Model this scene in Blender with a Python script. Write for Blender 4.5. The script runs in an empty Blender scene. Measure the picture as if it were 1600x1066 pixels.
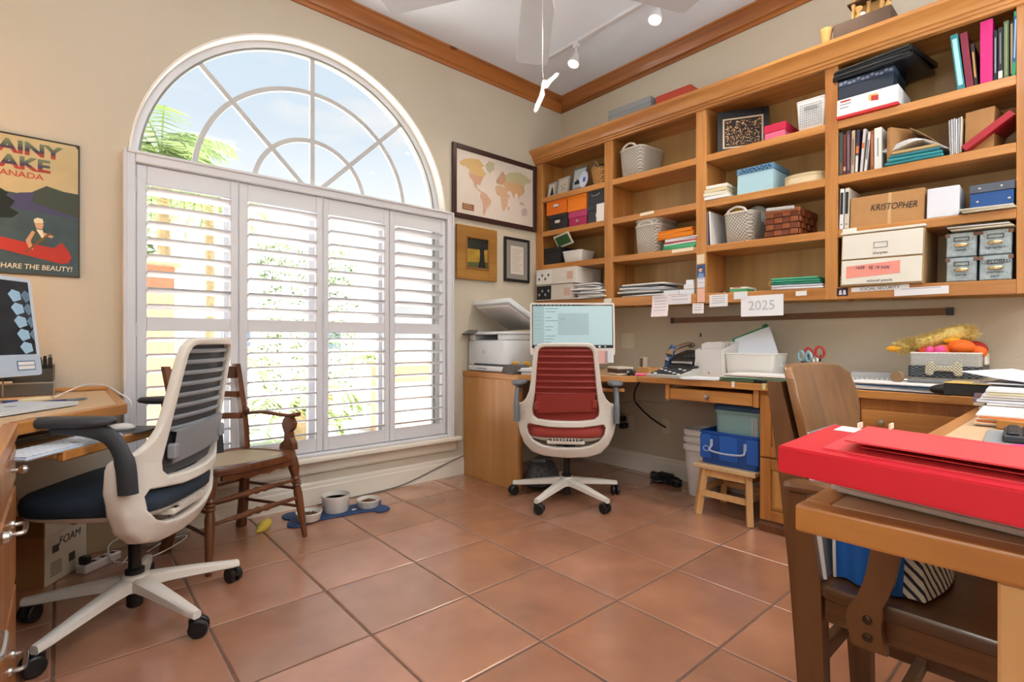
import bpy, bmesh, math, random
from mathutils import Vector, Matrix
random.seed(7)
PI = math.pi
SC = bpy.context.scene
COL = SC.collection

# ------------------------------------------------------------------ camera
cam = bpy.data.cameras.new('camera'); camo = bpy.data.objects.new('camera', cam); COL.objects.link(camo)
camo.location = (0, 0, .98); camo.rotation_euler = (PI/2, 0, -math.atan(705/805))
cam.sensor_width = 36; cam.lens = 36*805/1600; cam.clip_start = .02; cam.clip_end = 400
SC.camera = camo
# ------------------------------------------------------------------ exposure
vs = SC.view_settings; vs.view_transform = 'Standard'; vs.look = 'None'; vs.gamma = 1; vs.use_curve_mapping = False
vs.exposure = -0.07
# ------------------------------------------------------------------ sky: pale blue with soft white clouds
W = bpy.data.worlds.new('sky'); SC.world = W; W.use_nodes = True
nt = W.node_tree; N = nt.nodes; L = nt.links; N.clear()
out = N.new('ShaderNodeOutputWorld'); bg = N.new('ShaderNodeBackground')
tc = N.new('ShaderNodeTexCoord'); sep = N.new('ShaderNodeSeparateXYZ'); L.new(tc.outputs['Generated'], sep.inputs[0])
rmp = N.new('ShaderNodeValToRGB'); L.new(sep.outputs['Z'], rmp.inputs[0])
rmp.color_ramp.elements[0].position = 0; rmp.color_ramp.elements[0].color = (1.2, 1.22, 1.25, 1)
rmp.color_ramp.elements[1].position = .8; rmp.color_ramp.elements[1].color = (.58, .79, .98, 1)
e_ = rmp.color_ramp.elements.new(.22); e_.color = (1.1, 1.13, 1.16, 1)
e_ = rmp.color_ramp.elements.new(.36); e_.color = (.78, .90, 1.0, 1)
mp = N.new('ShaderNodeMapping'); mp.inputs['Scale'].default_value = (1, 1, 2.6); L.new(tc.outputs['Generated'], mp.inputs[0])
nz = N.new('ShaderNodeTexNoise'); nz.inputs['Scale'].default_value = 3.4; nz.inputs['Detail'].default_value = 6; L.new(mp.outputs[0], nz.inputs[0])
cr = N.new('ShaderNodeValToRGB'); cr.color_ramp.elements[0].position = .52; cr.color_ramp.elements[1].position = .66
L.new(nz.outputs['Fac'], cr.inputs[0])
mx = N.new('ShaderNodeMixRGB'); L.new(cr.outputs[0], mx.inputs[0]); L.new(rmp.outputs[0], mx.inputs[1]); mx.inputs[2].default_value = (1, 1, 1, 1)
L.new(mx.outputs[0], bg.inputs[0]); bg.inputs[1].default_value = 1.0; L.new(bg.outputs[0], out.inputs[0])
# ------------------------------------------------------------------ sun, behind the house
def light(kind, name, loc, energy, color=(1, 1, 1), size=.2, rot=(0, 0, 0), sizey=None, spot=None):
    d = bpy.data.lights.new(name, kind); d.energy = energy; d.color = color
    if kind == 'AREA':
        d.size = size
        if sizey: d.shape = 'RECTANGLE'; d.size_y = sizey
    elif kind == 'SUN': d.angle = size
    else: d.shadow_soft_size = size
    if spot: d.spot_size = spot; d.spot_blend = .6
    o = bpy.data.objects.new(name, d); COL.objects.link(o); o.location = loc; o.rotation_euler = rot
    return o
light('SUN', 'sun', (0, -20, 30), 30.0, (1, .97, .93), .01, (math.radians(13), 0, math.radians(20)))
KEY = 1.0
# added fill panels on the ceiling, out of view (their housings are built further down)
FILL_PANELS = [(.75, .35, 1.2, .6, 18), (2.1, -.9, 1.2, .6, 16)]
FILL_UPLIGHTS = [(-.5, .25, 30, 1.12), (2.55, -1.0, 54, 1.80), (.6, -1.2, 46, 1.80)]   # added unseen uplighters for ceiling bounce and frontal fill
for (x, y, sx, sy, e) in FILL_PANELS:
    light('AREA', 'fill_panel_light', (x, y, 3.0), e*KEY, (.93, .97, 1), sx, (0, 0, 0), sy)

light('POINT', 'added_table_lamp_light', (-.60, 2.75, 1.28), 24, (1, .62, .30), .07)  # unseen lamp, added for the warm glow on the left wall
for (x, y, e, z) in FILL_UPLIGHTS: light('AREA', 'fill_uplight', (x, y, z), e*KEY*.8, (.84, .93, 1), .26, (PI, 0, 0)); light('POINT', 'fill_bulb', (x, y, z+.15), 15 if x < 0 else 14, (1, .97, .93), .12 if x < 0 else .05)  # added uplights and bare bulbs, out of view, as soft fill
# ------------------------------------------------------------------ materials
def hexc(h):
    h = h.lstrip('#'); v = [int(h[i:i+2], 16)/255 for i in (0, 2, 4)]
    return tuple(x/12.92 if x <= .04045 else ((x+.055)/1.055)**2.4 for x in v)+(1,)
MATS = {}
def mat(name, col, rough=.5, metal=0, noise=None, bump=None, emit=None, trans=0, spec=.5, sheen=0, alpha=1, rnd=0, ior=1.45, coat=0):
    """Principled material; noise = (scale, amount) mottles the colour, bump = (scale, strength)."""
    if name in MATS: return MATS[name]
    m = bpy.data.materials.new(name); m.use_nodes = True; MATS[name] = m
    nt = m.node_tree; b = nt.nodes['Principled BSDF']
    c = hexc(col) if isinstance(col, str) else tuple(col)+(1,)
    m.diffuse_color = c
    b.inputs['Base Color'].default_value = c; b.inputs['Roughness'].default_value = rough; b.inputs['Metallic'].default_value = metal
    b.inputs['Specular IOR Level'].default_value = spec; b.inputs['IOR'].default_value = ior
    b.inputs['Transmission Weight'].default_value = trans; b.inputs['Alpha'].default_value = alpha
    b.inputs['Sheen Weight'].default_value = sheen; b.inputs['Coat Weight'].default_value = coat
    if emit:
        b.inputs['Emission Color'].default_value = hexc(emit[0]); b.inputs['Emission Strength'].default_value = emit[1]
    if noise or bump or rnd:
        t = nt.nodes.new('ShaderNodeTexCoord')
    if noise or rnd:
        hs = nt.nodes.new('ShaderNodeHueSaturation'); hs.inputs['Color'].default_value = c
        nt.links.new(hs.outputs[0], b.inputs['Base Color'])
        src = None
        if noise:
            n = nt.nodes.new('ShaderNodeTexNoise'); n.inputs['Scale'].default_value = noise[0]; n.inputs['Detail'].default_value = 5
            nt.links.new(t.outputs['Object'], n.inputs[0])
            r = nt.nodes.new('ShaderNodeMapRange'); nt.links.new(n.outputs['Fac'], r.inputs[0])
            r.inputs[1].default_value = .3; r.inputs[2].default_value = .7
            r.inputs[3].default_value = 1-noise[1]; r.inputs[4].default_value = 1+noise[1]
            src = r.outputs[0]
        if rnd:
            oi = nt.nodes.new('ShaderNodeObjectInfo'); r2 = nt.nodes.new('ShaderNodeMapRange'); nt.links.new(oi.outputs['Random'], r2.inputs[0])
            r2.inputs[3].default_value = 1-rnd; r2.inputs[4].default_value = 1+rnd
            if src:
                mm = nt.nodes.new('ShaderNodeMath'); mm.operation = 'MULTIPLY'; nt.links.new(src, mm.inputs[0]); nt.links.new(r2.outputs[0], mm.inputs[1]); src = mm.outputs[0]
            else: src = r2.outputs[0]
        nt.links.new(src, hs.inputs['Value'])
    if bump:
        n = nt.nodes.new('ShaderNodeTexNoise'); n.inputs['Scale'].default_value = bump[0]; n.inputs['Detail'].default_value = 3
        nt.links.new(t.outputs['Object'], n.inputs[0])
        bp = nt.nodes.new('ShaderNodeBump'); bp.inputs['Strength'].default_value = bump[1]; bp.inputs['Distance'].default_value = .004
        nt.links.new(n.outputs['Fac'], bp.inputs['Height']); nt.links.new(bp.outputs[0], b.inputs['Normal'])
    return m
def wood(name, c1, c2, axis='y', rough=.38, fine=38, knots=False, coat=.15):
    """Grain lines run along the given axis of the object."""
    if name in MATS: return MATS[name]
    m = bpy.data.materials.new(name); m.use_nodes = True; MATS[name] = m; m.diffuse_color = hexc(c1)
    nt = m.node_tree; b = nt.nodes['Principled BSDF']; b.inputs['Roughness'].default_value = rough; b.inputs['Coat Weight'].default_value = coat
    t = nt.nodes.new('ShaderNodeTexCoord'); mp = nt.nodes.new('ShaderNodeMapping'); nt.links.new(t.outputs['Object'], mp.inputs[0])
    s = [1, 1, 1]; s['xyz'.index(axis)] = .07; mp.inputs['Scale'].default_value = s
    n1 = nt.nodes.new('ShaderNodeTexNoise'); n1.inputs['Scale'].default_value = fine; n1.inputs['Detail'].default_value = 4; n1.inputs['Distortion'].default_value = .6
    n2 = nt.nodes.new('ShaderNodeTexNoise'); n2.inputs['Scale'].default_value = fine*.17; n2.inputs['Detail'].default_value = 2; n2.inputs['Distortion'].default_value = 1.2
    nt.links.new(mp.outputs[0], n1.inputs[0]); nt.links.new(mp.outputs[0], n2.inputs[0])
    ad = nt.nodes.new('ShaderNodeMath'); ad.operation = 'MULTIPLY_ADD'; nt.links.new(n2.outputs['Fac'], ad.inputs[0]); ad.inputs[1].default_value = .9
    sc = nt.nodes.new('ShaderNodeMath'); sc.operation = 'MULTIPLY'; nt.links.new(n1.outputs['Fac'], sc.inputs[0]); sc.inputs[1].default_value = .5
    nt.links.new(sc.outputs[0], ad.inputs[2])
    r = nt.nodes.new('ShaderNodeValToRGB'); nt.links.new(ad.outputs[0], r.inputs[0])
    r.color_ramp.elements[0].position = .48; r.color_ramp.elements[0].color = hexc(c2)
    r.color_ramp.elements[1].position = .82; r.color_ramp.elements[1].color = hexc(c1)
    col = r.outputs[0]
    if knots:
        mp2 = nt.nodes.new('ShaderNodeMapping'); nt.links.new(t.outputs['Object'], mp2.inputs[0])
        s2 = [3.2, 3.2, 3.2]; s2['xyz'.index(axis)] = 1.5; mp2.inputs['Scale'].default_value = s2
        v = nt.nodes.new('ShaderNodeTexVoronoi'); nt.links.new(mp2.outputs[0], v.inputs[0]); v.inputs['Scale'].default_value = 1.6
        kr = nt.nodes.new('ShaderNodeValToRGB'); nt.links.new(v.outputs['Distance'], kr.inputs[0])
        kr.color_ramp.elements[0].position = .05; kr.color_ramp.elements[0].color = (.22, .12, .06, 1)
        kr.color_ramp.elements[1].position = .10; kr.color_ramp.elements[1].color = (1, 1, 1, 1)
        mm = nt.nodes.new('ShaderNodeMixRGB'); mm.blend_type = 'MULTIPLY'; mm.inputs[0].default_value = 1
        nt.links.new(col, mm.inputs[1]); nt.links.new(kr.outputs[0], mm.inputs[2]); col = mm.outputs[0]
    nt.links.new(col, b.inputs['Base Color'])
    return m
def glassmat(name, tint=(1, 1, 1), amount=.93):
    if name in MATS: return MATS[name]
    m = bpy.data.materials.new(name); m.use_nodes = True; MATS[name] = m; nt = m.node_tree; nt.nodes.remove(nt.nodes['Principled BSDF'])
    o = nt.nodes['Material Output']; tr = nt.nodes.new('ShaderNodeBsdfTransparent'); tr.inputs[0].default_value = tuple(tint)+(1,)
    g = nt.nodes.new('ShaderNodeBsdfGlossy'); g.inputs['Roughness'].default_value = .02
    f = nt.nodes.new('ShaderNodeFresnel'); f.inputs[0].default_value = 1.3
    mxs = nt.nodes.new('ShaderNodeMixShader'); nt.links.new(f.outputs[0], mxs.inputs[0]); nt.links.new(tr.outputs[0], mxs.inputs[1]); nt.links.new(g.outputs[0], mxs.inputs[2])
    nt.links.new(mxs.outputs[0], o.inputs[0]); return m
def weave(name, c1, c2, sx, sz, rough=.7, bump=.6):
    """Woven look: a checker of bumps, for baskets and mesh, on object coordinates."""
    if name in MATS: return MATS[name]
    m = bpy.data.materials.new(name); m.use_nodes = True; MATS[name] = m; nt = m.node_tree; b = nt.nodes['Principled BSDF']; b.inputs['Roughness'].default_value = rough
    t = nt.nodes.new('ShaderNodeTexCoord'); sp = nt.nodes.new('ShaderNodeSeparateXYZ'); nt.links.new(t.outputs['Object'], sp.inputs[0])
    def sine(sock, f):
        a = nt.nodes.new('ShaderNodeMath'); a.operation = 'MULTIPLY'; nt.links.new(sock, a.inputs[0]); a.inputs[1].default_value = f
        s = nt.nodes.new('ShaderNodeMath'); s.operation = 'SINE'; nt.links.new(a.outputs[0], s.inputs[0]); return s.outputs[0]
    xy = nt.nodes.new('ShaderNodeMath'); xy.operation = 'ADD'; nt.links.new(sp.outputs['X'], xy.inputs[0]); nt.links.new(sp.outputs['Y'], xy.inputs[1])
    p = nt.nodes.new('ShaderNodeMath'); p.operation = 'MULTIPLY'; nt.links.new(sine(xy.outputs[0], sx), p.inputs[0]); nt.links.new(sine(sp.outputs['Z'], sz), p.inputs[1])
    r = nt.nodes.new('ShaderNodeMapRange'); nt.links.new(p.outputs[0], r.inputs[0]); r.inputs[1].default_value = -.6; r.inputs[2].default_value = .6
    mix = nt.nodes.new('ShaderNodeMixRGB'); nt.links.new(r.outputs[0], mix.inputs[0]); mix.inputs[1].default_value = hexc(c2); mix.inputs[2].default_value = hexc(c1)
    nt.links.new(mix.outputs[0], b.inputs['Base Color'])
    bp = nt.nodes.new('ShaderNodeBump'); bp.inputs['Strength'].default_value = bump; bp.inputs['Distance'].default_value = .004
    nt.links.new(r.outputs[0], bp.inputs['Height']); nt.links.new(bp.outputs[0], b.inputs['Normal'])
    return m
M = {}
M['wall'] = mat('wall_paint', '#c8beac', .85, bump=(55, .3))
M['ceiling'] = mat('ceiling_paint', '#e4ebf6', .9)
M['white'] = mat('white_gloss_trim', '#d8d9df', .35)
M['trim'] = mat('cream_trim', '#e6dfd2', .45)
M['pineX'] = wood('pine_x', '#d08a4a', '#a35f28', 'x', knots=True)
M['pineY'] = wood('pine_y', '#d08a4a', '#a35f28', 'y', knots=True)
M['crownX'] = wood('crown_x', '#a8672f', '#80481c', 'x', knots=True)
M['crownY'] = wood('crown_y', '#a8672f', '#80481c', 'y', knots=True)
M['caseY'] = wood('case_y', '#c98c4c', '#a2672f', 'y')
M['caseZ'] = wood('case_z', '#c98c4c', '#a2672f', 'z')
M['ply'] = wood('back_ply', '#bd9a62', '#937142', 'z', fine=9, rough=.4)
M['deskX'] = wood('desk_x', '#c68946', '#9c602b', 'x', knots=True)
M['deskY'] = wood('desk_y', '#c68946', '#9c602b', 'y', knots=True)
M['doorZ'] = wood('door_z', '#b47537', '#8a5022', 'z', fine=30)
M['panelZ'] = wood('panel_z', '#c48f50', '#ad763a', 'z', fine=14)
M['oakZ'] = wood('oak_z', '#6b4526', '#452a14', 'z', fine=45)
M['oakY'] = wood('oak_y', '#6b4526', '#452a14', 'y', fine=45)
M['oakX'] = wood('oak_x', '#8f6640', '#6b4526', 'x', fine=45)
M['walnut'] = wood('walnut_z', '#6e3f22', '#4a2712', 'z', fine=40)
M['birch'] = wood('birch_z', '#d8aa74', '#c28f55', 'z', fine=25)
M['lam'] = mat('beige_laminate', '#cfae88', .45, noise=(60, .03))
M['chrome'] = mat('satin_metal', '#b9b6b2', .3, 1)
M['black'] = mat('black_plastic', '#17171a', .4)
M['paper'] = mat('paper', '#e9e6e4', .8)
M['paperblue'] = mat('bluish_paper', '#dbe1ea', .8)
M['cream'] = mat('cream_card', '#e4dcc9', .8)
M['grey'] = mat('mid_grey_plastic', '#6f7276', .5)
M['dark'] = mat('dark_grey_plastic', '#35383d', .5)
M['ink'] = mat('ink', '#2a2a30', .8)
M['card'] = mat('brown_cardboard', '#b98a58', .8, noise=(30, .04))
M['screenwhite'] = mat('monitor_case', '#dfe3e8', .35)
M['glass'] = glassmat('window_glass')

# ------------------------------------------------------------------ mesh helpers
def link(o): COL.objects.link(o); return o
class MB:
    """Collects shapes; build() links them as ONE mesh object. off is taken from every vertex (world to thing coordinates)."""
    def __init__(s, off=(0, 0, 0)): s.bm = bmesh.new(); s.off = Vector(off); s.mi = 0; s.mx = None
    def _v(s, p):
        p = Vector(p)
        if s.mx is not None: p = s.mx @ p
        return s.bm.verts.new(p-s.off)
    def face(s, pts):
        f = s.bm.faces.new([s._v(p) for p in pts]); f.material_index = s.mi; return f
    def hull(s, rings, closed=True, cap0=True, cap1=True):
        vr = [[s._v(p) for p in r] for r in rings]; n = len(vr[0])
        for a, b in zip(vr, vr[1:]):
            for i in range(n if closed else n-1):
                j = (i+1) % n
                f = s.bm.faces.new((a[i], a[j], b[j], b[i])); f.material_index = s.mi
        if closed and n > 2:
            if cap0: s.bm.faces.new(vr[0][::-1]).material_index = s.mi
            if cap1: s.bm.faces.new(vr[-1]).material_index = s.mi
        return s
    def box(s, x0, x1, y0, y1, z0, z1, bev=0, seg=1):
        if x1 < x0: x0, x1 = x1, x0
        if y1 < y0: y0, y1 = y1, y0
        if z1 < z0: z0, z1 = z1, z0
        P = [(x0,y0,z0),(x1,y0,z0),(x1,y1,z0),(x0,y1,z0),(x0,y0,z1),(x1,y0,z1),(x1,y1,z1),(x0,y1,z1)]
        F = [(3,2,1,0),(4,5,6,7),(0,1,5,4),(1,2,6,5),(2,3,7,6),(3,0,4,7)]
        if not bev:
            v = [s._v(p) for p in P]
            for f in F: s.bm.faces.new([v[i] for i in f]).material_index = s.mi
            return s
        t = bmesh.new(); v = [t.verts.new(p) for p in P]
        for f in F: t.faces.new([v[i] for i in f])
        bev = min(bev, .49*min(x1-x0, y1-y0, z1-z0))
        bmesh.ops.bevel(t, geom=t.edges[:], offset=bev, segments=seg, profile=.5, affect='EDGES')
        return s.add(t)
    def add(s, t):
        mp = {}
        for v in t.verts: mp[v] = s._v(v.co)
        for f in t.faces:
            try: g = s.bm.faces.new([mp[v] for v in f.verts]); g.material_index = s.mi
            except ValueError: pass
        t.free(); return s
    def obox(s, c, size, rot=(0, 0, 0), bev=0, seg=1):
        """Box of a size at a centre, turned by Euler angles."""
        from mathutils import Euler
        old = s.mx; m = Matrix.Translation(c) @ Euler(rot).to_matrix().to_4x4(); s.mx = m if old is None else old @ m
        a, b, c_ = size[0]/2, size[1]/2, size[2]/2
        s.box(-a, a, -b, b, -c_, c_, bev, seg); s.mx = old; return s
    def tube(s, pts, r, seg=8, caps=True, flat=1, up=(0, 0, 1)):
        pts = [Vector(p) for p in pts]; n = len(pts); rs = r if isinstance(r, (list, tuple)) else [r]*n; rings = []
        upv = Vector(up); prev = None
        for i, p in enumerate(pts):
            d = (pts[min(i+1, n-1)]-pts[max(i-1, 0)]).normalized()
            if prev is None:
                a = upv.cross(d)
                if a.length < 1e-3: a = Vector((1, 0, 0)).cross(d)
                a.normalize()
            else:
                a = prev-d*prev.dot(d)
                if a.length < 1e-4: a = Vector((1, 0, 0)).cross(d)
                a.normalize()
            prev = a; b = d.cross(a)
            rings.append([p+a*math.cos(2*PI*k/seg)*rs[i]+b*math.sin(2*PI*k/seg)*rs[i]*flat for k in range(seg)])
        return s.hull(rings, cap0=caps, cap1=caps)
    def bar(s, p0, p1, w, h, up=(0, 0, 1), w1=None, h1=None):
        """Straight rectangular bar, may taper."""
        p0 = Vector(p0); p1 = Vector(p1); d = (p1-p0).normalized(); a = Vector(up).cross(d)
        if a.length < 1e-4: a = Vector((1, 0, 0)).cross(d)
        a.normalize(); b = d.cross(a); w1 = w1 or w; h1 = h1 or h
        R = lambda p, w, h: [p+a*w/2+b*h/2, p-a*w/2+b*h/2, p-a*w/2-b*h/2, p+a*w/2-b*h/2]
        return s.hull([R(p0, w, h), R(p1, w1, h1)])
    def lathe(s, prof, c=(0, 0, 0), seg=24, sx=1, sy=1):
        rings = [[(c[0]+r*sx*math.cos(2*PI*k/seg), c[1]+r*sy*math.sin(2*PI*k/seg), c[2]+z) for k in range(seg)] for r, z in prof]
        return s.hull(rings, cap0=prof[0][0] > 1e-5, cap1=prof[-1][0] > 1e-5)
    def prism(s, poly, axis, a, b):
        """Polygon drawn in the two other axes, extruded from a to b along axis."""
        def P(u, v, w): return {'x': (w, u, v), 'y': (u, w, v), 'z': (u, v, w)}[axis]
        return s.hull([[P(u, v, a) for u, v in poly], [P(u, v, b) for u, v in poly]])
    def ball(s, c, r, seg=14, rings=9, sx=1, sy=1, sz=1):
        pr = [(max(1e-6, r*math.sin(PI*i/rings)), -r*math.cos(PI*i/rings)*sz) for i in range(rings+1)]
        return s.lathe(pr, c, seg, sx, sy)
    def build(s, name, m, parent=None, smooth=False, kind=None, angle=35):
        if s.mi or isinstance(m, (list, tuple)): ms = list(m)
        else: ms = [m]
        bmesh.ops.remove_doubles(s.bm, verts=s.bm.verts[:], dist=2e-6)
        bmesh.ops.recalc_face_normals(s.bm, faces=s.bm.faces[:])
        me = bpy.data.meshes.new(name); s.bm.to_mesh(me); s.bm.free()
        for x in ms: me.materials.append(x)
        if smooth: me.shade_smooth(); me.set_sharp_from_angle(angle=math.radians(angle))
        o = link(bpy.data.objects.new(name, me)); o.parent = parent
        if kind: o['kind'] = kind
        return o
def tag(o, label, cat, group=None):
    o['label'] = label; o['category'] = cat
    if group: o['group'] = group
    return o
def thing(name, label, cat, loc=(0, 0, 0), rz=0, group=None, rot=None):
    o = link(bpy.data.objects.new(name, None)); o.empty_display_size = .05; o.location = loc; o.rotation_euler = rot or (0, 0, rz)
    return tag(o, label, cat, group)
def struct(o): o['kind'] = 'structure'; return o
def structroot(name, loc=(0, 0, 0)):
    o = link(bpy.data.objects.new(name, None)); o.location = loc; o.empty_display_size = .05; return struct(o)
def dup(root, loc, rz=None, label=None, group=None, rot=None):
    r = root.copy(); COL.objects.link(r); r.location = loc
    if rz is not None: r.rotation_euler = (0, 0, rz)
    if rot is not None: r.rotation_euler = rot
    if label: r['label'] = label
    if group: r['group'] = group
    for ch in list(root.children):
        c = ch.copy(); COL.objects.link(c); c.parent = r
        for g in list(ch.children):
            d = g.copy(); COL.objects.link(d); d.parent = c
    return r
def piece(proto, loc, parent, rot=None, scale=None):
    c = proto.copy(); COL.objects.link(c); c.parent = parent; c.location = loc
    if rot: c.rotation_euler = rot
    if scale: c.scale = scale
    return c
def explode(t, names, cat, phrase, group, newname):
    """Gives each piece of a stack built together its own top-level object."""
    W_ = Matrix.LocRotScale(t.location, t.rotation_euler, t.scale)
    ch = [c for c in t.children if c.name.split('.')[0] in names]
    ch.sort(key=lambda c: sum(v.co.z for v in c.data.vertices)/len(c.data.vertices)); n = len(ch)
    words = ['lowest', 'second lowest', 'third lowest', 'fourth lowest', 'fifth lowest', 'sixth lowest', 'seventh lowest', 'eighth lowest', 'ninth lowest']
    for i, c in enumerate(ch):
        pos = 'topmost' if i == n-1 else words[i]
        c.parent = None; ctr = sum((v.co for v in c.data.vertices), Vector())/len(c.data.vertices)
        if c.data.users > 1: c.data = c.data.copy()
        for v in c.data.vertices: v.co -= ctr
        c.matrix_world = W_ @ Matrix.Translation(ctr); c.name = newname; tag(c, '%s, %s' % (phrase, pos), cat, group)
    rest = [c for c in t.children]
    if rest and all(c.name.split('.')[0] == 'string' for c in rest):
        for c in rest: c.data.transform(Matrix.Translation(ch[-1].matrix_world.inverted() @ W_ @ Vector((0, 0, 0)))); c.parent = ch[-1]
        rest = []
    if not rest: bpy.data.objects.remove(t)
_dg = None
def curve_mesh(cu):
    o = link(bpy.data.objects.new('tmp', cu)); bpy.context.view_layer.update()
    me = bpy.data.meshes.new_from_object(o.evaluated_get(bpy.context.evaluated_depsgraph_get()))
    bpy.data.objects.remove(o); bpy.data.curves.remove(cu); return me
def text(s, size, m, parent, loc, rot, name='lettering', ext=.0004, align='CENTER', shear=0, sx=1, bold=0):
    cu = bpy.data.curves.new('t', 'FONT'); cu.body = s; cu.size = size; cu.extrude = ext; cu.align_x = align; cu.align_y = 'CENTER'; cu.shear = shear; cu.resolution_u = 3; cu.offset = bold
    me = curve_mesh(cu); me.materials.clear(); me.materials.append(m)
    o = link(bpy.data.objects.new(name, me)); o.parent = parent; o.location = loc; o.rotation_euler = rot; o.scale = (sx, 1, 1); return o
def sheet(outer, holes=(), thick=.01, bev=0, res=2):
    """bmesh of a flat plate (in XY, extruded along Z) with holes and rounded edges."""
    cu = bpy.data.curves.new('s', 'CURVE'); cu.dimensions = '2D'; cu.fill_mode = 'BOTH'; cu.extrude = max(0, thick/2-bev); cu.bevel_depth = bev; cu.bevel_resolution = res; cu.offset = -bev
    for loop in [outer]+list(holes):
        sp = cu.splines.new('POLY'); sp.points.add(len(loop)-1); sp.use_cyclic_u = True
        for p, q in zip(sp.points, loop): p.co = (q[0], q[1], 0, 1)
    me = curve_mesh(cu); b = bmesh.new(); b.from_mesh(me); bpy.data.meshes.remove(me); return b
def rrect(w, h, r, n=5, cx=0, cy=0):
    P = []
    for (sx, sy, a0) in ((1, 1, 0), (-1, 1, 90), (-1, -1, 180), (1, -1, 270)):
        for i in range(n+1):
            a = math.radians(a0+90*i/n); P.append((cx+sx*(w/2-r)+r*math.cos(a), cy+sy*(h/2-r)+r*math.sin(a)))
    return P
def spline(pts, n=8, closed=False):
    P = [Vector(p) for p in pts]; m = len(P); out = []
    for i in range(m if closed else m-1):
        p0, p1, p2, p3 = (P[(i-1) % m], P[i], P[(i+1) % m], P[(i+2) % m]) if closed else (P[max(i-1, 0)], P[i], P[i+1], P[min(i+2, m-1)])
        for k in range(n):
            t = k/n; out.append(.5*((2*p1)+(-p0+p2)*t+(2*p0-5*p1+4*p2-p3)*t*t+(-p0+3*p1-3*p2+p3)*t**3))
    if not closed: out.append(P[-1])
    return out
# ================================================================== ROOM SHELL
XL, XR, YB, YF, ZC = -.75, 3.294, 3.108, -1.6, 3.07
CXW, CZW, RW = 1.167, 1.845, .925            # arch of the window
def wall_back():
    m = MB(); T = .2
    x0, x1, zb = CXW-RW, CXW+RW, .31
    n = 36
    arc = [(CXW-RW*math.cos(PI*i/n), CZW+RW*math.sin(PI*i/n)) for i in range(n+1)]
    for y in (YB, YB+T):
        F = lambda p: m.face([(a, y, b) for a, b in p])
        F([(XL-.2, -.1), (x0, -.1), (x0, ZC+.2), (XL-.2, ZC+.2)]); F([(x1, -.1), (XR+.2, -.1), (XR+.2, ZC+.2), (x1, ZC+.2)])
        F([(x0, -.1), (x1, -.1), (x1, zb), (x0, zb)])
        for a, b in zip(arc, arc[1:]): F([a, b, (b[0], ZC+.2), (a[0], ZC+.2)])
    loop = arc+[(x1, zb), (x0, zb)]
    for a, b in zip(loop, loop[1:]+loop[:1]): m.face([(a[0], YB, a[1]), (b[0], YB, b[1]), (b[0], YB+T, b[1]), (a[0], YB+T, a[1])])
    m.box(XL-.2, XR+.2, YB+T, YB+T+.001, -.1, -.09)
    return struct(m.build('wall_back', M['wall']))
wall_back()
def slab(name, b, mt): m = MB(); m.box(*b); return struct(m.build(name, mt))
slab('wall_right', (XR, XR+.2, YF-.2, YB, -.1, ZC+.2), M['wall'])
slab('wall_left', (XL-.2, XL, YF-.2, YB, -.1, ZC+.2), M['wall'])
slab('wall_front', (XL, XR, YF-.2, YF, -.1, ZC+.2), M['wall'])
slab('ceiling', (XL, XR, YF, YB, ZC, ZC+.15), M['ceiling'])
# ---- floor: grout bed and separate terracotta tiles
grout = mat('grout', '#6e564b', .9, noise=(40, .15))
fl = slab('floor', (XL, XR, YF, YB, -.1, -.003), grout)
tm = mat('terracotta_tile', '#a6745a', .26, noise=(4.5, .26), rnd=.1)
tm.node_tree.nodes['Principled BSDF'].inputs['Specular IOR Level'].default_value = .7; tm.node_tree.nodes['Principled BSDF'].inputs['Coat Weight'].default_value = .9; tm.node_tree.nodes['Principled BSDF'].inputs['Coat Roughness'].default_value = .24; tm.node_tree.nodes['Principled BSDF'].inputs['Coat IOR'].default_value = 1.6
# mottling differs from tile to tile: the noise is shifted by the object's random number
tmn = tm.node_tree; tcn = [n for n in tmn.nodes if n.type == 'TEX_COORD'][0]; nzn = [n for n in tmn.nodes if n.type == 'TEX_NOISE'][0]
oi = tmn.nodes.new('ShaderNodeObjectInfo'); sc_ = tmn.nodes.new('ShaderNodeVectorMath'); sc_.operation = 'MULTIPLY_ADD'; sc_.inputs[1].default_value = (1, 1, 1)
cx_ = tmn.nodes.new('ShaderNodeCombineXYZ'); ml = tmn.nodes.new('ShaderNodeMath'); ml.operation = 'MULTIPLY'; ml.inputs[1].default_value = 17
tmn.links.new(oi.outputs['Random'], ml.inputs[0])
for k in range(3): tmn.links.new(ml.outputs[0], cx_.inputs[k])
tmn.links.new(tcn.outputs['Object'], sc_.inputs[0]); tmn.links.new(cx_.outputs[0], sc_.inputs[2]); tmn.links.new(sc_.outputs[0], nzn.inputs[0])
nzn.inputs['Detail'].default_value = 3
for nd in tmn.nodes:
    if nd.type == 'MAP_RANGE' and nd.inputs[1].default_value > .2: nd.inputs[1].default_value = .15; nd.inputs[2].default_value = .85
P = .4005; TX, TY = 1.182, 2.405
def tilemesh(x0, x1, y0, y1):
    m = MB(((x0+x1)/2, (y0+y1)/2, 0)); g = .0036; e = .004
    m.hull([[(x0+g, y0+g, -.009), (x1-g, y0+g, -.009), (x1-g, y1-g, -.009), (x0+g, y1-g, -.009)],
            [(x0+g, y0+g, -.0022), (x1-g, y0+g, -.0022), (x1-g, y1-g, -.0022), (x0+g, y1-g, -.0022)],
            [(x0+g+e, y0+g+e, 0), (x1-g-e, y0+g+e, 0), (x1-g-e, y1-g-e, 0), (x0+g+e, y1-g-e, 0)]])
    o = m.build('tile', tm, fl); o.location = ((x0+x1)/2, (y0+y1)/2, 0); return o
proto = None
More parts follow.
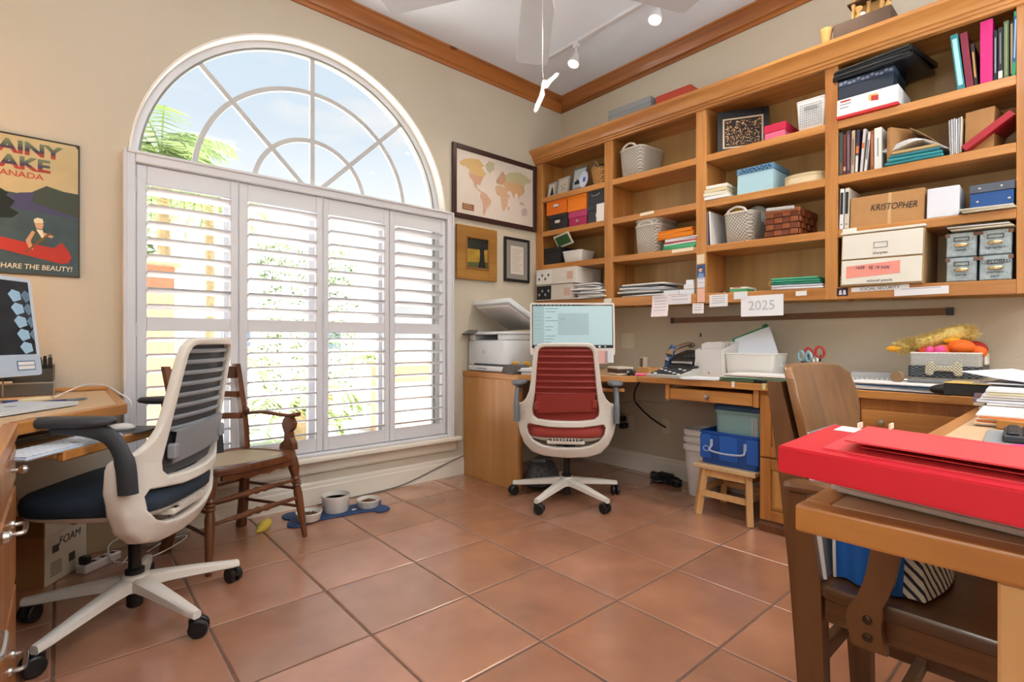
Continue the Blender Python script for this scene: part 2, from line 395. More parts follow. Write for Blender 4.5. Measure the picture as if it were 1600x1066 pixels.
for i in range(-5, 6):
    for j in range(-10, 2):
        x0, x1 = TX+i*P, TX+(i+1)*P; y0, y1 = TY+j*P, TY+(j+1)*P
        cx0, cx1, cy0, cy1 = max(x0, XL), min(x1, XR), max(y0, YF), min(y1, YB)
        if cx1-cx0 < .03 or cy1-cy0 < .03: continue
        if (cx0, cx1, cy0, cy1) == (x0, x1, y0, y1):
            if proto is None: proto = tilemesh(x0, x1, y0, y1)
            else: piece(proto, ((x0+x1)/2, (y0+y1)/2, 0), fl)
        else: tilemesh(cx0, cx1, cy0, cy1)
# ---- baseboards
def base(name, axis, a, b, at, sgn):
    h = .135
    pr = [(0, 0), (.016, 0), (.016, h-.035), (.012, h-.028), (.012, h-.012), (.005, h), (0, h)]
    m = MB(); m.prism([(at+sgn*u, v) for u, v in pr], axis, a, b); return struct(m.build(name, M['trim']))
base('baseboard_back', 'x', XL, XR, YB, -1)
base('baseboard_right', 'y', YF, YB-.016, XR, -1)
base('baseboard_left', 'y', YF, YB-.016, XL, 1)
# ---- wooden crown moulding under the ceiling, with scarf joints as separate lengths
CR = [(0, 2.965), (.012, 2.965), (.016, 2.985), (.028, 2.992), (.034, 3.005), (.05, 3.03), (.066, 3.048), (.072, 3.056), (.082, 3.058), (.085, ZC), (0, ZC)]
def crown(name, axis, cuts, at, mt):
    root = structroot(name)
    for k, (a, b) in enumerate(zip(cuts, cuts[1:])):
        m = MB(); m.prism([(at-u, v) for u, v in CR], axis, a+(.0006 if k else 0), b); m.build('crown_length', mt, root, smooth=True, angle=25)
crown('trim_1', 'x', [XL, 2.02, XR-.001], YB, M['crownX'])
crown('trim_2', 'y', [YF, .9, YB-.001], XR, M['crownY'])
crown('trim_3', 'y', [YF, 1.0, YB], XL, M['crownY'])
for o in [x for x in bpy.data.objects if x.parent and x.parent.name == 'trim_3']: o.scale.x = -1; o.location.x = 2*XL
# ================================================================== WINDOW
win = structroot('window_1')
m = MB(); n = 48
def ringpts(r, y): return [(CXW-r*math.cos(PI*i/n), y, CZW+r*math.sin(PI*i/n)) for i in range(n+1)]
def archband(m, r0, r1, y0, y1, down=True):
    rings = []
    for i in range(-1 if down else 0, n+2 if down else n+1):
        if i == -1: f = lambda r: (CXW-r, .31)
        elif i == n+1: f = lambda r: (CXW+r, .31)
        else: f = lambda r, i=i: (CXW-r*math.cos(PI*i/n), CZW+r*math.sin(PI*i/n))
        a, b_ = f(r0), f(r1); rings.append([(a[0], y0, a[1]), (b_[0], y0, b_[1]), (b_[0], y1, b_[1]), (a[0], y1, a[1])])
    m.hull(rings)
archband(m, RW-.001, RW-.012, YB+.0, YB+.199); m.build('window_reveal', mat('reveal_paint', '#efe9de', .7), win, smooth=True)
m = MB(); archband(m, RW-.012, RW-.045, 3.185, 3.225); m.build('window_frame', M['white'], win, smooth=True)
m = MB(); archband(m, RW-.045, RW-.055, 3.192, 3.218); m.build('glazing_bead', mat('window_seal', '#8f8f8c', .5), win, smooth=True)
mun = mat('muntin_grey', '#c4c3c2', .5)
CM = 1.875
def arcbar(r, w):
    m = MB(); m.hull([[(CXW-(r-w/2)*math.cos(t), 3.199, CM+(r-w/2)*math.sin(t)), (CXW-(r+w/2)*math.cos(t), 3.199, CM+(r+w/2)*math.sin(t)), (CXW-(r+w/2)*math.cos(t), 3.217, CM+(r+w/2)*math.sin(t)), (CXW-(r-w/2)*math.cos(t), 3.217, CM+(r-w/2)*math.sin(t))] for t in [PI*i/n for i in range(n+1)]])
    m.build('muntin', mun, win, smooth=True)
arcbar(.335, .026); arcbar(.63, .026)
for a in (45, 90, 135):
    t = math.radians(a); m = MB(); m.bar((CXW, 3.2085, CM), (CXW+.87*math.cos(t), 3.2085, CM+.87*math.sin(t)), .026, .021, up=(0, 1, 0))
    m.build('muntin', mun, win)
m = MB(); m.box(CXW-RW+.05, CXW+RW-.05, 3.19, 3.225, CZW-.025, CZW+.03); m.build('transom', M['white'], win)
m = MB(); m.box(CXW-RW+.05, CXW+RW-.05, 3.188, 3.225, .31, .36); m.build('window_sill_rail', M['white'], win)
for x in (.705, 1.167, 1.63):
    m = MB(); m.box(x-.028, x+.028, 3.188, 3.225, .36, CZW-.025); m.build('mullion', M['white'], win)
m = MB(); m.box(CXW-RW+.05, CXW+RW-.05, 3.192, 3.222, 1.06, 1.10); m.build('meeting_rail', M['white'], win)
m = MB(); m.face([(CXW-.87*math.cos(PI*i/n), 3.206, CZW+.03+.855*math.sin(PI*i/n)) for i in range(n+1)]); m.build('arch_pane', M['glass'], win)
for k, (a, b) in enumerate(((.297, .677), (.733, 1.139), (1.195, 1.602), (1.658, 2.037))):
    m = MB(); m.face([(a, 3.206, .36), (b, 3.206, .36), (b, 3.206, 1.82), (a, 3.206, 1.82)]); m.build('pane', M['glass'], win)
# sill and apron
s = structroot('trim_4'); 
m = MB(); m.box(.19, 2.17, 3.015, YB, .268, .298, .008, 2); m.build('window_stool', M['trim'], s)
m = MB(); m.prism([(3.108, .19), (3.092, .19), (3.086, .205), (3.086, .25), (3.075, .268), (3.108, .268)], 'x', .2, 2.16); m.build('apron', M['trim'], s)
# ---- shutters
fr = structroot('trim_5')
def fbar(b, nm='shutter_frame'): m = MB(); m.box(*b, .006, 2); m.build(nm, M['white'], fr)
fbar((.228, .270, 3.045, 3.125, .298, 1.888)); fbar((2.064, 2.108, 3.045, 3.125, .298, 1.888)); fbar((.270, 2.064, 3.045, 3.125, 1.840, 1.888)); fbar((.270, 2.064, 3.05, 3.125, .298, .318))
fbar((.222, .236, 3.035, 3.125, .298, 1.896)); fbar((2.100, 2.114, 3.035, 3.125, .298, 1.896)); fbar((.236, 2.100, 3.035, 3.125, 1.880, 1.896))
lv = mat('shutter_white', '#dcdde3', .4)
def louver(w):
    m = MB(); d, t = .0445, .0058; k = 12
    ring = [(-d*math.cos(2*PI*i/k), t*math.sin(2*PI*i/k)) for i in range(k)]
    m.hull([[(x, u, v) for u, v in ring] for x in (0, w)]); return m
ZU = [1.724-.0808*i for i in range(8)]; ZL = [.995-.0795*i for i in range(8)]
PAN = [('leftmost', .274, .317, .682, .721, 'hinged at the poster wall'), ('second', .725, .770, 1.140, 1.179, 'behind the cane armchair'),
       ('third', 1.185, 1.217, 1.579, 1.618, 'above the blue feeding mat'), ('fourth', 1.622, 1.662, 2.023, 2.060, 'next to the corner desk')]
for nm, xa, la, lb, xb, where in PAN:
    t = thing('plantation_shutter', 'white louvred shutter, %s of four, %s' % (nm, where), 'shutter', (xa, 3.08, .32), group='plantation shutters on the arched window')
    off = t.location
    for a, b in ((xa, la-.001), (lb+.001, xb)):
        m = MB(off); m.box(a, b, 3.066, 3.094, .322, 1.838, .004); m.build('stile', lv, t)
    for z0, z1, nn in ((1.745, 1.838, 'top_rail'), (1.03, 1.098, 'middle_rail'), (.322, .40, 'bottom_rail')):
        m = MB(off); m.box(la-.001, lb+.001, 3.068, 3.092, z0, z1, .003); m.build(nn, lv, t)
    first = None
    for z in ZU+ZL:
        loc = (la-xa+.001, 0, z-.0085-.32)
        if first is None:
            first = louver(lb-la-.002).build('louver', lv, t, smooth=True, angle=50); first.location = loc; first.rotation_euler = (math.radians(-14), 0, 0)
        else: piece(first, loc, t)
    if nm in ('leftmost', 'third'):
        for z in (.55, 1.0, 1.7):
            m = MB(off); m.tube([(xa-.002, 3.062, z), (xa-.002, 3.062, z+.07)], .004, 8); m.build('hinge', M['white'], t)
# ================================================================== OUTSIDE
g = MB(); g.box(-30, 40, YB+.2, 60, -.4, -.3); struct(g.build('ground_outside', mat('pale_gravel', '#f0ede6', .9, noise=(2, .1))))
frond_m = mat('palm_leaf', '#8aa05e', .55, noise=(3, .2)); trunk_m = mat('palm_trunk', '#a08a6a', .9, noise=(12, .2))
def frond(m, o, yaw, pitch, ln, rnd):
    pts = []; d = Vector((math.cos(yaw), math.sin(yaw), 0)); side = Vector((-math.sin(yaw), math.cos(yaw), 0)); z = 0; p = Vector(o); a = pitch
    for i in range(9):
        pts.append(p.copy()); p = p+(d*math.cos(a)+Vector((0, 0, math.sin(a))))*ln/8; a -= .26
    m.tube(pts, [.012]*8+[.003], 4)
    for i in range(1, 8):
        for q in (0, .5):
            c = pts[i].lerp(pts[i+1], q); l = ln*.36*math.sin(PI*(i+q+1)/11)
            for s in (-1, 1):
                tip = c+side*s*l*.8+d*l*.55+Vector((0, 0, -l*.35+rnd.uniform(-.03, .03))); w = d*.03
                m.face([c-w, c+w, tip])
def palm(name, lab, x, y, h, ln, nf, seed, g=None, up=1.1, lo=.05):
    rnd = random.Random(seed); t = thing(name, lab, 'palm', (x, y, -.3), group=g)
    m = MB(); m.tube(spline([(0, 0, 0), (.05, 0, h*.5), (.02, .02, h)], 5), [.11]+[.085]*10, 10); m.build('trunk', trunk_m, t, smooth=True)
    for k in range(nf):
        m = MB(); frond(m, (.02, .02, h), 2*PI*k/nf+rnd.uniform(-.2, .2), rnd.uniform(lo, up), ln*rnd.uniform(.85, 1.1), rnd); m.build('frond', frond_m, t)
G = None
palm('palm_tree', 'tall green palm seen at the left foot of the window arch', 1.15, 9.5, 4.0, 1.25, 40, 1, None, 1.55, -.1)
palm('palm_tree', 'palm whose fronds show low inside the inner arc of the fanlight', 2.35, 12.5, 4.2, 1.3, 30, 2, None, 1.5, .0)
palm('palm_shrub', 'low yellow-green palm outside the second shutter panel', 2.1, 6.3, .45, .85, 14, 3)
palm('palm_shrub', 'low palm outside the third shutter panel near the white post', 3.35, 8.6, .5, .9, 12, 4)
palm('palm_shrub', 'palm clump outside the second shutter, higher than its neighbours', 1.5, 8.2, 1.0, 1.0, 14, 5)
palm('palm_shrub', 'leafy palm outside the first shutter panel, behind the grey chair', .75, 6.2, .5, .8, 12, 6)
palm('palm_shrub', 'dark far palm outside the third shutter panel', 4.9, 9.9, .9, .9, 12, 8)
leafm = mat('hedge_leaf', '#6f8252', .7, noise=(6, .3))
def hedge(lab, x0, x1, y0, y1, h, seed, n=900):
    rnd = random.Random(seed); m = MB()
    for i in range(n):
        c = Vector((rnd.uniform(x0, x1), rnd.uniform(y0, y1), rnd.uniform(-.3, h))); s = rnd.uniform(.04, .09)
        a = Vector((rnd.uniform(-1, 1), rnd.uniform(-1, 1), rnd.uniform(-1, 1))).normalized(); b = a.orthogonal().normalized()
        m.face([c-a*s, c+b*s*.45, c+a*s, c-b*s*.45])
    return tag(m.build('hedge', leafm), lab, 'hedge')
hedge('loose green hedge outside the left shutter panel', .0, 1.2, 10.5, 11, 3.0, 3, 1500)
hedge('loose green hedge far outside the last two shutters', 3.7, 6.2, 13.5, 14, 3.6, 4, 2500)
brick = mat('terracotta_render', '#c99679', .85, noise=(20, .1))
m = MB(); m.box(.36, .66, 4.7, 5.0, -.3, 1.55); m.box(.32, .70, 4.66, 5.04, 1.55, 1.62, .01); tag(m.build('brick_pillar', brick), 'reddish pillar outside the left edge of the first shutter panel', 'pillar')
m = MB(); m.box(3.35, 6.2, 6.6, 6.9, -.3, .62); m.box(3.3, 6.25, 6.55, 6.95, .62, .70); tag(m.build('garden_wall', brick), 'low pinkish garden wall outside the fourth shutter panel', 'wall')
h = thing('neighbour_house', 'white house with a grey roof far beyond the garden', 'house', (3, 24, -.3))
m = MB(); m.box(-7, 9, 0, 7, 0, 2.6); m.build('house_wall', mat('white_render', '#e8e4dc', .9), h)
m = MB(); m.prism([(-.8, 2.6), (7.8, 2.6), (3.5, 4.3)], 'x', -7.6, 9.6); m.build('roof', mat('roof_grey', '#9aa0a6', .8), h)
for x in (-5, -2, 2, 6):
    m = MB(); m.box(x, x+1.1, -.04, .02, .9, 2.1); m.build('house_window', mat('dark_glazing', '#5b6b7a', .2), h)
for x, lab in ((1.62, 'white screen post outside the second shutter panel'), (2.62, 'white screen post outside the third shutter panel'), (3.45, 'white screen post outside the fourth shutter panel')):
    m = MB(); m.box(x-.03, x+.03, 5.1, 5.16, -.3, 1.6); tag(m.build('screen_post', M['white']), lab, 'post', 'posts of the white pool screen')
for z, lab in ((.44, 'lower white screen rail crossing outside the window'), (1.2, 'upper white screen rail crossing outside the window')): m = MB(); m.box(-.5, 5, 5.17, 5.2, z, z+.045); tag(m.build('screen_rail', M['white']), lab, 'rail', 'rails of the white pool screen')
# ================================================================== CEILING FITTINGS
blade_m = mat('fan_white', '#c4c7ce', .45)
fan = thing('ceiling_fan', 'white ceiling fan of broad paddle blades with a hanging pull cord', 'fan', (1.398, 1.418, 2.38))
m = MB(); m.lathe([(.001, -.005), (.06, 0), (.1, .03), (.11, .08), (.1, .13), (.05, .15), (.018, .16), (.018, .62), (.07, .64), (.075, .69), (.001, .69)]); m.build('motor_housing', blade_m, fan, smooth=True)
for k in range(5):
    a = math.radians(50+72*k)
    d = sheet([(.14, -.05), (.24, -.074), (.66, -.082), (.685, -.078), (.695, -.066), (.712, .06), (.705, .076), (.685, .082), (.24, .074), (.14, .05)], thick=.008, bev=.002)
    m = MB(); m.mx = Matrix.Rotation(a, 4, 'Z') @ Matrix.Translation((0, 0, .05)) @ Matrix.Rotation(math.radians(9), 4, 'X'); m.add(d); m.build('blade', blade_m, fan)
    m = MB(); m.mx = Matrix.Rotation(a, 4, 'Z'); m.bar((.08, 0, .06), (.22, 0, .057), .04, .008); m.build('blade_iron', blade_m, fan)
m = MB(); m.tube([(0, 0, 0), (0, 0, -.36)], .0014, 6); m.tube([(0, 0, -.36), (.004, 0, -.385)], .003, 6); m.build('pull_cord', M['chrome'], fan)
FLO = [(.0, 0), (.016, .004), (.030, .026), (.052, .046), (.060, .060), (.048, .064), (.030, .048), (.012, .034), (-.004, .036), (-.010, .020), (-.012, .0), (-.020, -.03), (-.034, -.06), (-.040, -.085), (-.032, -.092), (-.022, -.082), (-.008, -.05), (.004, -.022)]
d = sheet(FLO, thick=.006, bev=.0012)
m = MB(); m.mx = Matrix.Translation((.008, 0, -.425)) @ Matrix.Rotation(math.radians(-41), 4, 'Z') @ Matrix.Rotation(PI/2, 4, 'X'); m.add(d)
m.build('pull_handle', mat('bone_white', '#efece2', .5), fan)
trk = thing('track_light', 'white track rail on the ceiling parallel to the bookcase', 'track', (2.695, 2.1, ZC))
m = MB(trk.location); m.box(2.678, 2.712, .6, 2.67, ZC-.022, ZC, .003); m.build('rail', M['white'], trk)
glow = mat('lamp_face', '#fff3dc', .5, emit=('#fff0d8', 4))
for (y, nm, tl) in ((2.40, 'white spot lamp on the ceiling track nearest the corner, lit', 0), (1.75, 'white spot lamp on the ceiling track half hidden by a fan blade, lit', 1), (.95, 'white spot lamp on the ceiling track above the big bookcase end, lit', 2)):
    t = thing('spot_lamp', nm, 'lamp', (2.695, y, ZC-.022), group='spot lamps on the track')
    m = MB(); m.box(-.015, .015, -.02, .02, -.03, 0, .003); m.tube([(0, 0, -.03), (0, 0, -.075)], .007, 8); m.build('stem', M['white'], t)
    R = Matrix.Translation((0, 0, -.078)) @ Matrix.Rotation(math.radians(22), 4, 'Y')
    m = MB(); m.mx = R; m.lathe([(.001, .012), (.016, .01), (.022, -.01), (.026, -.035), (.04, -.062), (.042, -.082), (.037, -.082), (.036, -.07)], seg=20); m.build('lamp_shade', M['white'], t, smooth=True)
    m = MB(); m.mx = R; m.lathe([(.001, -.0765), (.0365, -.0765)], seg=20); m.build('lamp_face', glow, t)
    o = light('SPOT', 'spot_lamp_light', (2.695-.035, y, ZC-.022-.168), 26, (1, .86, .68), .04, (0, math.radians(22 if tl != 2 else -8), 0), spot=math.radians(115))
# housings of the added ceiling fill panels, out of view
for i, (x, y, sx, sy, e) in enumerate(FILL_PANELS):
    t = thing('fill_panel_lamp', ['added unseen fill panel on the ceiling above the camera', 'added unseen fill panel on the ceiling at the back of the room'][i], 'lamp', (x, y, ZC), group='added fill panels on the ceiling')
    m = MB(); m.box(-sx/2-.02, sx/2+.02, -sy/2-.02, sy/2+.02, -.05, 0, .004); m.build('fill_lamp_frame', M['white'], t)

for i, (x, y, e, z) in enumerate(FILL_UPLIGHTS):  # bodies of the added fill uplighters, all out of view
    t = thing('fill_floor_lamp', ['added unseen fill uplighter left of the camera', 'added unseen fill uplighter in the back corner by the right wall', 'added unseen fill uplighter in the middle of the back wall'][i], 'lamp', (x, y, 0))
    m = MB(); m.lathe([(.001, 0), (.13, 0), (.13, .02), (.02, .03), (.001, .03)], seg=24); m.build('base', M['white'], t, smooth=True)
    m = MB(); m.tube([(0, 0, .03), (0, 0, z-.1)], .013, 10); m.build('pole', M['white'], t, smooth=True)
    m = MB(); m.tube([(0, 0, z-.10), (0, 0, z+.02)], .012, 8); m.build('bulb_stem', M['white'], t, smooth=True)
    m = MB(); m.lathe([(.02, z-.10), (.09, z-.07), (.15, z-.01), (.152, z-.01), (.09, z-.075), (.02, z-.11)], seg=24); m.build('lamp_shade', M['white'], t, smooth=True)

t = thing('added_table_lamp', 'added unseen warm table lamp at the far left end of the left desk', 'lamp', (-.60, 2.75, .7508))  # body of the added warm lamp, beyond the left of view
m = MB(); m.lathe([(.001, 0), (.07, 0), (.07, .015), (.03, .03), (.045, .1), (.055, .17), (.02, .25), (.012, .27), (.012, .44), (.001, .44)], seg=20); m.build('base', mat('lamp_base', '#8a6a48', .4), t, smooth=True)
m = MB(); m.lathe([(.16, .40), (.11, .64), (.108, .64), (.158, .40)], seg=28); m.build('lamp_shade', mat('lamp_shade', '#e9d3a8', .9, trans=0, alpha=.6), t, smooth=True)
# ================================================================== BOOKCASE on the right wall (hung a little out of level)
SLOPE = .026
def up(y): return SLOPE*(y-1.6)
FX = 2.985
def sag(o, off):
    for v in o.data.vertices: v.co.z += up(v.co.y+off[1])
    return o
bk = thing('bookcase', 'long wall-hung pine bookcase of four bays under a moulded cornice', 'bookcase', (3.28, 1.6, 1.212))
def bpart(name, b, mt, bev=.002):
    m = MB(bk.location); m.box(*b, bev); return sag(m.build(name, mt, bk), bk.location)
ST = [(3.03, 3.104), (2.313, 2.386), (1.598, 1.664), (.883, .942), (.15, .23)]
for a, b in ST: bpart('stile', (FX, FX+.02, a, b, 1.212, 2.43), M['caseZ'])
for k, (a, b) in enumerate(ST):
    c = (a+b)/2
    if k == 0: c = b-.026
    if k == 4: c = a+.02
    bpart('partition', (FX+.02, 3.283, c-.02, c+.02, 1.215, 2.43), M['caseZ'])
SH = [2.123, 1.842, 1.568]
for (a0, a1), (b0, b1) in zip(ST, ST[1:]):
    for z in SH: bpart('shelf', (FX-.001, 3.272, b1-.0, a0+.0, z-.042, z), M['caseY'], .003)
    bpart('bottom_shelf', (FX+.02, 3.272, b1-.018, a0+.018, 1.248, 1.273), M['caseY'])
    bpart('back_panel', (3.272, 3.288, b0+.02, a1-.02, 1.215, 2.43), M['ply'], 0)
    bpart('bottom_rail', (FX-.001, FX+.02, b1, a0, 1.212, 1.273), M['caseY'])
    bpart('top_rail', (FX, FX+.02, b1, a0, 2.405, 2.43), M['caseY'])
bpart('top_board', (FX, 3.283, .15, 3.104, 2.43, 2.507), M['caseY'])
cp = [(2.985, 2.405), (2.972, 2.405), (2.970, 2.418), (2.962, 2.420), (2.960, 2.432), (2.950, 2.436), (2.944, 2.452), (2.930, 2.474), (2.912, 2.486), (2.906, 2.492), (2.904, 2.508), (2.985, 2.508)]
for a, b in ((1.31, 3.104), (.10, 1.3095)):
    m = MB(bk.location); m.prism([(u, v) for u, v in cp], 'y', a, b)
    m2 = MB(bk.location)
    m2.hull([[(u, a, v) for u, v in cp], [(u, b, v) for u, v in cp]]); m.bm.free()
    sag(m2.build('cornice', M['caseY'], bk, smooth=True, angle=25), bk.location)
def shelfthing(name, label, cat, x, y, zs, rz=0, group=None, dz=0):
    return thing(name, label, cat, (x, y, zs+up(y)+dz+.0006), group=group, rot=(math.atan(SLOPE), 0, rz))
# metal strip under the bookcase, on the wall
s = thing('wall_strip', 'long thin brown magnetic strip with dark ends on the wall under the bookcase', 'strip', (3.293, 1.25, 1.125))
m = MB(s.location); m.box(3.283, 3.294, .50, 2.0, 1.108, 1.143, .002); m.build('strip', mat('strip_brown', '#7b5638', .5), s)
for a, b in ((.472, .50), (2.0, 2.026)): m = MB(s.location); m.box(3.281, 3.294, a, b, 1.106, 1.145, .002); m.build('end_cap', M['dark'], s)
# ================================================================== RIGHT WORKTOP
ZT = .76
def strip(name, p0, p1, w, z0, z1, mt, parent, off):
    """Edge strip of the worktop from p0 to p1, its width w to the left of the way, grain along it."""
    d = Vector((p1[0]-p0[0], p1[1]-p0[1], 0)); m = MB(); m.box(0, d.length, 0, w, z0-off[2], z1-off[2], .004, 2)
    o = m.build(name, mt, parent); o.location = (p0[0]-off[0], p0[1]-off[1], 0); o.rotation_euler = (0, 0, math.atan2(d.y, d.x)); return o
wt = thing('worktop', 'long pine-edged worktop running along the right wall and out as a peninsula', 'desk', (3.0, 1.6, .72))
PO = [(2.235, 3.105), (2.235, 2.49), (2.70, 1.905), (2.70, .272), (.745, .272), (.745, -.36), (3.29, -.36), (3.29, 3.105)]
IN = [(2.262, 3.10), (2.262, 2.50), (2.726, 1.914), (2.726, .245), (.785, .245), (.785, -.355), (3.286, -.355), (3.286, 3.10)]
m = MB(wt.location); m.prism(IN, 'z', .722, ZT-.0015); m.build('laminate_top', M['lam'], wt)
for a, b, mt in (((2.235, 3.105), (2.235, 2.487), 'deskX'), ((2.235, 2.49), (2.70, 1.905), 'deskX'), ((2.70, 1.91), (2.70, .272), 'deskX'), ((2.734, .272), (.7795, .272), 'deskX'), ((.745, .272), (.745, -.36), 'deskX')):
    strip('edge_strip', a, b, .034, .722 if b[0] > 1 and a[0] > 2.6 and b[1] != .272 or a[0] < 2.6 and b[0] > 1 else .724, ZT, M[mt], wt, wt.location)
m = MB(wt.location); m.box(2.238, 2.262, 2.497, 3.1, 0, .722, .002); m.build('end_panel', M['panelZ'], wt)
m = MB(wt.location); m.box(2.262, 2.282, 2.499, 2.53, 0, .722, .002); m.build('end_cleat', M['doorZ'], wt)
# drawer under the top
for a, b in ((1.168, 1.196), (1.69, 1.716)): m = MB(wt.location); m.box(2.722, 2.76, a, b, .632, .722, .002); m.build('drawer_bracket', M['caseZ'], wt)
m = MB(wt.location); m.box(2.725, 3.1, 1.20, 1.686, .636, .702, .003); dr = m.build('drawer', M['caseY'], wt)
def knob(parent, off, p, d=(-1, 0, 0), r=.016):
    m = MB(off); R = Vector((0, 0, 1)).rotation_difference(Vector(d)).to_matrix().to_4x4(); m.mx = Matrix.Translation(p) @ R
    m.lathe([(.005, 0), (.005, .012), (r*.8, .016), (r, .022), (r*.8, .029), (.001, .032)], seg=14); return m.build('knob', M['chrome'], parent, smooth=True)
knob(dr, wt.location, (2.725, 1.445, .668))
# pull-out keyboard tray under the corner
cd = Vector((2.70-2.235, 1.905-2.49, 0)).normalized(); cn = Vector((-cd.y, cd.x, 0))
m = MB(wt.location); m.mx = Matrix.Translation((2.4675, 2.1975, .66)) @ Matrix.Rotation(math.atan2(cd.y, cd.x), 4, 'Z'); m.box(-.28, .30, -.0, .3, 0, .02, .003); m.build('keyboard_tray', M['caseY'], wt)
# support of the peninsula end
m = MB(wt.location); m.box(.757, .83, -.02, .073, 0, .722, .003); m.build('leg', M['birch'], wt)
m = MB(wt.location); m.box(.76, .80, -.34, -.03, .66, .722, .002); m.build('rail', M['doorZ'], wt)
# ---- base cabinets
def cab(label, y0, y1, rows, side):
    t = thing('base_cabinet', label, 'cabinet', (2.75, (y0+y1)/2, 0), group='base cabinets under the worktop')
    o = t.location; m = MB(o); m.box(2.735, 3.28, y0, y1, .06, .7215, .002); m.build('carcass', M['doorZ'], t)
    m = MB(o); m.prism([(2.765, 0), (2.722, 0), (2.722, .035), (2.735, .06), (2.765, .06)], 'y', y0, y1)
    m.bm.free(); m = MB(o); pl = [(2.765, 0), (2.722, 0), (2.722, .035), (2.735, .06), (2.765, .06)]
    m.hull([[(u, y0, v) for u, v in pl], [(u, y1, v) for u, v in pl]]); m.build('plinth', M['walnut'], t)
    for (z0, z1, panel) in rows:
        a, b = y0+.022, y1-.008
        m = MB(o)
        if panel:
            w = .052
            for q in ((a, a+w, z0, z1), (b-w, b, z0, z1), (a+w, b-w, z0, z0+w), (a+w, b-w, z1-w, z1)): m.box(2.718, 2.735, q[0], q[1], q[2], q[3], .003)
            d = m.build('drawer', M['doorZ'], t)
            m = MB(o); pa, pb, qa, qb = a+w+.002, b-w-.002, z0+w+.002, z1-w-.002; e = .02
            m.hull([[(2.734, pa, qa), (2.734, pb, qa), (2.734, pb, qb), (2.734, pa, qb)], [(2.731, pa, qa), (2.731, pb, qa), (2.731, pb, qb), (2.731, pa, qb)], [(2.722, pa+e, qa+e), (2.722, pb-e, qa+e), (2.722, pb-e, qb-e), (2.722, pa+e, qb-e)]])
            m.build('raised_panel', M['panelZ'], d)
        else:
            m.box(2.716, 2.735, a, b, z0, z1, .004); d = m.build('drawer', M['caseY'], t)
            knob(d, o, (2.716, (a+b)/2+.12, (z0+z1)/2+.005), r=.014)
    return t
cab('oak base cabinet with two raised panel drawers, beside the step stool', .72, 1.167, [(.386, .70, 1), (.062, .376, 1)], 0)
cab('oak base cabinet with plain shallow drawers, behind the wooden armchair', .29, .718, [(.565, .672, 0), (.415, .55, 0), (.24, .40, 0), (.065, .225, 0)], 0)
# ================================================================== LEFT DESK
ld = thing('corner_desk', 'pine-edged corner desk with a slanting inner edge below the canoe poster', 'desk', (-.4, 2.2, .7))
ZL_ = .75; o = ld.location
INL = [(.16, 3.1), (.16, 2.37), (-.115, 2.022), (-.115, .72), (-.745, .72), (-.745, 3.1)]
m = MB(o); m.prism(INL, 'z', .712, ZL_-.0015); m.build('laminate_top', M['lam'], ld)
for a, b in (((.185, 2.363), (.185, 3.105)), ((-.09, 2.017), (.185, 2.363)), ((-.09, .70), (-.09, 2.017))): strip('edge_strip', a, b, .032, .712, ZL_, M['deskX'], ld, o)
m = MB(o); m.box(-.745, .17, 3.09, 3.107, ZL_, ZL_+.018, .003); m.build('backsplash', M['deskX'], ld)
m = MB(o); m.box(-.745, -.728, .75, 3.09, 0, .712, .002); m.build('back_panel', M['panelZ'], ld)
ka = math.atan2(2.363-2.017, .275)
m = MB(o); m.mx = Matrix.Translation((.0475, 2.19, .64)) @ Matrix.Rotation(ka, 4, 'Z'); m.box(-.2, .235, -.085, .2, 0, .018, .002); m.build('keyboard_tray', M['birch'], ld)
m = MB(o); m.mx = Matrix.Translation((.0475, 2.19, .636)) @ Matrix.Rotation(ka, 4, 'Z'); m.box(-.2, .235, -.108, -.085, -.004, .026, .004); m.build('tray_nosing', M['caseY'], ld)
t = thing('drawer_cabinet', 'oak drawer cabinet with steel bow handles under the left desk', 'cabinet', (-.3, 1.4, 0)); o = t.location
m = MB(o); m.box(-.70, -.11, .75, 1.985, .03, .711, .002); m.build('carcass', M['doorZ'], t)
def bow(parent, off, y, z, x):
    m = MB(off); m.tube(spline([(x, y-.045, z), (x+.022, y-.045, z), (x+.027, y-.03, z), (x+.027, y+.03, z), (x+.022, y+.045, z), (x, y+.045, z)], 4), .0055, 8)
    for s in (-1, 1): m.mx = Matrix.Translation((x, y+.045*s, z)) @ Matrix.Rotation(PI/2, 4, 'Y'); m.lathe([(.012, 0), (.011, .005), (.005, .007)], seg=12)
    m.build('bow_handle', M['chrome'], parent, smooth=True)
for k, (a, b) in enumerate(((1.38, 1.97), (.77, 1.37))):
    for (z0, z1) in ((.60, .70), (.33, .585), (.045, .315)):
        m = MB(o); m.box(-.11, -.093, a, b, z0, z1, .005); d = m.build('drawer', M['doorZ'], t)
        if z1 > .65: knob(d, o, (-.093, (a+b)/2+.12, .655), (1, 0, 0), .011)
        else: bow(d, o, 1.76 if k == 0 else 1.1, z1-.068 if z1 > .5 else .19, -.093)
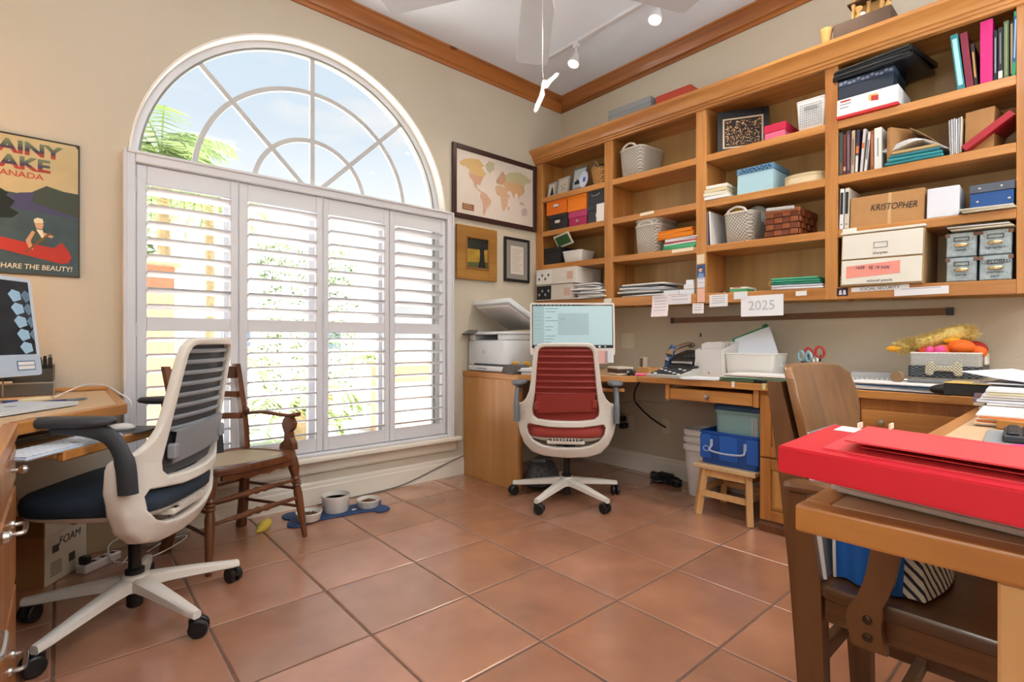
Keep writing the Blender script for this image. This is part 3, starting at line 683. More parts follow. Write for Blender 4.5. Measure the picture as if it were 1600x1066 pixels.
# ================================================================== TASK CHAIRS
shell = mat('chair_shell', '#dcd6cd', .42)
def slices(b, ax, a, c, st):
    v = a
    while v < c:
        co = [0, 0, 0]; no = [0, 0, 0]; co[ax] = v; no[ax] = 1
        bmesh.ops.bisect_plane(b, geom=b.verts[:]+b.edges[:]+b.faces[:], plane_co=co, plane_no=no); v += st
def mirror(h): return h+[(-x, z) for x, z in reversed(h) if abs(x) > 1e-6]
def backy(x, z):
    y = -.20-.075*max(0, (z-.5)/.465)**1.1+(.06*((.5-z)/.2)**2 if z < .5 else 0)
    w = .75*x*x
    if abs(x) > .19: w += .4*(abs(x)-.19)*min(1, max(0, (.68-z)/.1))
    return y+w
def caster(parent, a, r, yaw, mt):
    m = MB(); m.mx = Matrix.Translation((r*math.cos(a), r*math.sin(a), .03)) @ Matrix.Rotation(yaw, 4, 'Z')
    for s in (-1, 1):
        old = m.mx; m.mx = old @ Matrix.Translation((.012, s*.006, 0)) @ Matrix.Rotation(-s*PI/2, 4, 'X')
        m.lathe([(.001, 0), (.026, 0), (.0296, .004), (.0296, .015), (.024, .019), (.001, .019)], seg=18); m.mx = old
    m.tube([(0, 0, 0), (0, 0, .048)], .008, 8); m.box(-.018, .014, -.006, .006, -.004, .03, .003)
    return m.build('caster', mt, parent, smooth=True)
def task_chair(label, loc, rz, base_rot, fabric, ribm, arm_m, seatm):
    t = thing('task_chair', label, 'chair', loc, rz)
    out = mirror([(0, .970), (.125, .969), (.153, .962), (.174, .942), (.184, .905), (.193, .83), (.203, .74), (.214, .685), (.234, .642), (.256, .618), (.280, .609), (.298, .603), (.302, .59), (.300, .56), (.295, .50), (.280, .43), (.252, .365), (.205, .318), (.13, .296), (0, .288)])
    h1 = mirror([(0, .947), (.118, .946), (.142, .939), (.155, .918), (.162, .86), (.171, .76), (.183, .64), (.192, .575), (.188, .545), (.164, .524), (.08, .516), (0, .515)])
    h2 = mirror([(0, .476), (.10, .478), (.18, .488), (.218, .492), (.230, .474), (.221, .43), (.19, .39), (.14, .366), (.08, .357), (0, .355)])
    b = sheet(out, [h1, h2], .028, .008, 2)
    slices(b, 1, .31, .97, .022); slices(b, 0, -.27, .28, .03)
    m = MB(); m.mx = None
    for v in b.verts:
        x, z, d = v.co; th = 1+1.0*max(0, min(1, (.62-z)/.2)); v.co = (x, backy(x, z)+d*th, z)
    m.add(b); m.build('back_frame', shell, t, smooth=True, angle=50)
    # mesh of the back, grid inside the upper opening
    hw = lambda z: max(.05, (.162+(.86-z)*.1) if z < .9 else .158-(z-.9)**2*14)+.003
    m = MB(); zs = [.521+.426*i/26 for i in range(27)]; nx = 12
    P = lambda x, z: (x, backy(x, z)+.004+.012*(1-(x/.2)**2), z)
    m.hull([[P(hw(z)*(2*k/nx-1)*(.93 if z < .535 else 1), z) for k in range(nx+1)] for z in zs], closed=False)
    m.build('back_mesh', fabric, t, smooth=True)
    for k in range(8):
        z = .925-k*.036; w = hw(z)-.002
        m = MB(); m.tube([(x, backy(x, z)-.004+.010*(1-(x/.2)**2), z) for x in [w*(2*i/10-1) for i in range(11)]], .0052, 6, flat=1.5); m.build('back_rib', ribm, t, smooth=True)
    m = MB(); n = 10; rows = []
    for z in (.565, .568, .60, .64, .672, .675):
        e = .0 if z in (.565, .675) else .018
        rows.append([(.170*(2*i/n-1), backy(.170*(2*i/n-1), z)-.006-e+.012*(1-((2*i/n-1)**2)), z+.008*(2*i/n-1)) for i in range(n+1)])
    m.hull(rows, closed=False); m.build('lumbar_pad', ribm, t, smooth=True)
    for s in (-1, 1): m = MB(); m.obox((s*.167, backy(.167, .61)-.02, .61+s*.008), (.03, .03, .05), bev=.006); m.build('lumbar_slider', ribm, t)
    # seat
    sp = [(-.215, .0), (-.20, -.14), (-.15, -.19), (0, -.2), (.15, -.19), (.20, -.14), (.215, 0)]
    m = MB(); rings = []
    for z, s_ in ((.412, .93), (.42, .985), (.452, 1.0), (.471, .98), (.482, .92), (.487, .75), (.488, .3)):
        R = []
        for k in range(40):
            a = 2*PI*k/40; c, q = math.cos(a), math.sin(a); e = .55
            x = .245*math.copysign(abs(c)**e, c)*s_; y = .235*math.copysign(abs(q)**e, q)*s_+.035
            dz = -.018*max(0, (y-.17)/.1)**2 if y > .17 else 0
            R.append((x, y, z+dz))
        rings.append(R)
    m.hull(rings); m.build('seat_cushion', seatm, t, smooth=True, angle=60)
    m = MB(); rings = []
    for z, s_ in ((.375, .62), (.385, .78), (.402, .93), (.413, .97)):
        rings.append([(.245*s_*math.copysign(abs(math.cos(a))**.55, math.cos(a)), .235*s_*math.copysign(abs(math.sin(a))**.55, math.sin(a))+.035, z-(.03*max(0, (.235*s_*math.sin(a)+.035-.17)/.1)**2 if math.sin(a) > 0 else 0)) for a in [2*PI*k/40 for k in range(40)]])
    m.hull(rings); m.build('seat_shell', shell, t, smooth=True)
    m = MB(); m.hull([[(-.05, -.16, .36), (.05, -.16, .36), (.05, .10, .345), (-.05, .10, .345)], [(-.10, -.19, .40), (.10, -.19, .40), (.10, .14, .385), (-.10, .14, .385)]]); m.build('tilt_mechanism', M['black'], t)
    m = MB(); m.box(-.11, .11, -.19, -.10, .375, .398, .006)
    for k in range(9): m.box(-.08+k*.019, -.073+k*.019, -.20, -.12, .398, .408)
    m.build('flexor', shell, t)
    for s in (-1, 1):
        m = MB(); m.tube(spline([(s*.294, -.15, .50), (s*.296, -.14, .60), (s*.296, -.10, .672), (s*.296, -.02, .702), (s*.296, .06, .706)], 5), [.03]*6+[.026]*15, 10, flat=.62, up=(1, 0, 0)); m.build('arm_post', arm_m, t, smooth=True)
        m = MB(); R = []
        for z, q in ((.706, .75), (.712, .97), (.722, 1), (.731, .93), (.734, .6)): R.append([(s*.296+.046*q*math.copysign(abs(math.cos(a))**.7, math.cos(a)), .02+.135*q*math.copysign(abs(math.sin(a))**.75, math.sin(a)), z) for a in [2*PI*k/24 for k in range(24)]])
        m.hull(R); m.build('arm_pad', arm_m, t, smooth=True, angle=60)
    m = MB(); m.lathe([(.022, .03), (.026, .035), (.026, .13), (.03, .14), (.03, .16), (.02, .165), (.02, .36), (.001, .36)], seg=16); m.build('gas_column', M['black'], t, smooth=True)
    m = MB(); m.lathe([(.03, .085), (.05, .09), (.052, .12), (.04, .142), (.028, .145)], seg=20); m.build('base_hub', shell, t, smooth=True)
    for k in range(5):
        a = base_rot+2*PI*k/5-rz; m = MB(); m.mx = Matrix.Rotation(a, 4, 'Z')
        sec = lambda x, w, z0, z1: [(x, -w, z0+.006), (x, -w*.6, z0), (x, w*.6, z0), (x, w, z0+.006), (x, w*.9, z1-.006), (x, w*.55, z1), (x, -w*.55, z1), (x, -w*.9, z1-.006)]
        m.hull([sec(.02, .034, .092, .138), sec(.1, .029, .088, .127), (sec(.22, .023, .074, .108)), sec(.32, .018, .062, .09), sec(.347, .015, .06, .086)]); m.build('base_leg', shell, t, smooth=True, angle=40)
        caster(t, a, .335, a+1.9+k*1.3, M['black'])
    return t
redm = mat('red_mesh', '#8e2a22', .6, noise=(200, .08)); redr = mat('red_rib', '#8c2f27', .5)
darkm = mat('charcoal_mesh', '#4b5056', .6, noise=(200, .08)); darkr = mat('charcoal_rib', '#85898f', .45)
rf = math.atan2(.678, .735)-PI/2
task_chair('red mesh task chair with white frame, seen from behind at the corner desk', (2.36, 2.18, 0), rf-.03, math.radians(193), redm, redr, mat('arm_grey', '#6c7076', .5), mat('red_fabric', '#a3423a', .8, bump=(300, .2)))
A_ = math.atan2(.57, -.82)-PI/2
task_chair('charcoal mesh task chair with white frame, pulled up to the left desk', (.20, 2.285, 0), A_, math.radians(5.6), darkm, darkr, mat('arm_black', '#33373d', .45), mat('navy_fabric', '#2c3a4a', .85, bump=(300, .2))).scale = (1, 1, 1.022)
# ================================================================== CANE ARMCHAIR by the window
ww = M['walnut']
def turned(m, p0, p1, prof, seg=10):
    p0 = Vector(p0); p1 = Vector(p1); m.tube([p0.lerp(p1, t) for t, r in prof], [r for t, r in prof], seg); return m
t = thing('cane_armchair', 'brown turned-leg armchair with a woven cane seat by the shutters', 'chair', (.625, 2.71, 0), math.radians(201))
LEG = [(0, .011), (.12, .014), (.3, .018), (.55, .021), (.62, .016), (.64, .023), (.66, .017), (.68, .024), (.70, .017), (.72, .024), (.75, .018), (.85, .026), (.95, .024), (1, .018)]
for s in (-1, 1):
    m = MB(); turned(m, (s*.245, .185, 0), (s*.205, .14, .41), LEG, 12); m.build('leg', ww, t, smooth=True)
    m = MB(); pts = spline([(s*.19, -.235, 0), (s*.172, -.185, .2), (s*.165, -.165, .43), (s*.168, -.19, .62), (s*.176, -.255, .86)], 5)
    m.hull([[(p.x-w, p.y-d, p.z), (p.x+w, p.y-d, p.z), (p.x+w, p.y+d, p.z), (p.x-w, p.y+d, p.z)] for p, w, d in [(p, .017-.004*i/len(pts), .021-.006*i/len(pts)) for i, p in enumerate(pts)]]); m.build('back_post', ww, t, smooth=True)
STRE = [(0, .008), (.2, .010), (.35, .012), (.4, .016), (.45, .011), (.5, .017), (.55, .011), (.6, .016), (.65, .012), (.8, .010), (1, .008)]
for z in (.20, .29):
    f = z/.41; x = .245-.04*f; y = .185-.045*f
    m = MB(); turned(m, (-x, y, z), (x, y, z), STRE); m.build('stretcher', ww, t, smooth=True)
    m = MB(); m.tube([(-.175, -.19+.0*f, z-.03), (.175, -.19, z-.03)], .008, 8); m.build('stretcher', ww, t, smooth=True)
    for s in (-1, 1): m = MB(); m.tube([(s*x, y, z-.045), (s*.176, -.195, z-.045)], .008, 8); m.build('stretcher', ww, t, smooth=True)
def seatring(s, z):
    R = []
    for k in range(36):
        a = 2*PI*k/36; c, q = math.cos(a), math.sin(a)
        y = .205*math.copysign(abs(q)**.8, q)*s-.0; x = (.225+.05*(y/.2))*math.copysign(abs(c)**.65, c)*s; R.append((x, y, z))
    return R
m = MB(); m.hull([seatring(.93, .395), seatring(1, .402), seatring(1.02, .42), seatring(1.0, .433), seatring(.80, .433), seatring(.78, .428), seatring(.77, .40)], cap0=False, cap1=False); m.build('seat_frame', ww, t, smooth=True)
m = MB(); m.hull([seatring(.80, .428), seatring(.5, .430), seatring(.1, .431)]); m.build('cane_seat', weave('cane', '#d8c9a8', '#6b5238', 420, 1, .6, .5), t, smooth=True)
m = MB(); P1 = [(-.18, 0), (.18, 0), (.18, -.022), (.12, -.03), (.09, -.024), (.05, -.036), (0, -.03), (-.05, -.036), (-.09, -.024), (-.12, -.03), (-.18, -.022)]
m.prism([(x, z+.398) for x, z in P1], 'y', .165, .18); m.build('seat_apron', ww, t)
for zc, hgt, bow_ in ((.815, .062, .035), (.70, .03, .03), (.59, .03, .028)):
    m = MB(); yb = -.255+(.86-zc)*.22 if zc > .62 else -.19; r = []
    for i in range(11):
        u = 2*i/10-1; x = .168*u; y = yb-bow_*(1-u*u); cz = zc+(.012*(1-u*u) if zc < .8 else .006*(1-u*u)); hh = hgt/2
        r.append([(x, y-.008, cz-hh), (x, y+.008, cz-hh), (x, y+.008, cz+hh), (x, y-.008, cz+hh)])
    m.hull(r); m.build('back_slat', ww, t, smooth=True)
for s in (-1, 1):
    m = MB(); pts = spline([(s*.168, -.185, .60), (s*.20, -.08, .612), (s*.238, .06, .60), (s*.25, .13, .608)], 5)
    m.tube(pts, [.014]*6+[.017]*6+[.021]*4, 8, flat=.6); m.ball((s*.172, -.165, .622), .018, sx=.8); m.build('arm', ww, t, smooth=True)
    m = MB(); pr = [(.045, .595), (.075, .595), (.1, .565), (.095, .54), (.075, .52), (.08, .49), (.10, .465), (.105, .43), (.0, .43), (.01, .455), (.035, .475), (.04, .51), (.02, .55), (.03, .58)]
    x = s*.238; m.prism([(y+.02, z) for y, z in pr], 'x', x-.015, x+.015); m.build('arm_support', ww, t)
# ================================================================== OAK ARMCHAIR at the peninsula
t = thing('oak_armchair', 'dark oak armchair with a curved back board, tucked under the peninsula', 'chair', (1.44, .23, 0), math.radians(180))
oz, oy = M['oakZ'], M['oakY']; o_ = M['oakX']
for s in (-1, 1):
    m = MB(); pts = [(s*.17, -.185, 0), (s*.17, -.195, .25), (s*.17, -.205, .45), (s*.17, -.23, .65), (s*.165, -.275, .885)]
    m.hull([[(x-w, y-d, z), (x+w, y-d, z), (x+w, y+d, z), (x-w, y+d, z)] for (x, y, z), w, d in zip(pts, (.019, .021, .022, .02, .016), (.022, .028, .032, .028, .016))]); m.build('back_post', oz, t, smooth=True)
    m = MB(); pts = [(s*.185, .20, 0), (s*.175, .17, .42)]; m.bar(pts[0], pts[1], .035, .035, w1=.042, h1=.042); m.build('leg', oz, t)
    m = MB(); m.box(s*.168-.012, s*.168+.012, -.17, .17, .17, .20, .003); m.build('stretcher', o_ if False else oy, t)
    # arm and its curved support
    pts = spline([(s*.20, -.235, .655), (s*.225, -.15, .665), (s*.235, .0, .662), (s*.225, .07, .655)], 5)
    m = MB(); m.tube(pts, [.018]+[.024]*(len(pts)-2)+[.02], 10, flat=.65); m.build('arm', M['oakY'], t, smooth=True)
    sp = spline([(-.075, .36), (-.085, .42), (-.06, .50), (-.045, .58), (-.02, .65)], 5)
    m = MB(); x0, x1 = s*.222, s*.202
    m.hull([[(x0, p.x-.03+.006*(i > 6), p.y), (x1, p.x-.03+.006*(i > 6), p.y), (x1, p.x+.03-.006*(i > 6), p.y), (x0, p.x+.03-.006*(i > 6), p.y)] for i, p in enumerate([Vector((a[0], a[1], 0)) for a in sp])]); sup = m.build('arm_support', oz, t)
    for z in (.385, .42):
        m = MB(); m.mx = Matrix.Translation((s*.223, -.078, z)) @ Matrix.Rotation(s*PI/2, 4, 'Y'); m.lathe([(.009, 0), (.0085, .003), (.004, .005), (.0005, .0055)], seg=12); m.build('bolt', mat('bolt', '#4a3a30', .3, .8), sup, smooth=True)
for y in (-.06, .12): m = MB(); m.box(-.158, .158, y-.012, y+.012, .172, .198, .003); m.build('stretcher', M['oakX'] if False else oz, t)
m = MB(); m.box(-.155, .155, -.20, -.178, .25, .29, .003); m.build('stretcher', oz, t)
m = MB(); rings = []
for z, q in ((.418, .97), (.424, 1), (.442, 1), (.45, .98)): rings.append([(x*q, y*q, z) for x, y in rrect(.40, .42, .05, 5, 0, .02)])
rings.append([(x*.8, y*.8, .446) for x, y in rrect(.40, .42, .05, 5, 0, .02)])
m.hull(rings); m.build('seat', wood('oak_seat', '#5d3d24', '#3b2413', 'y', fine=40, rough=.3), t, smooth=True)
m = MB(); m.box(-.18, .18, -.17, .19, .365, .418, .003); m.build('seat_rail', oy, t)
# curved back board
BB = [(0, .925), (.10, .925), (.165, .915), (.195, .89), (.203, .85), (.200, .80), (.185, .74), (.165, .70), (.12, .705), (.09, .745), (.06, .715), (0, .71)]
BB = mirror([(0, .922), (.10, .924), (.165, .918), (.195, .895), (.205, .85), (.200, .80), (.185, .75), (.165, .705), (.10, .70), (0, .70)])
b = sheet(BB, [], .02, .005, 2); slices(b, 0, -.19, .2, .028)
for v in b.verts:
    x, z, d = v.co; v.co = (x, -.235-(z-.7)*.22-.0+.045*(x/.2)**2-.028+.03+d, z)
m = MB(); m.add(b); m.build('back_board', wood('oak_board', '#8a613c', '#6b4728', 'z', fine=40, rough=.35), t, smooth=True)
# ================================================================== THINGS IN THE BOOKCASE
R_, S1_, S2_, S3_ = 1.273, 2.123, 1.842, 1.568      # shelf heights: bottom, top, middle, lower
def bx(t, name, mt, w, d, h, x=0, y=0, z=0, bev=.002, parent=None):
    """Box in shelf terms: w along the shelf, d into it, h up, front at x."""
    m = MB(); m.box(x, x+d, y-w/2, y+w/2, z, z+h, bev); return m.build(name, mt, parent or t)
def cmat(h, rough=.6): return mat('colour_'+h.strip('#'), h, rough)
def lidbox(name, label, cat, x, y0, y1, zs, h, d, c, lidc=None, lidh=.035, plate=None, dz=0, group=None, rz=0):
    w = abs(y1-y0); t = shelfthing(name, label, cat, x, (y0+y1)/2, zs, rz, group, dz)
    bx(t, 'body', cmat(c), w-.008, d-.008, h-.004, .004)
    lid = bx(t, 'lid', cmat(lidc or c), w, d, lidh, 0, 0, h-lidh, .003)
    if plate:
        m = MB(); m.box(-.003, .003, -.028, .028, h*.42, h*.42+.026, .001); p = m.build('label_holder', M['chrome'], t)
        m = MB(); m.box(-.0036, 0, -.023, .023, h*.42+.005, h*.42+.021); m.build('label_card', M['paper'], p)
    return t
def frame(name, label, y, zs, w, h, x, fc, pc, lean=.15, draw=None, dz=0, bord=.012):
    t = thing(name, label, 'frame', (x, y, zs+up(y)+dz+.001), rot=(0, lean, 0))
    m = MB()
    for q in ((-w/2, -w/2+bord, 0, h), (w/2-bord, w/2, 0, h), (-w/2+bord, w/2-bord, 0, bord), (-w/2+bord, w/2-bord, h-bord, h)): m.box(0, .014, *q, .001)
    m.build('frame', cmat(fc), t)
    m = MB(); m.box(.004, .012, -w/2+bord, w/2-bord, bord, h-bord); m.build('print', cmat(pc, .3), t)
    if draw: draw(t, w, h)
    return t
def blot(t, col, pts, x=.0035, name='picture_shape', mt=None):
    m = MB(); m.hull([[(x, u, v) for u, v in pts], [(x+.0006, u, v) for u, v in pts]]); return m.build(name, mt or cmat(col), t)
# ---- bay 1, top
def d1(t, w, h): blot(t, '#2b2f2b', [(.02, .02), (.01, .06), (.005, .1), (-.01, .07), (-.025, .02)])
def d2(t, w, h):
    for u, v in ((0, .06), (.02, .08), (-.02, .05), (.01, .045), (-.012, .085)): blot(t, '#8a8378', [(u-.006, v-.006), (u+.006, v-.006), (u+.006, v+.006), (u-.006, v+.006)])
def d3(t, w, h):
    blot(t, '#26303a', [(-.05, .07), (.045, .07), (.05, .095), (.03, .10), (.025, .115), (.0, .09), (-.05, .09)]); blot(t, '#7d8c94', [(-.055, .02), (.055, .02), (.055, .04), (-.055, .04)])
frame('picture_frame', 'small silver frame with a dark figure, leftmost on the top shelf', 2.975, S1_, .092, .128, 3.03, '#a9aaa6', '#d9d6cc', .16, d1)
frame('picture_frame', 'small silver frame with a spotted pale print, top shelf beside the dark figure', 2.86, S1_, .125, .150, 3.04, '#a9aaa6', '#cfc9ba', .16, d2)
frame('picture_frame', 'tall grey framed photo behind the blue oval plate', 2.71, S1_, .145, .205, 3.06, '#6b7276', '#bcc8cc', .16, d3)
t = thing('oval_plate', 'oval blue and white porcelain plate standing on the top shelf', 'plate', (3.005, 2.60, S1_+up(2.6)+.001), rot=(0, .14, 0))
m = MB(); m.mx = Matrix.Translation((0, 0, .066)) @ Matrix.Rotation(-PI/2, 4, 'Y'); m.lathe([(.001, .004), (.03, .004), (.042, .010), (.043, .008), (.03, 0), (.001, 0)], seg=28, sx=1.5, sy=1); m.build('dish', mat('porcelain', '#c9cfe4', .2), t, smooth=True)
m = MB(); m.mx = Matrix.Translation((-.0042, 0, .066)) @ Matrix.Rotation(-PI/2, 4, 'Y')
for k in range(14): a = 2*PI*k/14; m.ball((.048*math.cos(a), .032*math.sin(a), 0), .005, 6, 4, sz=.15)
m.ball((0, 0, 0), .016, 10, 6, sx=1.4, sz=.1); m.build('blue_pattern', cmat('#4a5fa8'), t)
def openbasket(t, w, d, h, mt, tap=.86, rimr=.005, rimm=None, x=0, rad=.03, arch=0, archw=.05, back=True):
    m = MB(); R = []
    f = lambda q, z, ins=0: [(x+d/2+u*q-(math.copysign(ins, u) if ins else 0), v*q-(math.copysign(ins, v) if ins else 0), z) for u, v in rrect(d, w, rad, 5)]
    for z, q in ((0, tap-.03), (.004, tap), (h*.5, (tap+1)/2), (h, 1)): R.append(f(q, z))
    for z, q in ((h, .965), (h*.5, (tap+1)/2-.035), (.008, tap-.05)): R.append(f(q, z))
    m.hull(R); m.build('basket_wall', mt, t, smooth=True, angle=50)
    m = MB(); m.tube([Vector(p) for p in f(.985, h)]+[Vector(f(.985, h)[0])], rimr, 6, caps=False); m.build('rim', rimm or mt, t, smooth=True)
    if arch:
        for xx in ([x+.002, x+d-.002] if back else [x+.002]):
            m = MB(); m.tube(spline([(xx, -archw*1.3, h-.004), (xx, -archw, h+arch*.55), (xx, 0, h+arch), (xx, archw, h+arch*.55), (xx, archw*1.3, h-.004)], 5), .0075, 8); m.build('handle', rimm or mt, t, smooth=True)
knit = weave('knit_plastic', '#cfc9bf', '#8f887c', 330, 300, .6, .7); rimk = mat('knit_rim', '#d6d0c6', .5)
t = shelfthing('wicker_basket', 'small tan wicker basket holding dark odds and ends on the top shelf', 'basket', 3.0, 2.478, S1_)
openbasket(t, .15, .16, .125, weave('wicker', '#cf9f5c', '#8f6330', 300, 260, .7, .8), .72, rad=.05)
t = shelfthing('eyeglass_case', 'dark cloth pouch with wire loops heaped in the small tan wicker basket', 'pouch', 3.02, 2.47, S1_, dz=.09)
m = MB(); m.ball((.06, 0, .045), .05, 12, 8, sx=.9, sy=1.1, sz=.7); m.build('pouch', M['ink'], t, smooth=True)
m = MB(); m.tube(spline([(.02, .02, .06), (.015, .04, .10), (.02, .05, .085), (.015, .06, .055)], 5), .003, 6); m.tube(spline([(.01, .03, .055), (.0, .05, .06), (.0, .065, .04)], 5), .003, 6); m.build('wire_loop', M['chrome'], t, smooth=True)
# bay 1, middle: boxes in two layers
lidbox('storage_box', 'black card box with a steel label holder, under the orange one', 'box', 3.005, 2.985, 2.770, S2_, .125, .24, '#26272a', plate=1)
lidbox('storage_box', 'orange card box with a steel label holder, leftmost of the two orange', 'box', 3.0, 3.005, 2.775, S2_, .135, .24, '#e8761c', plate=1, dz=.126)
t = lidbox('storage_box', 'magenta floral card box below the plain orange box', 'box', 3.005, 2.762, 2.572, S2_, .118, .22, '#a82b5c', '#b5406e', .05)
m = MB(); m.box(-.003, .002, -.012, .012, .03, .05, .001); m.build('clasp', M['chrome'], t)
lidbox('storage_box', 'plain orange card box on the magenta floral box', 'box', 3.0, 2.77, 2.572, S2_, .135, .24, '#ee8420', dz=.12)
for k, (lab, dz) in enumerate((('charcoal box with a label, below the charcoal box with a handle', 0), ('charcoal box with a wire handle on its front, upper of the pair', .141))):
    t = lidbox('storage_box', lab, 'box', 3.0, 2.562, 2.392, S2_, .14, .25, '#3b3f47', lidh=.05, dz=dz)
    m = MB()
    if k: m.tube(spline([(0, -.035, .075), (-.012, -.03, .06), (-.013, 0, .055), (-.012, .03, .06), (0, .035, .075)], 4), .0035, 6); m.build('handle', M['chrome'], t, smooth=True)
    else: m.box(-.003, .001, -.03, .0, .04, .065, .001); m.build('label_card', M['paper'], t)
t = shelfthing('note_paper', 'white slip of paper standing against the lower charcoal box', 'paper', 2.99, 2.42, S2_); m = MB(); m.box(0, .001, -.027, .045, 0, .13); m.build('slip', M['paper'], t)
# bay 1, lower
lidbox('storage_box', 'plain black box at the left end of the lower shelf', 'box', 3.0, 3.028, 2.845, S3_, .135, .22, '#232427')
t = thing('tin_box', 'open green and cream box lid propped on the black box', 'box', (3.02, 2.80, S3_+up(2.8)+.137), rot=(math.radians(-8), -.5, 0))
m = MB(); m.box(0, .012, -.085, .085, 0, .10, .002); m.build('lid', cmat('#d8d4c4'), t); m = MB(); m.box(-.002, .001, -.072, .072, .014, .088); m.build('green_panel', cmat('#2e5a30'), t)
t = shelfthing('white_tray', 'small white open tray on the lower shelf beside the plain black box', 'tray', 3.0, 2.725, S3_)
openbasket(t, .20, .17, .085, mat('white_plastic', '#e4e4e2', .4), .85, rad=.02)
# bay 1, bottom
for k, (lab, x, y0, y1, z, c) in enumerate((('white toner carton with printed dots, lower of two beside the map', 2.945, 3.06, 2.66, 0, '#d6cfc6'), ('white toner carton on top of the black-fronted one', 2.935, 3.05, 2.62, .125, '#dcd7d0'))):
    t = thing('toner_carton', lab, 'carton', (x, (y0+y1)/2, R_+up(2.85)+z+.001), rot=(.026, 0, 0))
    w = y0-y1; bx(t, 'carton', cmat(c, .7), w, .30, .122, bev=.001)
    m = MB(); m.box(-.001, .002, w/2-.17, w/2-.005, .006, .116); f = m.build('printed_end', cmat('#1d1e20' if k == 0 else '#e8e6e2'), t)
    for i in range(4): m = MB(); q = w/2-.035-.035*i; m.ball((-.0012, q, .075 if i % 2 else .045), .012, 10, 6, sx=.1); m.build('printed_mark', cmat('#8d98a6' if k == 0 else '#5a6472'), f)
    m = MB(); m.box(-.001, .002, -w/2+.03, -w/2+.09, .03, .09); m.build('printed_patch', cmat('#cfae9f'), t)
t = thing('envelope_pile', 'loose pile of white envelopes and mail at the bottom beside the toner cartons', 'papers', (2.975, 2.52, R_+up(2.5)+.001), rot=(.026, 0, 0))
rnd = random.Random(3)
for i in range(9):
    m = MB(); m.obox((.10+rnd.uniform(-.02, .02), rnd.uniform(-.04, .06) if i < 6 else .02, .006+i*.0125), (.22, .25-(i > 5)*.04, .009), (rnd.uniform(-.02, .02), rnd.uniform(-.03, .03), rnd.uniform(-.25, .25)), .001); m.build('envelope', M['paper'] if i % 3 else M['paperblue'], t)
m = MB(); m.obox((.0, .15, .03), (.01, .05, .03), (0, 0, .2)); m.build('red_stamp', cmat('#a8434a'), t)
# ---- bay 2
def knitbasket(label, y, zs, w=.215, d=.27, h=.195, dz=0, x=3.0, rz=0):
    t = shelfthing('knit_basket', label, 'basket', x, y, zs, rz, 'grey plastic knit baskets', dz); openbasket(t, w, d, h, knit, .86, .006, rimk, 0, .05, .032, .045); return t
knitbasket('grey knit basket alone on the top shelf of the second bay', 2.185, S1_, rz=-.1)
knitbasket('grey knit basket, lower of the nested pair beside orange folders', 2.05, S3_, .21, .26, .19)
knitbasket('grey knit basket, nested on top of another beside orange folders', 2.045, S3_, .205, .25, .19, dz=.038)
t = shelfthing('orange_envelopes', 'stack of orange envelopes leaning over coloured folders', 'envelopes', 2.985, 1.82, S3_, -.08, dz=.075)
for i in range(5): m = MB(); m.obox((.13+.004*i, .004*i, .005+i*.0125), (.24, .27, .011), (0, 0, .04*(i % 3-1)), .002); m.build('envelope', cmat('#e08a1e' if i % 2 else '#d97c14'), t)
t = shelfthing('folder_stack', 'stack of green, pink and white folders under the orange envelopes', 'folders', 2.985, 1.79, S3_, -.06)
for i, c in enumerate(('#4fae7c', '#5cb888', '#57b384', '#e7e3e0', '#b8525e', '#e2d7dc', '#cfcbd2')): m = MB(); m.obox((.13, -.003*i, .0052+i*.0103), (.25, .24, .009), (0, 0, .03*((i*7) % 3-1)), .001); m.build('folder', cmat(c), t)
t = shelfthing('magazine_stack', 'stack of silver and white magazines with curled spines, bottom of second bay', 'magazines', 2.985, 2.08, R_, -.04)
for i in range(7): m = MB(); m.obox((.11, .02*(i % 3-1), .0065+i*.0125), (.22, .36-.02*(i % 2), .011), (0, 0, .05*((i*5) % 3-1)), .004); m.build('magazine', cmat(['#d6d8db', '#3a3d42', '#e9e9e8', '#aeb4ba', '#dfe2e4', '#53575c', '#e4e4e2'][i]), t)
t = shelfthing('card_stack', 'white appointment cards stacked at the foot of the third upright', 'cards', 2.985, 1.76, R_)
for k, (y, z, w) in enumerate(((.08, 0, .11), (-.03, 0, .10), (-.045, .032, .07), (-.05, .06, .05))): m = MB(); m.box(0, .06, y-w/2, y+w/2, z, z+.03, .002); m.build('card_block', cmat('#e3e7ee'), t)
# ---- bay 3
t = thing('framed_collage', 'black framed collage of tiny bronze dots with a cream border', 'picture', (3.085, 1.415, S1_+up(1.43)+.001), rot=(0, .06, .50))
w, h = .285, .262
m = MB()
for q in ((-w/2, -w/2+.03, 0, h), (w/2-.03, w/2, 0, h), (-w/2+.03, w/2-.03, 0, .03), (-w/2+.03, w/2-.03, h-.045, h)): m.box(0, .02, *q, .001)
m.build('frame', M['black'], t)
m = MB(); m.box(.006, .014, -w/2+.03, w/2-.03, .03, h-.045); m.build('border', cmat('#d9c3a6'), t)
m = MB(); m.box(.005, .013, -w/2+.04, w/2-.04, .04, h-.055); dk = m.build('dark_ground', cmat('#2c1c14'), t)
rnd = random.Random(5)
for col in ('#c9a06a', '#8f5a34', '#e0c8a0'):
    m = MB()
    for i in range(90):
        v = rnd.uniform(.05, h-.065); r = .0022+.0028*(v/h); c = (.005, rnd.uniform(-w/2+.047, w/2-.047), v)
        m.hull([[(.0046, c[1]+r*math.cos(a), c[2]+r*math.sin(a)) for a in (0, 1.05, 2.1, 3.14, 4.2, 5.24)], [(.0056, c[1]+r*math.cos(a), c[2]+r*math.sin(a)) for a in (0, 1.05, 2.1, 3.14, 4.2, 5.24)]])
    m.build('dots', cmat(col), dk, kind='stuff')
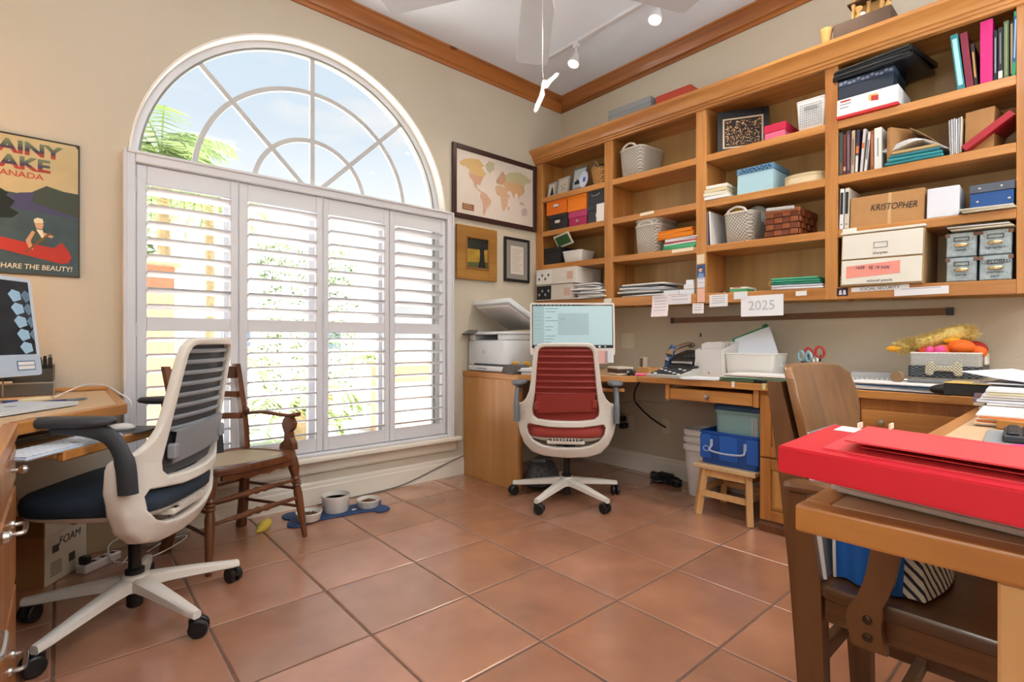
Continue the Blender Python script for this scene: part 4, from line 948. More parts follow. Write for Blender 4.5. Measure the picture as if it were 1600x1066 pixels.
lidbox('gift_box', 'crimson lidded gift box over a pink one, beside the dotted collage', 'box', 3.005, 1.262, 1.145, S1_, .085, .2, '#d9688c', '#c22148', .045)
t = shelfthing('mesh_basket', 'white pierced plastic basket tilted at the end of the third bay', 'basket', 2.995, 1.016, S1_, .02)
openbasket(t, .145, .22, .155, mat('white_basket', '#e6e6e6', .45), .86, .005, rad=.012)
m = MB()
for i in range(11):
    for j in range(9):
        if 3 <= i <= 7 and j in (6, 7): continue
        u = -.05+i*.010; v = .02+j*.0135; q = .006-.0108*(v/.155); m.box(q-.0008, q+.001, u-.0022, u+.0022, v, v+.008)
m.build('pierced_slots', cmat('#9aa0a6'), t, kind='stuff')
m = MB(); m.mx = Matrix.Translation((-.0045, 0, .112)); m.prism(rrect(.062, .018, .0088), 'x', 0, .002); m.build('handle_slot', cmat('#8b8f92'), t)
t = shelfthing('white_books', 'short stack of cream and white paperbacks, second shelf of third bay', 'books', 2.985, 1.53, S2_, .03)
for i, c in enumerate(('#e6e6e4', '#e1dccb', '#d9cda6', '#e8e4d8')): m = MB(); m.obox((.09, .004*((i*3) % 4), .011+i*.0215), (.19, .155-.008*i, .020), (0, 0, .04*(i % 2)), .002); m.build('book', cmat(c), t)
t = lidbox('gift_box', 'pale blue box with a navy paisley lid set askew', 'box', 2.995, 1.415, 1.205, S2_, .15, .22, '#a9cfdd', '#5c87a8', .035)
m = MB()
for i in range(22):
    a = i*.9; m.ball((-.0006, -.085+.0078*i, .132+.009*math.sin(i*2.3)), .006, 6, 4, sx=.12, sy=1.2)
m.build('paisley_print', cmat('#274a6c'), t, kind='stuff')
t = shelfthing('oval_box', 'flat cream bentwood oval box beside the pale blue box', 'box', 2.992, 1.06, S2_)
m = MB(); m.hull([[(.085+u*q, v*q, z) for u, v in rrect(.17, .215, .08, 6)] for z, q in ((0, .96), (.004, 1), (.05, 1), (.054, .97), (.056, .8))]); m.build('body', cmat('#d9c7a4'), t, smooth=True)
m = MB(); m.hull([[(.085+u, v, z) for u, v in rrect(.173, .218, .081, 6)] for z in (.037, .0525)]); m.build('lid_band', cmat('#cdb890'), t, smooth=True)
for k, (y, c, lab) in enumerate(((1.592, '#7b6a70', 'thin dark journal standing at the left of the third bay'), (1.568, '#dcdcdc', 'thin pale grey folder leaning beside the dark journal'))):
    t = thing('journal', lab, 'book', (2.99, y, S3_+up(y)+.001), rot=(-.05*k, 0, 0)); bx(t, 'cover', cmat(c), .010, .21, .205, bev=.001); bx(t, 'pages', M['paper'], .006, .205, .2, .004, 0, .0026, 0)
t = knitbasket('grey knit basket with a toy, beside the brown woven basket', 1.42, S3_, .19, .27, .175, rz=-.06)
t = shelfthing('soft_toy_ball', 'pale blue patterned ball showing over the knit basket rim', 'ball', 3.15, 1.36, S3_, dz=.10); m = MB(); m.ball((0, 0, .065), .065, 16, 10); m.build('ball', mat('toy_print', '#b9c4c4', .8, noise=(25, .25)), t, smooth=True)
t = shelfthing('duster', 'yellow cloth bundle inside the knit basket of the third bay', 'cloth', 3.08, 1.44, S3_, dz=.12); m = MB(); m.ball((0, 0, .045), .05, 12, 8, sy=1.1); m.build('bundle', cmat('#d8b23a'), t, smooth=True)
t = shelfthing('brown_basket', 'reddish brown basket of broad interwoven splints', 'basket', 2.992, 1.16, S3_, .0)
w, d, h = .175, .26, .14; sp1 = mat('splint', '#8a4a28', .45, noise=(40, .15)); 
bx(t, 'lining', cmat('#4a2614'), w-.012, d-.012, h-.004, .006)
for r_ in range(4):
    z = .006+r_*.034
    for c_ in range(4):
        if (r_+c_) % 2 == 0: m = MB(); m.box(-.002, .007, -w/2+.003+c_*.0425, -w/2+.003+c_*.0425+.041, z, z+.03, .004); m.build('splint', sp1, t)
        else: m = MB(); m.box(.002, .008, -w/2+.003+c_*.0425, -w/2+.003+c_*.0425+.041, z, z+.03, .002); m.build('splint', cmat('#6d361c'), t)
    for s in (-1, 1):
        for c_ in range(6):
            q = .002 if (r_+c_) % 2 == 0 else -.003; m = MB(); a = .004+c_*.0425; m.box(a, a+.041, s*(w/2+q)-.004, s*(w/2+q)+.004, z, z+.03, .003); m.build('splint', sp1, t)
m = MB(); m.box(-.004, .01, -w/2, w/2, h-.012, h+.012, .004); m.box(d-.01, d, -w/2, w/2, h-.012, h+.012, .004)
for s in (-1, 1): m.box(0, d, s*w/2-.005, s*w/2+.005, h-.012, h+.012, .004)
m.build('rim', sp1, t)
m = MB(); m.obox((-.004, .01, h+.014), (.012, .15, .02), (.05, 0, 0), .005); m.build('cloth_edge', cmat('#b9b7b4'), t)
t = shelfthing('tea_box', 'small green, white and red box lying at the bottom of the third bay', 'box', 2.99, 1.40, R_); bx(t, 'box', cmat('#dfe5dc'), .10, .13, .028); bx(t, 'green_band', cmat('#4f9a66'), .1004, .1, .016, -.0006, 0, .002, 0); bx(t, 'red_stripe', cmat('#c4574e'), .05, .02, .005, -.0008, .01, .022, 0)
t = shelfthing('dark_trinkets', 'few dark trinkets lying at the bottom left of the third bay', 'trinkets', 3.0, 1.51, R_); 
for k in range(4): m = MB(); m.obox((.03+.02*(k % 2), -.03+.022*k, .006), (.02, .026, .010), (0, 0, k), .003); m.build('trinket', cmat(['#4a3b30', '#8e8a80', '#2d2a2a', '#6b6660'][k]), t)
t = shelfthing('document_wallets', 'green and white document wallets tied with a string, bottom right of third bay', 'folders', 2.982, 1.08, R_, .03)
for i, c in enumerate(('#e3e0e6', '#c9cbd6', '#2f7f68', '#3f9a7c', '#49a586')): m = MB(); m.obox((.12, .004*i, .0066+i*.013), (.24, .26-.006*i, .0115), (0, 0, .02*(i % 2)), .004); m.build('wallet', cmat(c), t)
m = MB(); m.tube(spline([(.0, .13, .05), (-.01, .14, .035), (-.005, .125, .015), (0, .10, .005)], 5), .0016, 5); m.build('string', cmat('#d79a5a'), t)
# ---- bay 4: books and boxes
def book(label, y0, y1, zs, h, cover, d=.17, x=2.995, lean=0, spine=None, soft=False, sink=0):
    """Upright book: spine towards the room; lean tips its top along the shelf."""
    w = abs(y1-y0); yc = (y0+y1)/2
    t = thing('book', label, 'book', (x, yc, zs+up(yc)+.001), rot=(lean, 0, 0))
    m = MB(); b = .0022; m.box(0, .003, -w/2, w/2, 0, h, .001); m.box(.003, d, -w/2, -w/2+b, 0, h); m.box(.003, d, w/2-b, w/2, 0, h); m.build('cover', cmat(cover, .5), t)
    m = MB(); m.box(.004, d-.004, -w/2+b, w/2-b, .003, h-.003); m.build('pages', M['paper'], t)
    for (c, z0, z1, f) in spine or []:
        m = MB(); m.box(-.0006, .001, -w/2*f, w/2*f, h*z0, h*z1); m.build('spine_print', cmat(c), t)
    return t
# top shelf: boxes and trays at the left
t = shelfthing('stapler_carton', 'white carton with a red base stripe, lowest of the stack on the top right shelf', 'carton', 2.97, .757, S1_)
bx(t, 'carton', cmat('#e3e2e4'), .255, .24, .082, z=.014); bx(t, 'red_base', cmat('#c2272d'), .2555, .2405, .014, bev=.001)
bx(t, 'red_print', cmat('#c2272d'), .045, .001, .008, -.0008, .09, .08, 0); bx(t, 'grey_print', cmat('#8e8e94'), .05, .001, .005, -.0008, .09, .066, 0); bx(t, 'grey_print', cmat('#8e8e94'), .04, .001, .005, -.0008, .095, .05, 0)
blot(t, '#b5342f', [(-.05, .045), (-.02, .05), (-.02, .075), (-.05, .07)], -.001); blot(t, '#d8b878', [(-.02, .05), (-.008, .056), (-.008, .082), (-.045, .082), (-.05, .07), (-.02, .075)], -.0012)
t = shelfthing('navy_box', 'navy box with a floral lid, on the white and red carton', 'box', 2.98, .765, S1_, dz=.0975)
bx(t, 'body', cmat('#1d2838'), .232, .22, .065); bx(t, 'lid', cmat('#2a3d50'), .236, .224, .03, -.001, 0, .0655)
m = MB()
for i in range(12): m.ball((-.0012, -.105+.019*i, .08+.005*math.sin(i*2)), .0075, 7, 4, sx=.1, sy=1.2)
m.build('floral_print', cmat('#7f7f96'), t, kind='stuff')
for k in range(2):
    t = thing('letter_tray', ['black plastic letter tray lying on the navy floral box, lower one', 'black plastic letter tray, topmost on the top right shelf'][k], 'tray', (2.955, .735, S1_+up(.735)+.196+.027*k), rot=(.05, .03, -.12-.05*k))
    m = MB(); m.box(0, .28, -.17, .17, 0, .004, .001); m.box(0, .004, -.17, .17, .004, .022); m.box(.276, .28, -.17, .17, .004, .022); m.box(.004, .276, -.17, -.166, .004, .022); m.box(.004, .276, .166, .17, .004, .022); m.build('tray', mat('tray_black', '#15171a', .25), t)
    m = MB(); m.tube([(-.002, -.16, .022), (-.002, .16, .022)], .004, 6); m.build('front_bar', M['dark'], t, smooth=True)
# books on the top shelf
book('slim teal book leaning left on the top right shelf', .418, .392, S1_, .255, '#2f7f86', lean=-.10, spine=[('#9fd0d4', .08, .92, .6)])
book('slim maroon book leaning beside the slim teal one', .388, .364, S1_, .25, '#7a2036', lean=-.09)
book('thin black book with gold lettering, half hidden by the pink one', .362, .350, S1_, .19, '#241a14', lean=-.07, x=2.998, spine=[('#b98c4a', .2, .8, .5)])
book('thick hot pink book on the top right shelf', .343, .303, S1_, .27, '#c81e72', d=.19)
book('narrow black book right beside the hot pink one', .300, .289, S1_, .215, '#1b1b22', spine=[('#8f8f9c', .15, .85, .4)])
book('black and grey book with a pale foot, left of the olive book', .286, .272, S1_, .22, '#24242c', spine=[('#d6cfc6', .02, .16, .95), ('#77777f', .3, .9, .3)])
book('tall olive green book on the top right shelf', .269, .253, S1_, .24, '#61704c', spine=[('#8e9a78', .05, .95, .3)])
book('black book with gilt lettering between olive and emerald books', .250, .239, S1_, .232, '#1a1612', spine=[('#c2a27a', .05, .95, .55)])
t = book('emerald book with a blue spine panel, last on the top shelf', .2365, .2325, S1_, .265, '#2f8a63', x=2.985) if False else None
t = shelfthing('book', 'emerald green book with a blue title panel, last on the top shelf', 'book', 2.9865, .2375, S1_, -.0)
m = MB(); m.box(.0, .19, -.006, .0065, 0, .265, .001); m.build('cover', cmat('#2f8a63'), t); bx(t, 'spine_print', cmat('#1d4f86'), .0095, .001, .19, -.0006, 0, .055, 0); bx(t, 'spine_letters', cmat('#9fb6d8'), .004, .001, .16, -.0011, 0, .07, 0)
# second shelf
for (y0, y1, h, c, lab, sp, ln) in (
    (.880, .864, .222, '#3f4f48', 'dark green worn book, first on the second right shelf', [('#6d5a48', .05, .3, .8)], 0),
    (.862, .850, .207, '#6d2a24', 'dark red slim book beside the dark green worn one', [('#c79a8a', .1, .2, .8)], 0),
    (.848, .830, .222, '#4d3540', 'plum book, third from the left on the second right shelf', [('#8d7480', .1, .9, .3)], 0),
    (.828, .814, .215, '#b9a58a', 'tan book next to the plum one', [('#7d5a3c', .2, .8, .4)], .02),
    (.811, .798, .213, '#3a2f48', 'purple and orange spined paperback beside the tan book', [('#d2743a', .45, .62, .95), ('#d9d4d0', .02, .4, .8)], .04),
    (.790, .779, .210, '#c9c4c4', 'white and orange paperback leaning, second shelf', [('#d2743a', .55, .68, .95)], .075),
    (.772, .762, .190, '#d9d6d2', 'thin white paperback leaning last of the left-hand row', [('#5a4a52', .3, .8, .4)], .10),
    (.745, .731, .193, '#8a4a2c', 'rust brown book left of the white hardback', [('#b5805a', .1, .9, .3)], 0),
    (.729, .699, .200, '#dcdcd6', 'white hardback with a rounded spine on the second right shelf', [('#8e9aa0', .3, .75, .2)], 0)): book(lab, y0, y1, S2_, h, c, lean=ln, spine=sp, d=.15)
t = shelfthing('book', 'tan leather album turned aslant beside the white hardback', 'book', 2.99, .672, S2_, -.5); bx(t, 'cover', cmat('#a87b4c'), .02, .13, .185, bev=.003); bx(t, 'pages', M['cream'], .014, .125, .178, .006, 0, .003, 0)
t = shelfthing('binder_stack', 'stack of teal binders and curling white papers on the second shelf', 'binders', 2.985, .575, S2_, .02)
for i, c in enumerate(('#2a7d86', '#2f8c94', '#2a7480', '#b99a6a')): m = MB(); m.obox((.12, .0, .009+i*.016), (.24, .22-.015*i, .0145), (.0, 0, .03*(i % 2)), .004); m.build('binder', cmat(c), t)
for k in range(5):
    m = MB(); R = []
    for i in range(9): u = i/8; y = .10-.225*u; z = .066+.035*math.sin(min(1, u*1.25)*PI*.62)+.004*k-.085*max(0, u-.55)**1.3*2.2; R.append([(.01+.004*k, y+.008*k, z), (.21, y+.008*k, z), (.21, y+.008*k, z+.0025), (.01+.004*k, y+.008*k, z+.0025)])
    m.hull(R); m.build('curled_sheet', M['paper'] if k < 4 else M['paperblue'], t, smooth=True)
m = MB(); R = []
for i in range(9): u = i/8; y = .02-.155*u; z = .165-.15*u**1.2; R.append([(.02, y, z), (.22, y, z), (.22, y, z+.002), (.02, y, z+.002)])
m.hull(R); m.build('bent_cover', cmat('#a98a64'), t, smooth=True)
t = thing('upright_papers', 'bundle of grey papers standing upright left of the brown carton', 'papers', (2.99, .425, S2_+up(.425)+.001), rot=(0, 0, .05))
for i in range(6): m = MB(); m.obox((.10, .018-.0075*i, .078+.002*(i % 3)), (.19, .0055, .156), (.03*(i-3)*.3, 0, 0)); m.build('sheet', cmat(['#9b9b9c', '#c6c6c8', '#b4b4b8', '#d0d0d2', '#a8a8ac', '#c9c0b0'][i]), t)
t = shelfthing('carton', 'small plain brown carton standing on the second shelf near the end', 'carton', 3.03, .352, S2_, -.12); bx(t, 'carton', M['card'], .098, .15, .185); bx(t, 'tape', cmat('#a8845a'), .03, .1502, .0008, 0, 0, .185, 0)
t = thing('red_binder', 'red ring binder lying tilted against the bookcase end', 'binder', (2.985, .388, S2_+up(.388)+.003), rot=(-.82+.0, 0, 0))
m = MB(); m.box(0, .21, -.19, 0, 0, .004, .001); m.box(0, .21, -.19, 0, .024, .028, .001); m.box(0, .21, -.004, 0, .0, .028, .001); m.box(-.003, .0, -.19, 0, 0, .028, .001); m.build('cover', cmat('#a81e2e', .4), t); m = MB(); m.box(.004, .205, -.186, -.006, .005, .022); m.build('pages', M['paper'], t)
t['category'] = 'binder'; t.rotation_euler = (-.62, 0, 0)
# third shelf
for k, (y0, y1, c) in enumerate(((.879, .861, '#e0e0e2'), (.857, .838, '#cfc8ba'))):
    t = shelfthing('lever_binder', ['white lever binder with a black label, left end of third shelf', 'cream lever binder with a black label, against the named carton'][k], 'binder', 2.99, (y0+y1)/2, S3_)
    bx(t, 'cover', cmat(c), y0-y1, .2, .205, bev=.002); bx(t, 'spine_label', M['ink'], (y0-y1)*.7, .001, .11, -.0007, 0, .075, 0); bx(t, 'finger_hole', cmat('#55524e'), .006, .001, .006, -.0007, 0, .02, 0)
t = shelfthing('named_carton', 'long brown carton with a name in marker on the third shelf', 'carton', 3.0, .685, S3_)
bx(t, 'carton', M['card'], .297, .25, .15, bev=.0015); bx(t, 'tape', cmat('#cda878'), .013, .001, .15, -.0007, -.015, 0, 0)
text('KRISTOPHER', .044, M['ink'], t, (-.0012, -.03, .082), (PI/2, .06, -PI/2), shear=.15, sx=.74)
t = shelfthing('white_carton', 'plain white carton beside the brown named carton', 'carton', 2.99, .469, S3_, .03); bx(t, 'carton', cmat('#dfe2ea'), .113, .2, .135, bev=.003)
t = shelfthing('paper_sheaf', 'sheaf of papers under the blue box on the third shelf', 'papers', 2.97, .318, S3_)
for i in range(3): m = MB(); m.obox((.11, .01*(i-1), .004+.006*i), (.24, .17, .004), (0, 0, .05*(i-1))); m.build('sheet', M['cream'] if i != 1 else cmat('#c9bda6'), t)
t = shelfthing('snap_box', 'blue snap-fastened box with a grey lid on the third shelf', 'box', 2.99, .307, S3_, dz=.018)
bx(t, 'body', cmat('#24518e'), .138, .22, .066); bx(t, 'lid', cmat('#565c6a'), .144, .226, .036, -.003, 0, .0665)
for (y, z) in ((.045, .028), (-.055, .028), (.04, .084), (-.03, .084)): m = MB(); m.ball((-.003, y, z), .0055, 8, 6, sx=.5); m.build('snap', M['chrome'], t, smooth=True)
# bottom shelf
t = shelfthing('file_chest', 'cream two-drawer card chest with labels at the bottom right', 'chest', 2.965, .70, R_)
bx(t, 'case', cmat('#a98a62'), .333, .29, .258, .003); bx(t, 'top_cap', cmat('#e3dfd2'), .34, .295, .012, -.006, 0, .2585)
dd = bx(t, 'drawer', cmat('#e6e2d6'), .322, .01, .118, -.006, 0, .134); bx(t, 'drawer', cmat('#e6e2d6'), .322, .01, .118, -.006, 0, .008)
m = MB()
for q in ((-.028, .028, .205, .207), (-.028, .028, .180, .182), (-.028, -.026, .18, .207), (.026, .028, .18, .207)): m.box(-.008, -.005, *q)
m.build('label_holder', M['grey'], dd)
text('sharpies', .018, M['ink'], t, (-.0066, 0, .155), (PI/2, 0, -PI/2)); text('colored pencils', .017, M['ink'], t, (-.0066, 0, .022), (PI/2, 0, -PI/2))
nt_ = blot(t, '#ee9a8c', [(.14, .038), (-.08, .052), (-.08, .112), (.14, .098)], -.0068, 'pink_note'); text('1609   SE 19 NW', .022, cmat('#3a3560'), t, (-.0078, .03, .085), (PI/2, .06, -PI/2), sx=.9)
t = shelfthing('twine_roll', 'dark and pale patterned tin squeezed left of the cream chest', 'tin', 3.0, .874, R_); bx(t, 'tin', cmat('#3c332a'), .013, .1, .06); 
for k in range(3): m = MB(); m.ball((-.001, 0, .012+.018*k), .005, 7, 4, sx=.3); m.build('pale_spot', cmat('#c9b9a0'), t)
galv = mat('galvanised', '#9aa7ad', .4, .55, noise=(35, .25))
for (y, k, labs) in ((.405, 0, ('pens', 'pencils')), (.295, 1, ('markers', 'highlighters'))):
    for r_ in (0, 1):
        w = .102
        t = shelfthing('metal_drawer_box', ['galvanised drawer box, lower one next to the cream chest', 'galvanised drawer box, upper one next to the cream chest', 'galvanised drawer box marked colored, lower one by the bookcase end', 'galvanised drawer box marked highlighters, by the bookcase end'][k*2+r_], 'drawer', 2.985, y, R_, dz=.109*r_, group='galvanised drawer boxes')
        bx(t, 'case', galv, w, .2, .107, .004, bev=.002); f = bx(t, 'drawer_front', galv, w-.006, .004, .1, 0, 0, .003, .001)
        m = MB()
        for (u, v) in [(s*.038, q) for s in (-1, 1) for q in (.03, .055, .08)]+[(s*.03, q) for s in (-1, 1) for q in (.012, .095)]: m.ball((0, u, v), .0028, 6, 4)
        m.build('rivet', M['chrome'], f, kind='stuff')
        m = MB()
        for q in ((-.026, .026, .084, .087), (-.026, .026, .068, .071), (-.026, -.023, .068, .087), (.023, .026, .068, .087)): m.box(-.003, 0, *q)
        m.build('label_frame', cmat('#4a4640'), t)
        m = MB(); m.mx = Matrix.Translation((-.001, 0, .052)); m.lathe([(.004, -.008), (.016, -.008), (.02, 0), (.016, .006), (.004, .008)], seg=12, sx=.5, sy=1.3); m.build('cup_pull', mat('brass_pull', '#cbb48c', .3, .9), t, smooth=True)
        for s in (-1, 1): m = MB(); m.box(-.0025, .004, s*.047-.008, s*.047+.008, .088, .104, .001); m.build('corner_plate', cmat('#7a5a4a'), t)
        if k == 1 and r_ == 0: text('COLORED', .020, M['ink'], t, (-.0015, 0, .077), (PI/2, 0, -PI/2)); text('markers', .016, M['ink'], t, (-.0015, 0, .034), (PI/2, 0, -PI/2)); text('pens', .014, M['ink'], t, (-.0015, 0, .017), (PI/2, 0, -PI/2))
        else: text(['pencils', 'letters', '', 'highlighters'][k*2+r_], .014, M['ink'], t, (-.0015, 0, .03), (PI/2, 0, -PI/2))
t = thing('flat_papers', 'thin sheaf of flattened cards lying over the galvanised drawers', 'papers', (2.955, .345, R_+up(.345)+.222), rot=(.04, 0, 0))
for i in range(4): m = MB(); m.obox((.13, .012*(i-1.5), .003+.0055*i), (.26, .20, .004), (0, 0, .05*(i-1.5))); m.build('sheet', [M['cream'], cmat('#8f7f66'), M['paper'], cmat('#3a332c')][i], t)
# ---- notes taped to the bookcase front
def note(label, y, z, w, h, c='#ebe9e6', lines=0, txt=None, tilt=0, x=FX-.004, curl=0, ts=.05, cat='note', tc=None):
    t = thing('paper_note', label, cat, (x, y, z+up(y)), rot=(tilt, 0, 0))
    m = MB(); R = []
    for i in range(6): u = i/5; q = -curl*u*u; R.append([(q, -w/2, -h*u), (q, w/2, -h*u), (q+.0006, w/2, -h*u), (q+.0006, -w/2, -h*u)])
    m.hull(R); m.build('sheet', cmat(c, .8), t)
    if lines:
        m = MB()
        for i in range(lines): zz = -h*(.15+.7*i/lines); q = -curl*(zz/h)**2; m.box(q-.0006, q-.0001, -w*.36, w*(.36-.2*((i*3) % 3)/3), zz-.0015, zz+.0015)
        m.build('handwriting', cmat('#9a9aa8'), t, kind='stuff')
    if txt: text(txt, ts, cmat(tc or '#b9bfca'), t, (-.001, 0, -h*.5), (PI/2, 0, -PI/2))
    return t
note('pale pink note hanging below the bookcase rail, leftmost long one', 1.915, 1.278, .125, .145, '#e9dfe4', 5, curl=.018)
note('long white note lying along the rail beside the pale pink note', 1.775, 1.272, .16, .06, '#e6e6ea', 2)
note('small white note taped under the third upright', 1.645, 1.212, .075, .062, '#eceaea', 3, tilt=.03, x=FX-.008)
note('peach slip taped to the foot of the third upright', 1.628, 1.305, .05, .085, '#e8b9a4', 0)
note('white slip on the third upright under the photograph', 1.628, 1.372, .048, .062, '#e4e6ec', 2)
t = note('small snapshot of a person in blue on the third upright', 1.628, 1.452, .056, .082, '#3d5a86', 0, cat='photo')
m = MB(); m.hull([[(-.0012, .012*math.cos(a)+.004, -.032+.015*math.sin(a)) for a in [k*PI/5 for k in range(10)]], [(-.0006, .012*math.cos(a)+.004, -.032+.015*math.sin(a)) for a in [k*PI/5 for k in range(10)]]]); m.build('face_print', cmat('#d6ab94'), t); blot(t, '#7c98c4', [(.022, -.082), (-.02, -.082), (-.016, -.055), (.014, -.05)], -.0012); blot(t, '#25252c', [(.018, -.035), (.016, -.015), (-.004, -.012), (-.01, -.022), (.008, -.022)], -.0013)
note('cream slip on the third upright above the snapshot', 1.630, 1.515, .05, .058, '#e4d3b4', 0)
note('white written note below the rail right of the third upright', 1.515, 1.262, .115, .072, '#ebebee', 4, x=FX-.006)
note('white card with a blue mark pinned to the third bay rail', 1.38, 1.272, .08, .042, '#e2e6ea', 0, x=FX-.0075); 
note('white sheet reading 2025 hanging from the third bay rail', 1.262, 1.248, .235, .118, '#eceef2', 0, '2025', x=FX-.004, ts=.075)
note('small blank white label on the right of the third bay rail', 1.055, 1.262, .055, .025, '#e9e7e4', 0)
note('white paper label on the fourth bay third shelf edge', .83, 1.566, .062, .034, '#e9e2d8', 0)
note('white label on the second bay second shelf edge', 2.02, 1.842, .11, .02, '#ead9c2', 0)
note('white label on the second bay lower shelf edge, right end', 1.755, 1.567, .15, .022, '#ead9c2', 0)
note('small white label at the foot of the second upright', 2.35, 1.268, .07, .03, '#efece6', 0, x=FX-.006)
t = note('tiny dark photo of two white figures on the fourth bay rail', .862, 1.268, .05, .04, '#2c2434', 0, cat='photo')
for u in (.008, -.01): blot(t, '#d9d2dc', [(u-.007, -.034), (u+.007, -.034), (u+.005, -.012), (u-.004, -.010)], -.0012)
note('white label tape reading social security on the fourth bay rail', .705, 1.270, .235, .022, '#ecebea', 0, 'SOCIAL SECURITY', ts=.02, tc='#3a3a44')
note('long white strip with a faint line, lower on the fourth bay rail', .545, 1.256, .20, .036, '#e9e9ec', 1, x=FX-.006)
# ---- on top of the bookcase
t = thing('grey_case', 'flat grey case lying on the bookcase top', 'case', (3.08, 2.2, 2.5085+up(2.2)), rot=(.026, 0, 0)); bx(t, 'case', cmat('#8b8f90'), .36, .18, .135, -.06, bev=.004); bx(t, 'lid_seam', cmat('#6d7172'), .361, .181, .004, -.0605, 0, .09, 0)
t = thing('red_folder', 'red folder lying on the bookcase top beyond the grey case', 'folder', (3.1, 1.87, 2.5085+up(1.87)), rot=(.026, 0, 0)); bx(t, 'folder', cmat('#b5432f'), .26, .17, .125, -.05, bev=.003); bx(t, 'pages', M['paper'], .25, .165, .11, -.047, 0, .008, 0)
t = thing('wooden_model', 'two-tier wooden tower model with turned posts on the bookcase top', 'model', (3.03, .76, 2.5085+up(.76)), rot=(.026, 0, 0))
pw = mat('model_wood', '#c79a5c', .6, noise=(40, .1)); pd = cmat('#4a3322')
for (nm, b, mt) in (('base', (-.09, .09, -.11, .13, 0, .085), pd), ('tier', (-.055, .06, -.075, .085, .175, .185), pd), ('tier', (-.05, .055, -.07, .08, .265, .275), pw)): m = MB(); m.box(*b, .003); m.build(nm, mt, t)
m = MB(); m.box(.0, .01, -.06, .07, .087, .175); m.build('back_wall', pw, t)
for (x, y) in ((-.04, -.06), (-.04, .06), (.045, .07), (.045, -.06), (-.02, .0)):
    for z0, z1 in ((.085, .175), (.185, .265)): m = MB(); turned(m, (x, y, z0), (x, y, z1), [(0, .010), (.1, .011), (.2, .007), (.5, .009), (.8, .006), (.9, .010), (1, .010)]); m.build('post', pw, t, smooth=True)
for (x, y, z) in ((-.075, -.095, .085), (-.065, .03, .085)): m = MB(); m.lathe([(.012, z), (.014, z+.012), (.006, z+.022), (.008, z+.034), (.018, z+.05), (.016, z+.055), (.001, z+.055)], (x, y, 0), 12); m.build('urn', pw, t, smooth=True)
m = MB(); m.ball((-.055, .015, .10), .017, 10, 7, sz=.9); m.build('white_figure', M['paper'], t, smooth=True)
t = thing('wooden_disc', 'small round wooden piece on the bookcase top beside the tower model', 'disc', (2.95, .925, 2.5085+up(.925)), rot=(.026, 0, 0)); m = MB(); m.lathe([(.02, 0), (.024, .06), (.03, .075), (.03, .083), (.001, .085)], seg=16); m.build('disc', pw, t, smooth=True)
# ================================================================== PICTURES ON THE WINDOW WALL
def wallframe(name, label, x0, x1, z0, z1, mt, bw, bd, cat='picture', lip=None):
    t = thing(name, label, cat, ((x0+x1)/2, YB, (z0+z1)/2)); o = t.location
    for q in ((x0, x0+bw, z0, z1), (x1-bw, x1, z0, z1), (x0+bw, x1-bw, z0, z0+bw), (x0+bw, x1-bw, z1-bw, z1)):
        m = MB(o); m.box(q[0], q[1], YB-bd, YB-.001, q[2], q[3], .004, 2); m.build('frame_side', mt, t)
    return t
def flat(t, name, x0, x1, z0, z1, y, mt): m = MB(t.location); m.box(x0, x1, y, y+.003, z0, z1); return m.build(name, mt, t)
def art(t, col, pts, y, name='print_shape', mt=None, parent=None):
    m = MB(t.location); m.hull([[(u, y, v) for u, v in pts], [(u, y+.0005, v) for u, v in pts]]); return m.build(name, mt or cmat(col, .7), parent or t)
MX0, MX1, MZ0, MZ1 = 2.135, 2.978, 1.885, 2.428
t = wallframe('world_map', 'framed antique-style world map in a dark mahogany frame', MX0, MX1, MZ0, MZ1, mat('mahogany', '#3b2320', .35), .036, .022, 'map')
sea = flat(t, 'map_sheet', MX0+.03, MX1-.03, MZ0+.03, MZ1-.03, YB-.010, mat('map_sea', '#d8cdc2', .6, noise=(8, .03)))
def cont(pts): return [(MX0+.036+(MX1-MX0-.072)*u, MZ0+.036+(MZ1-MZ0-.072)*v) for u, v in pts]
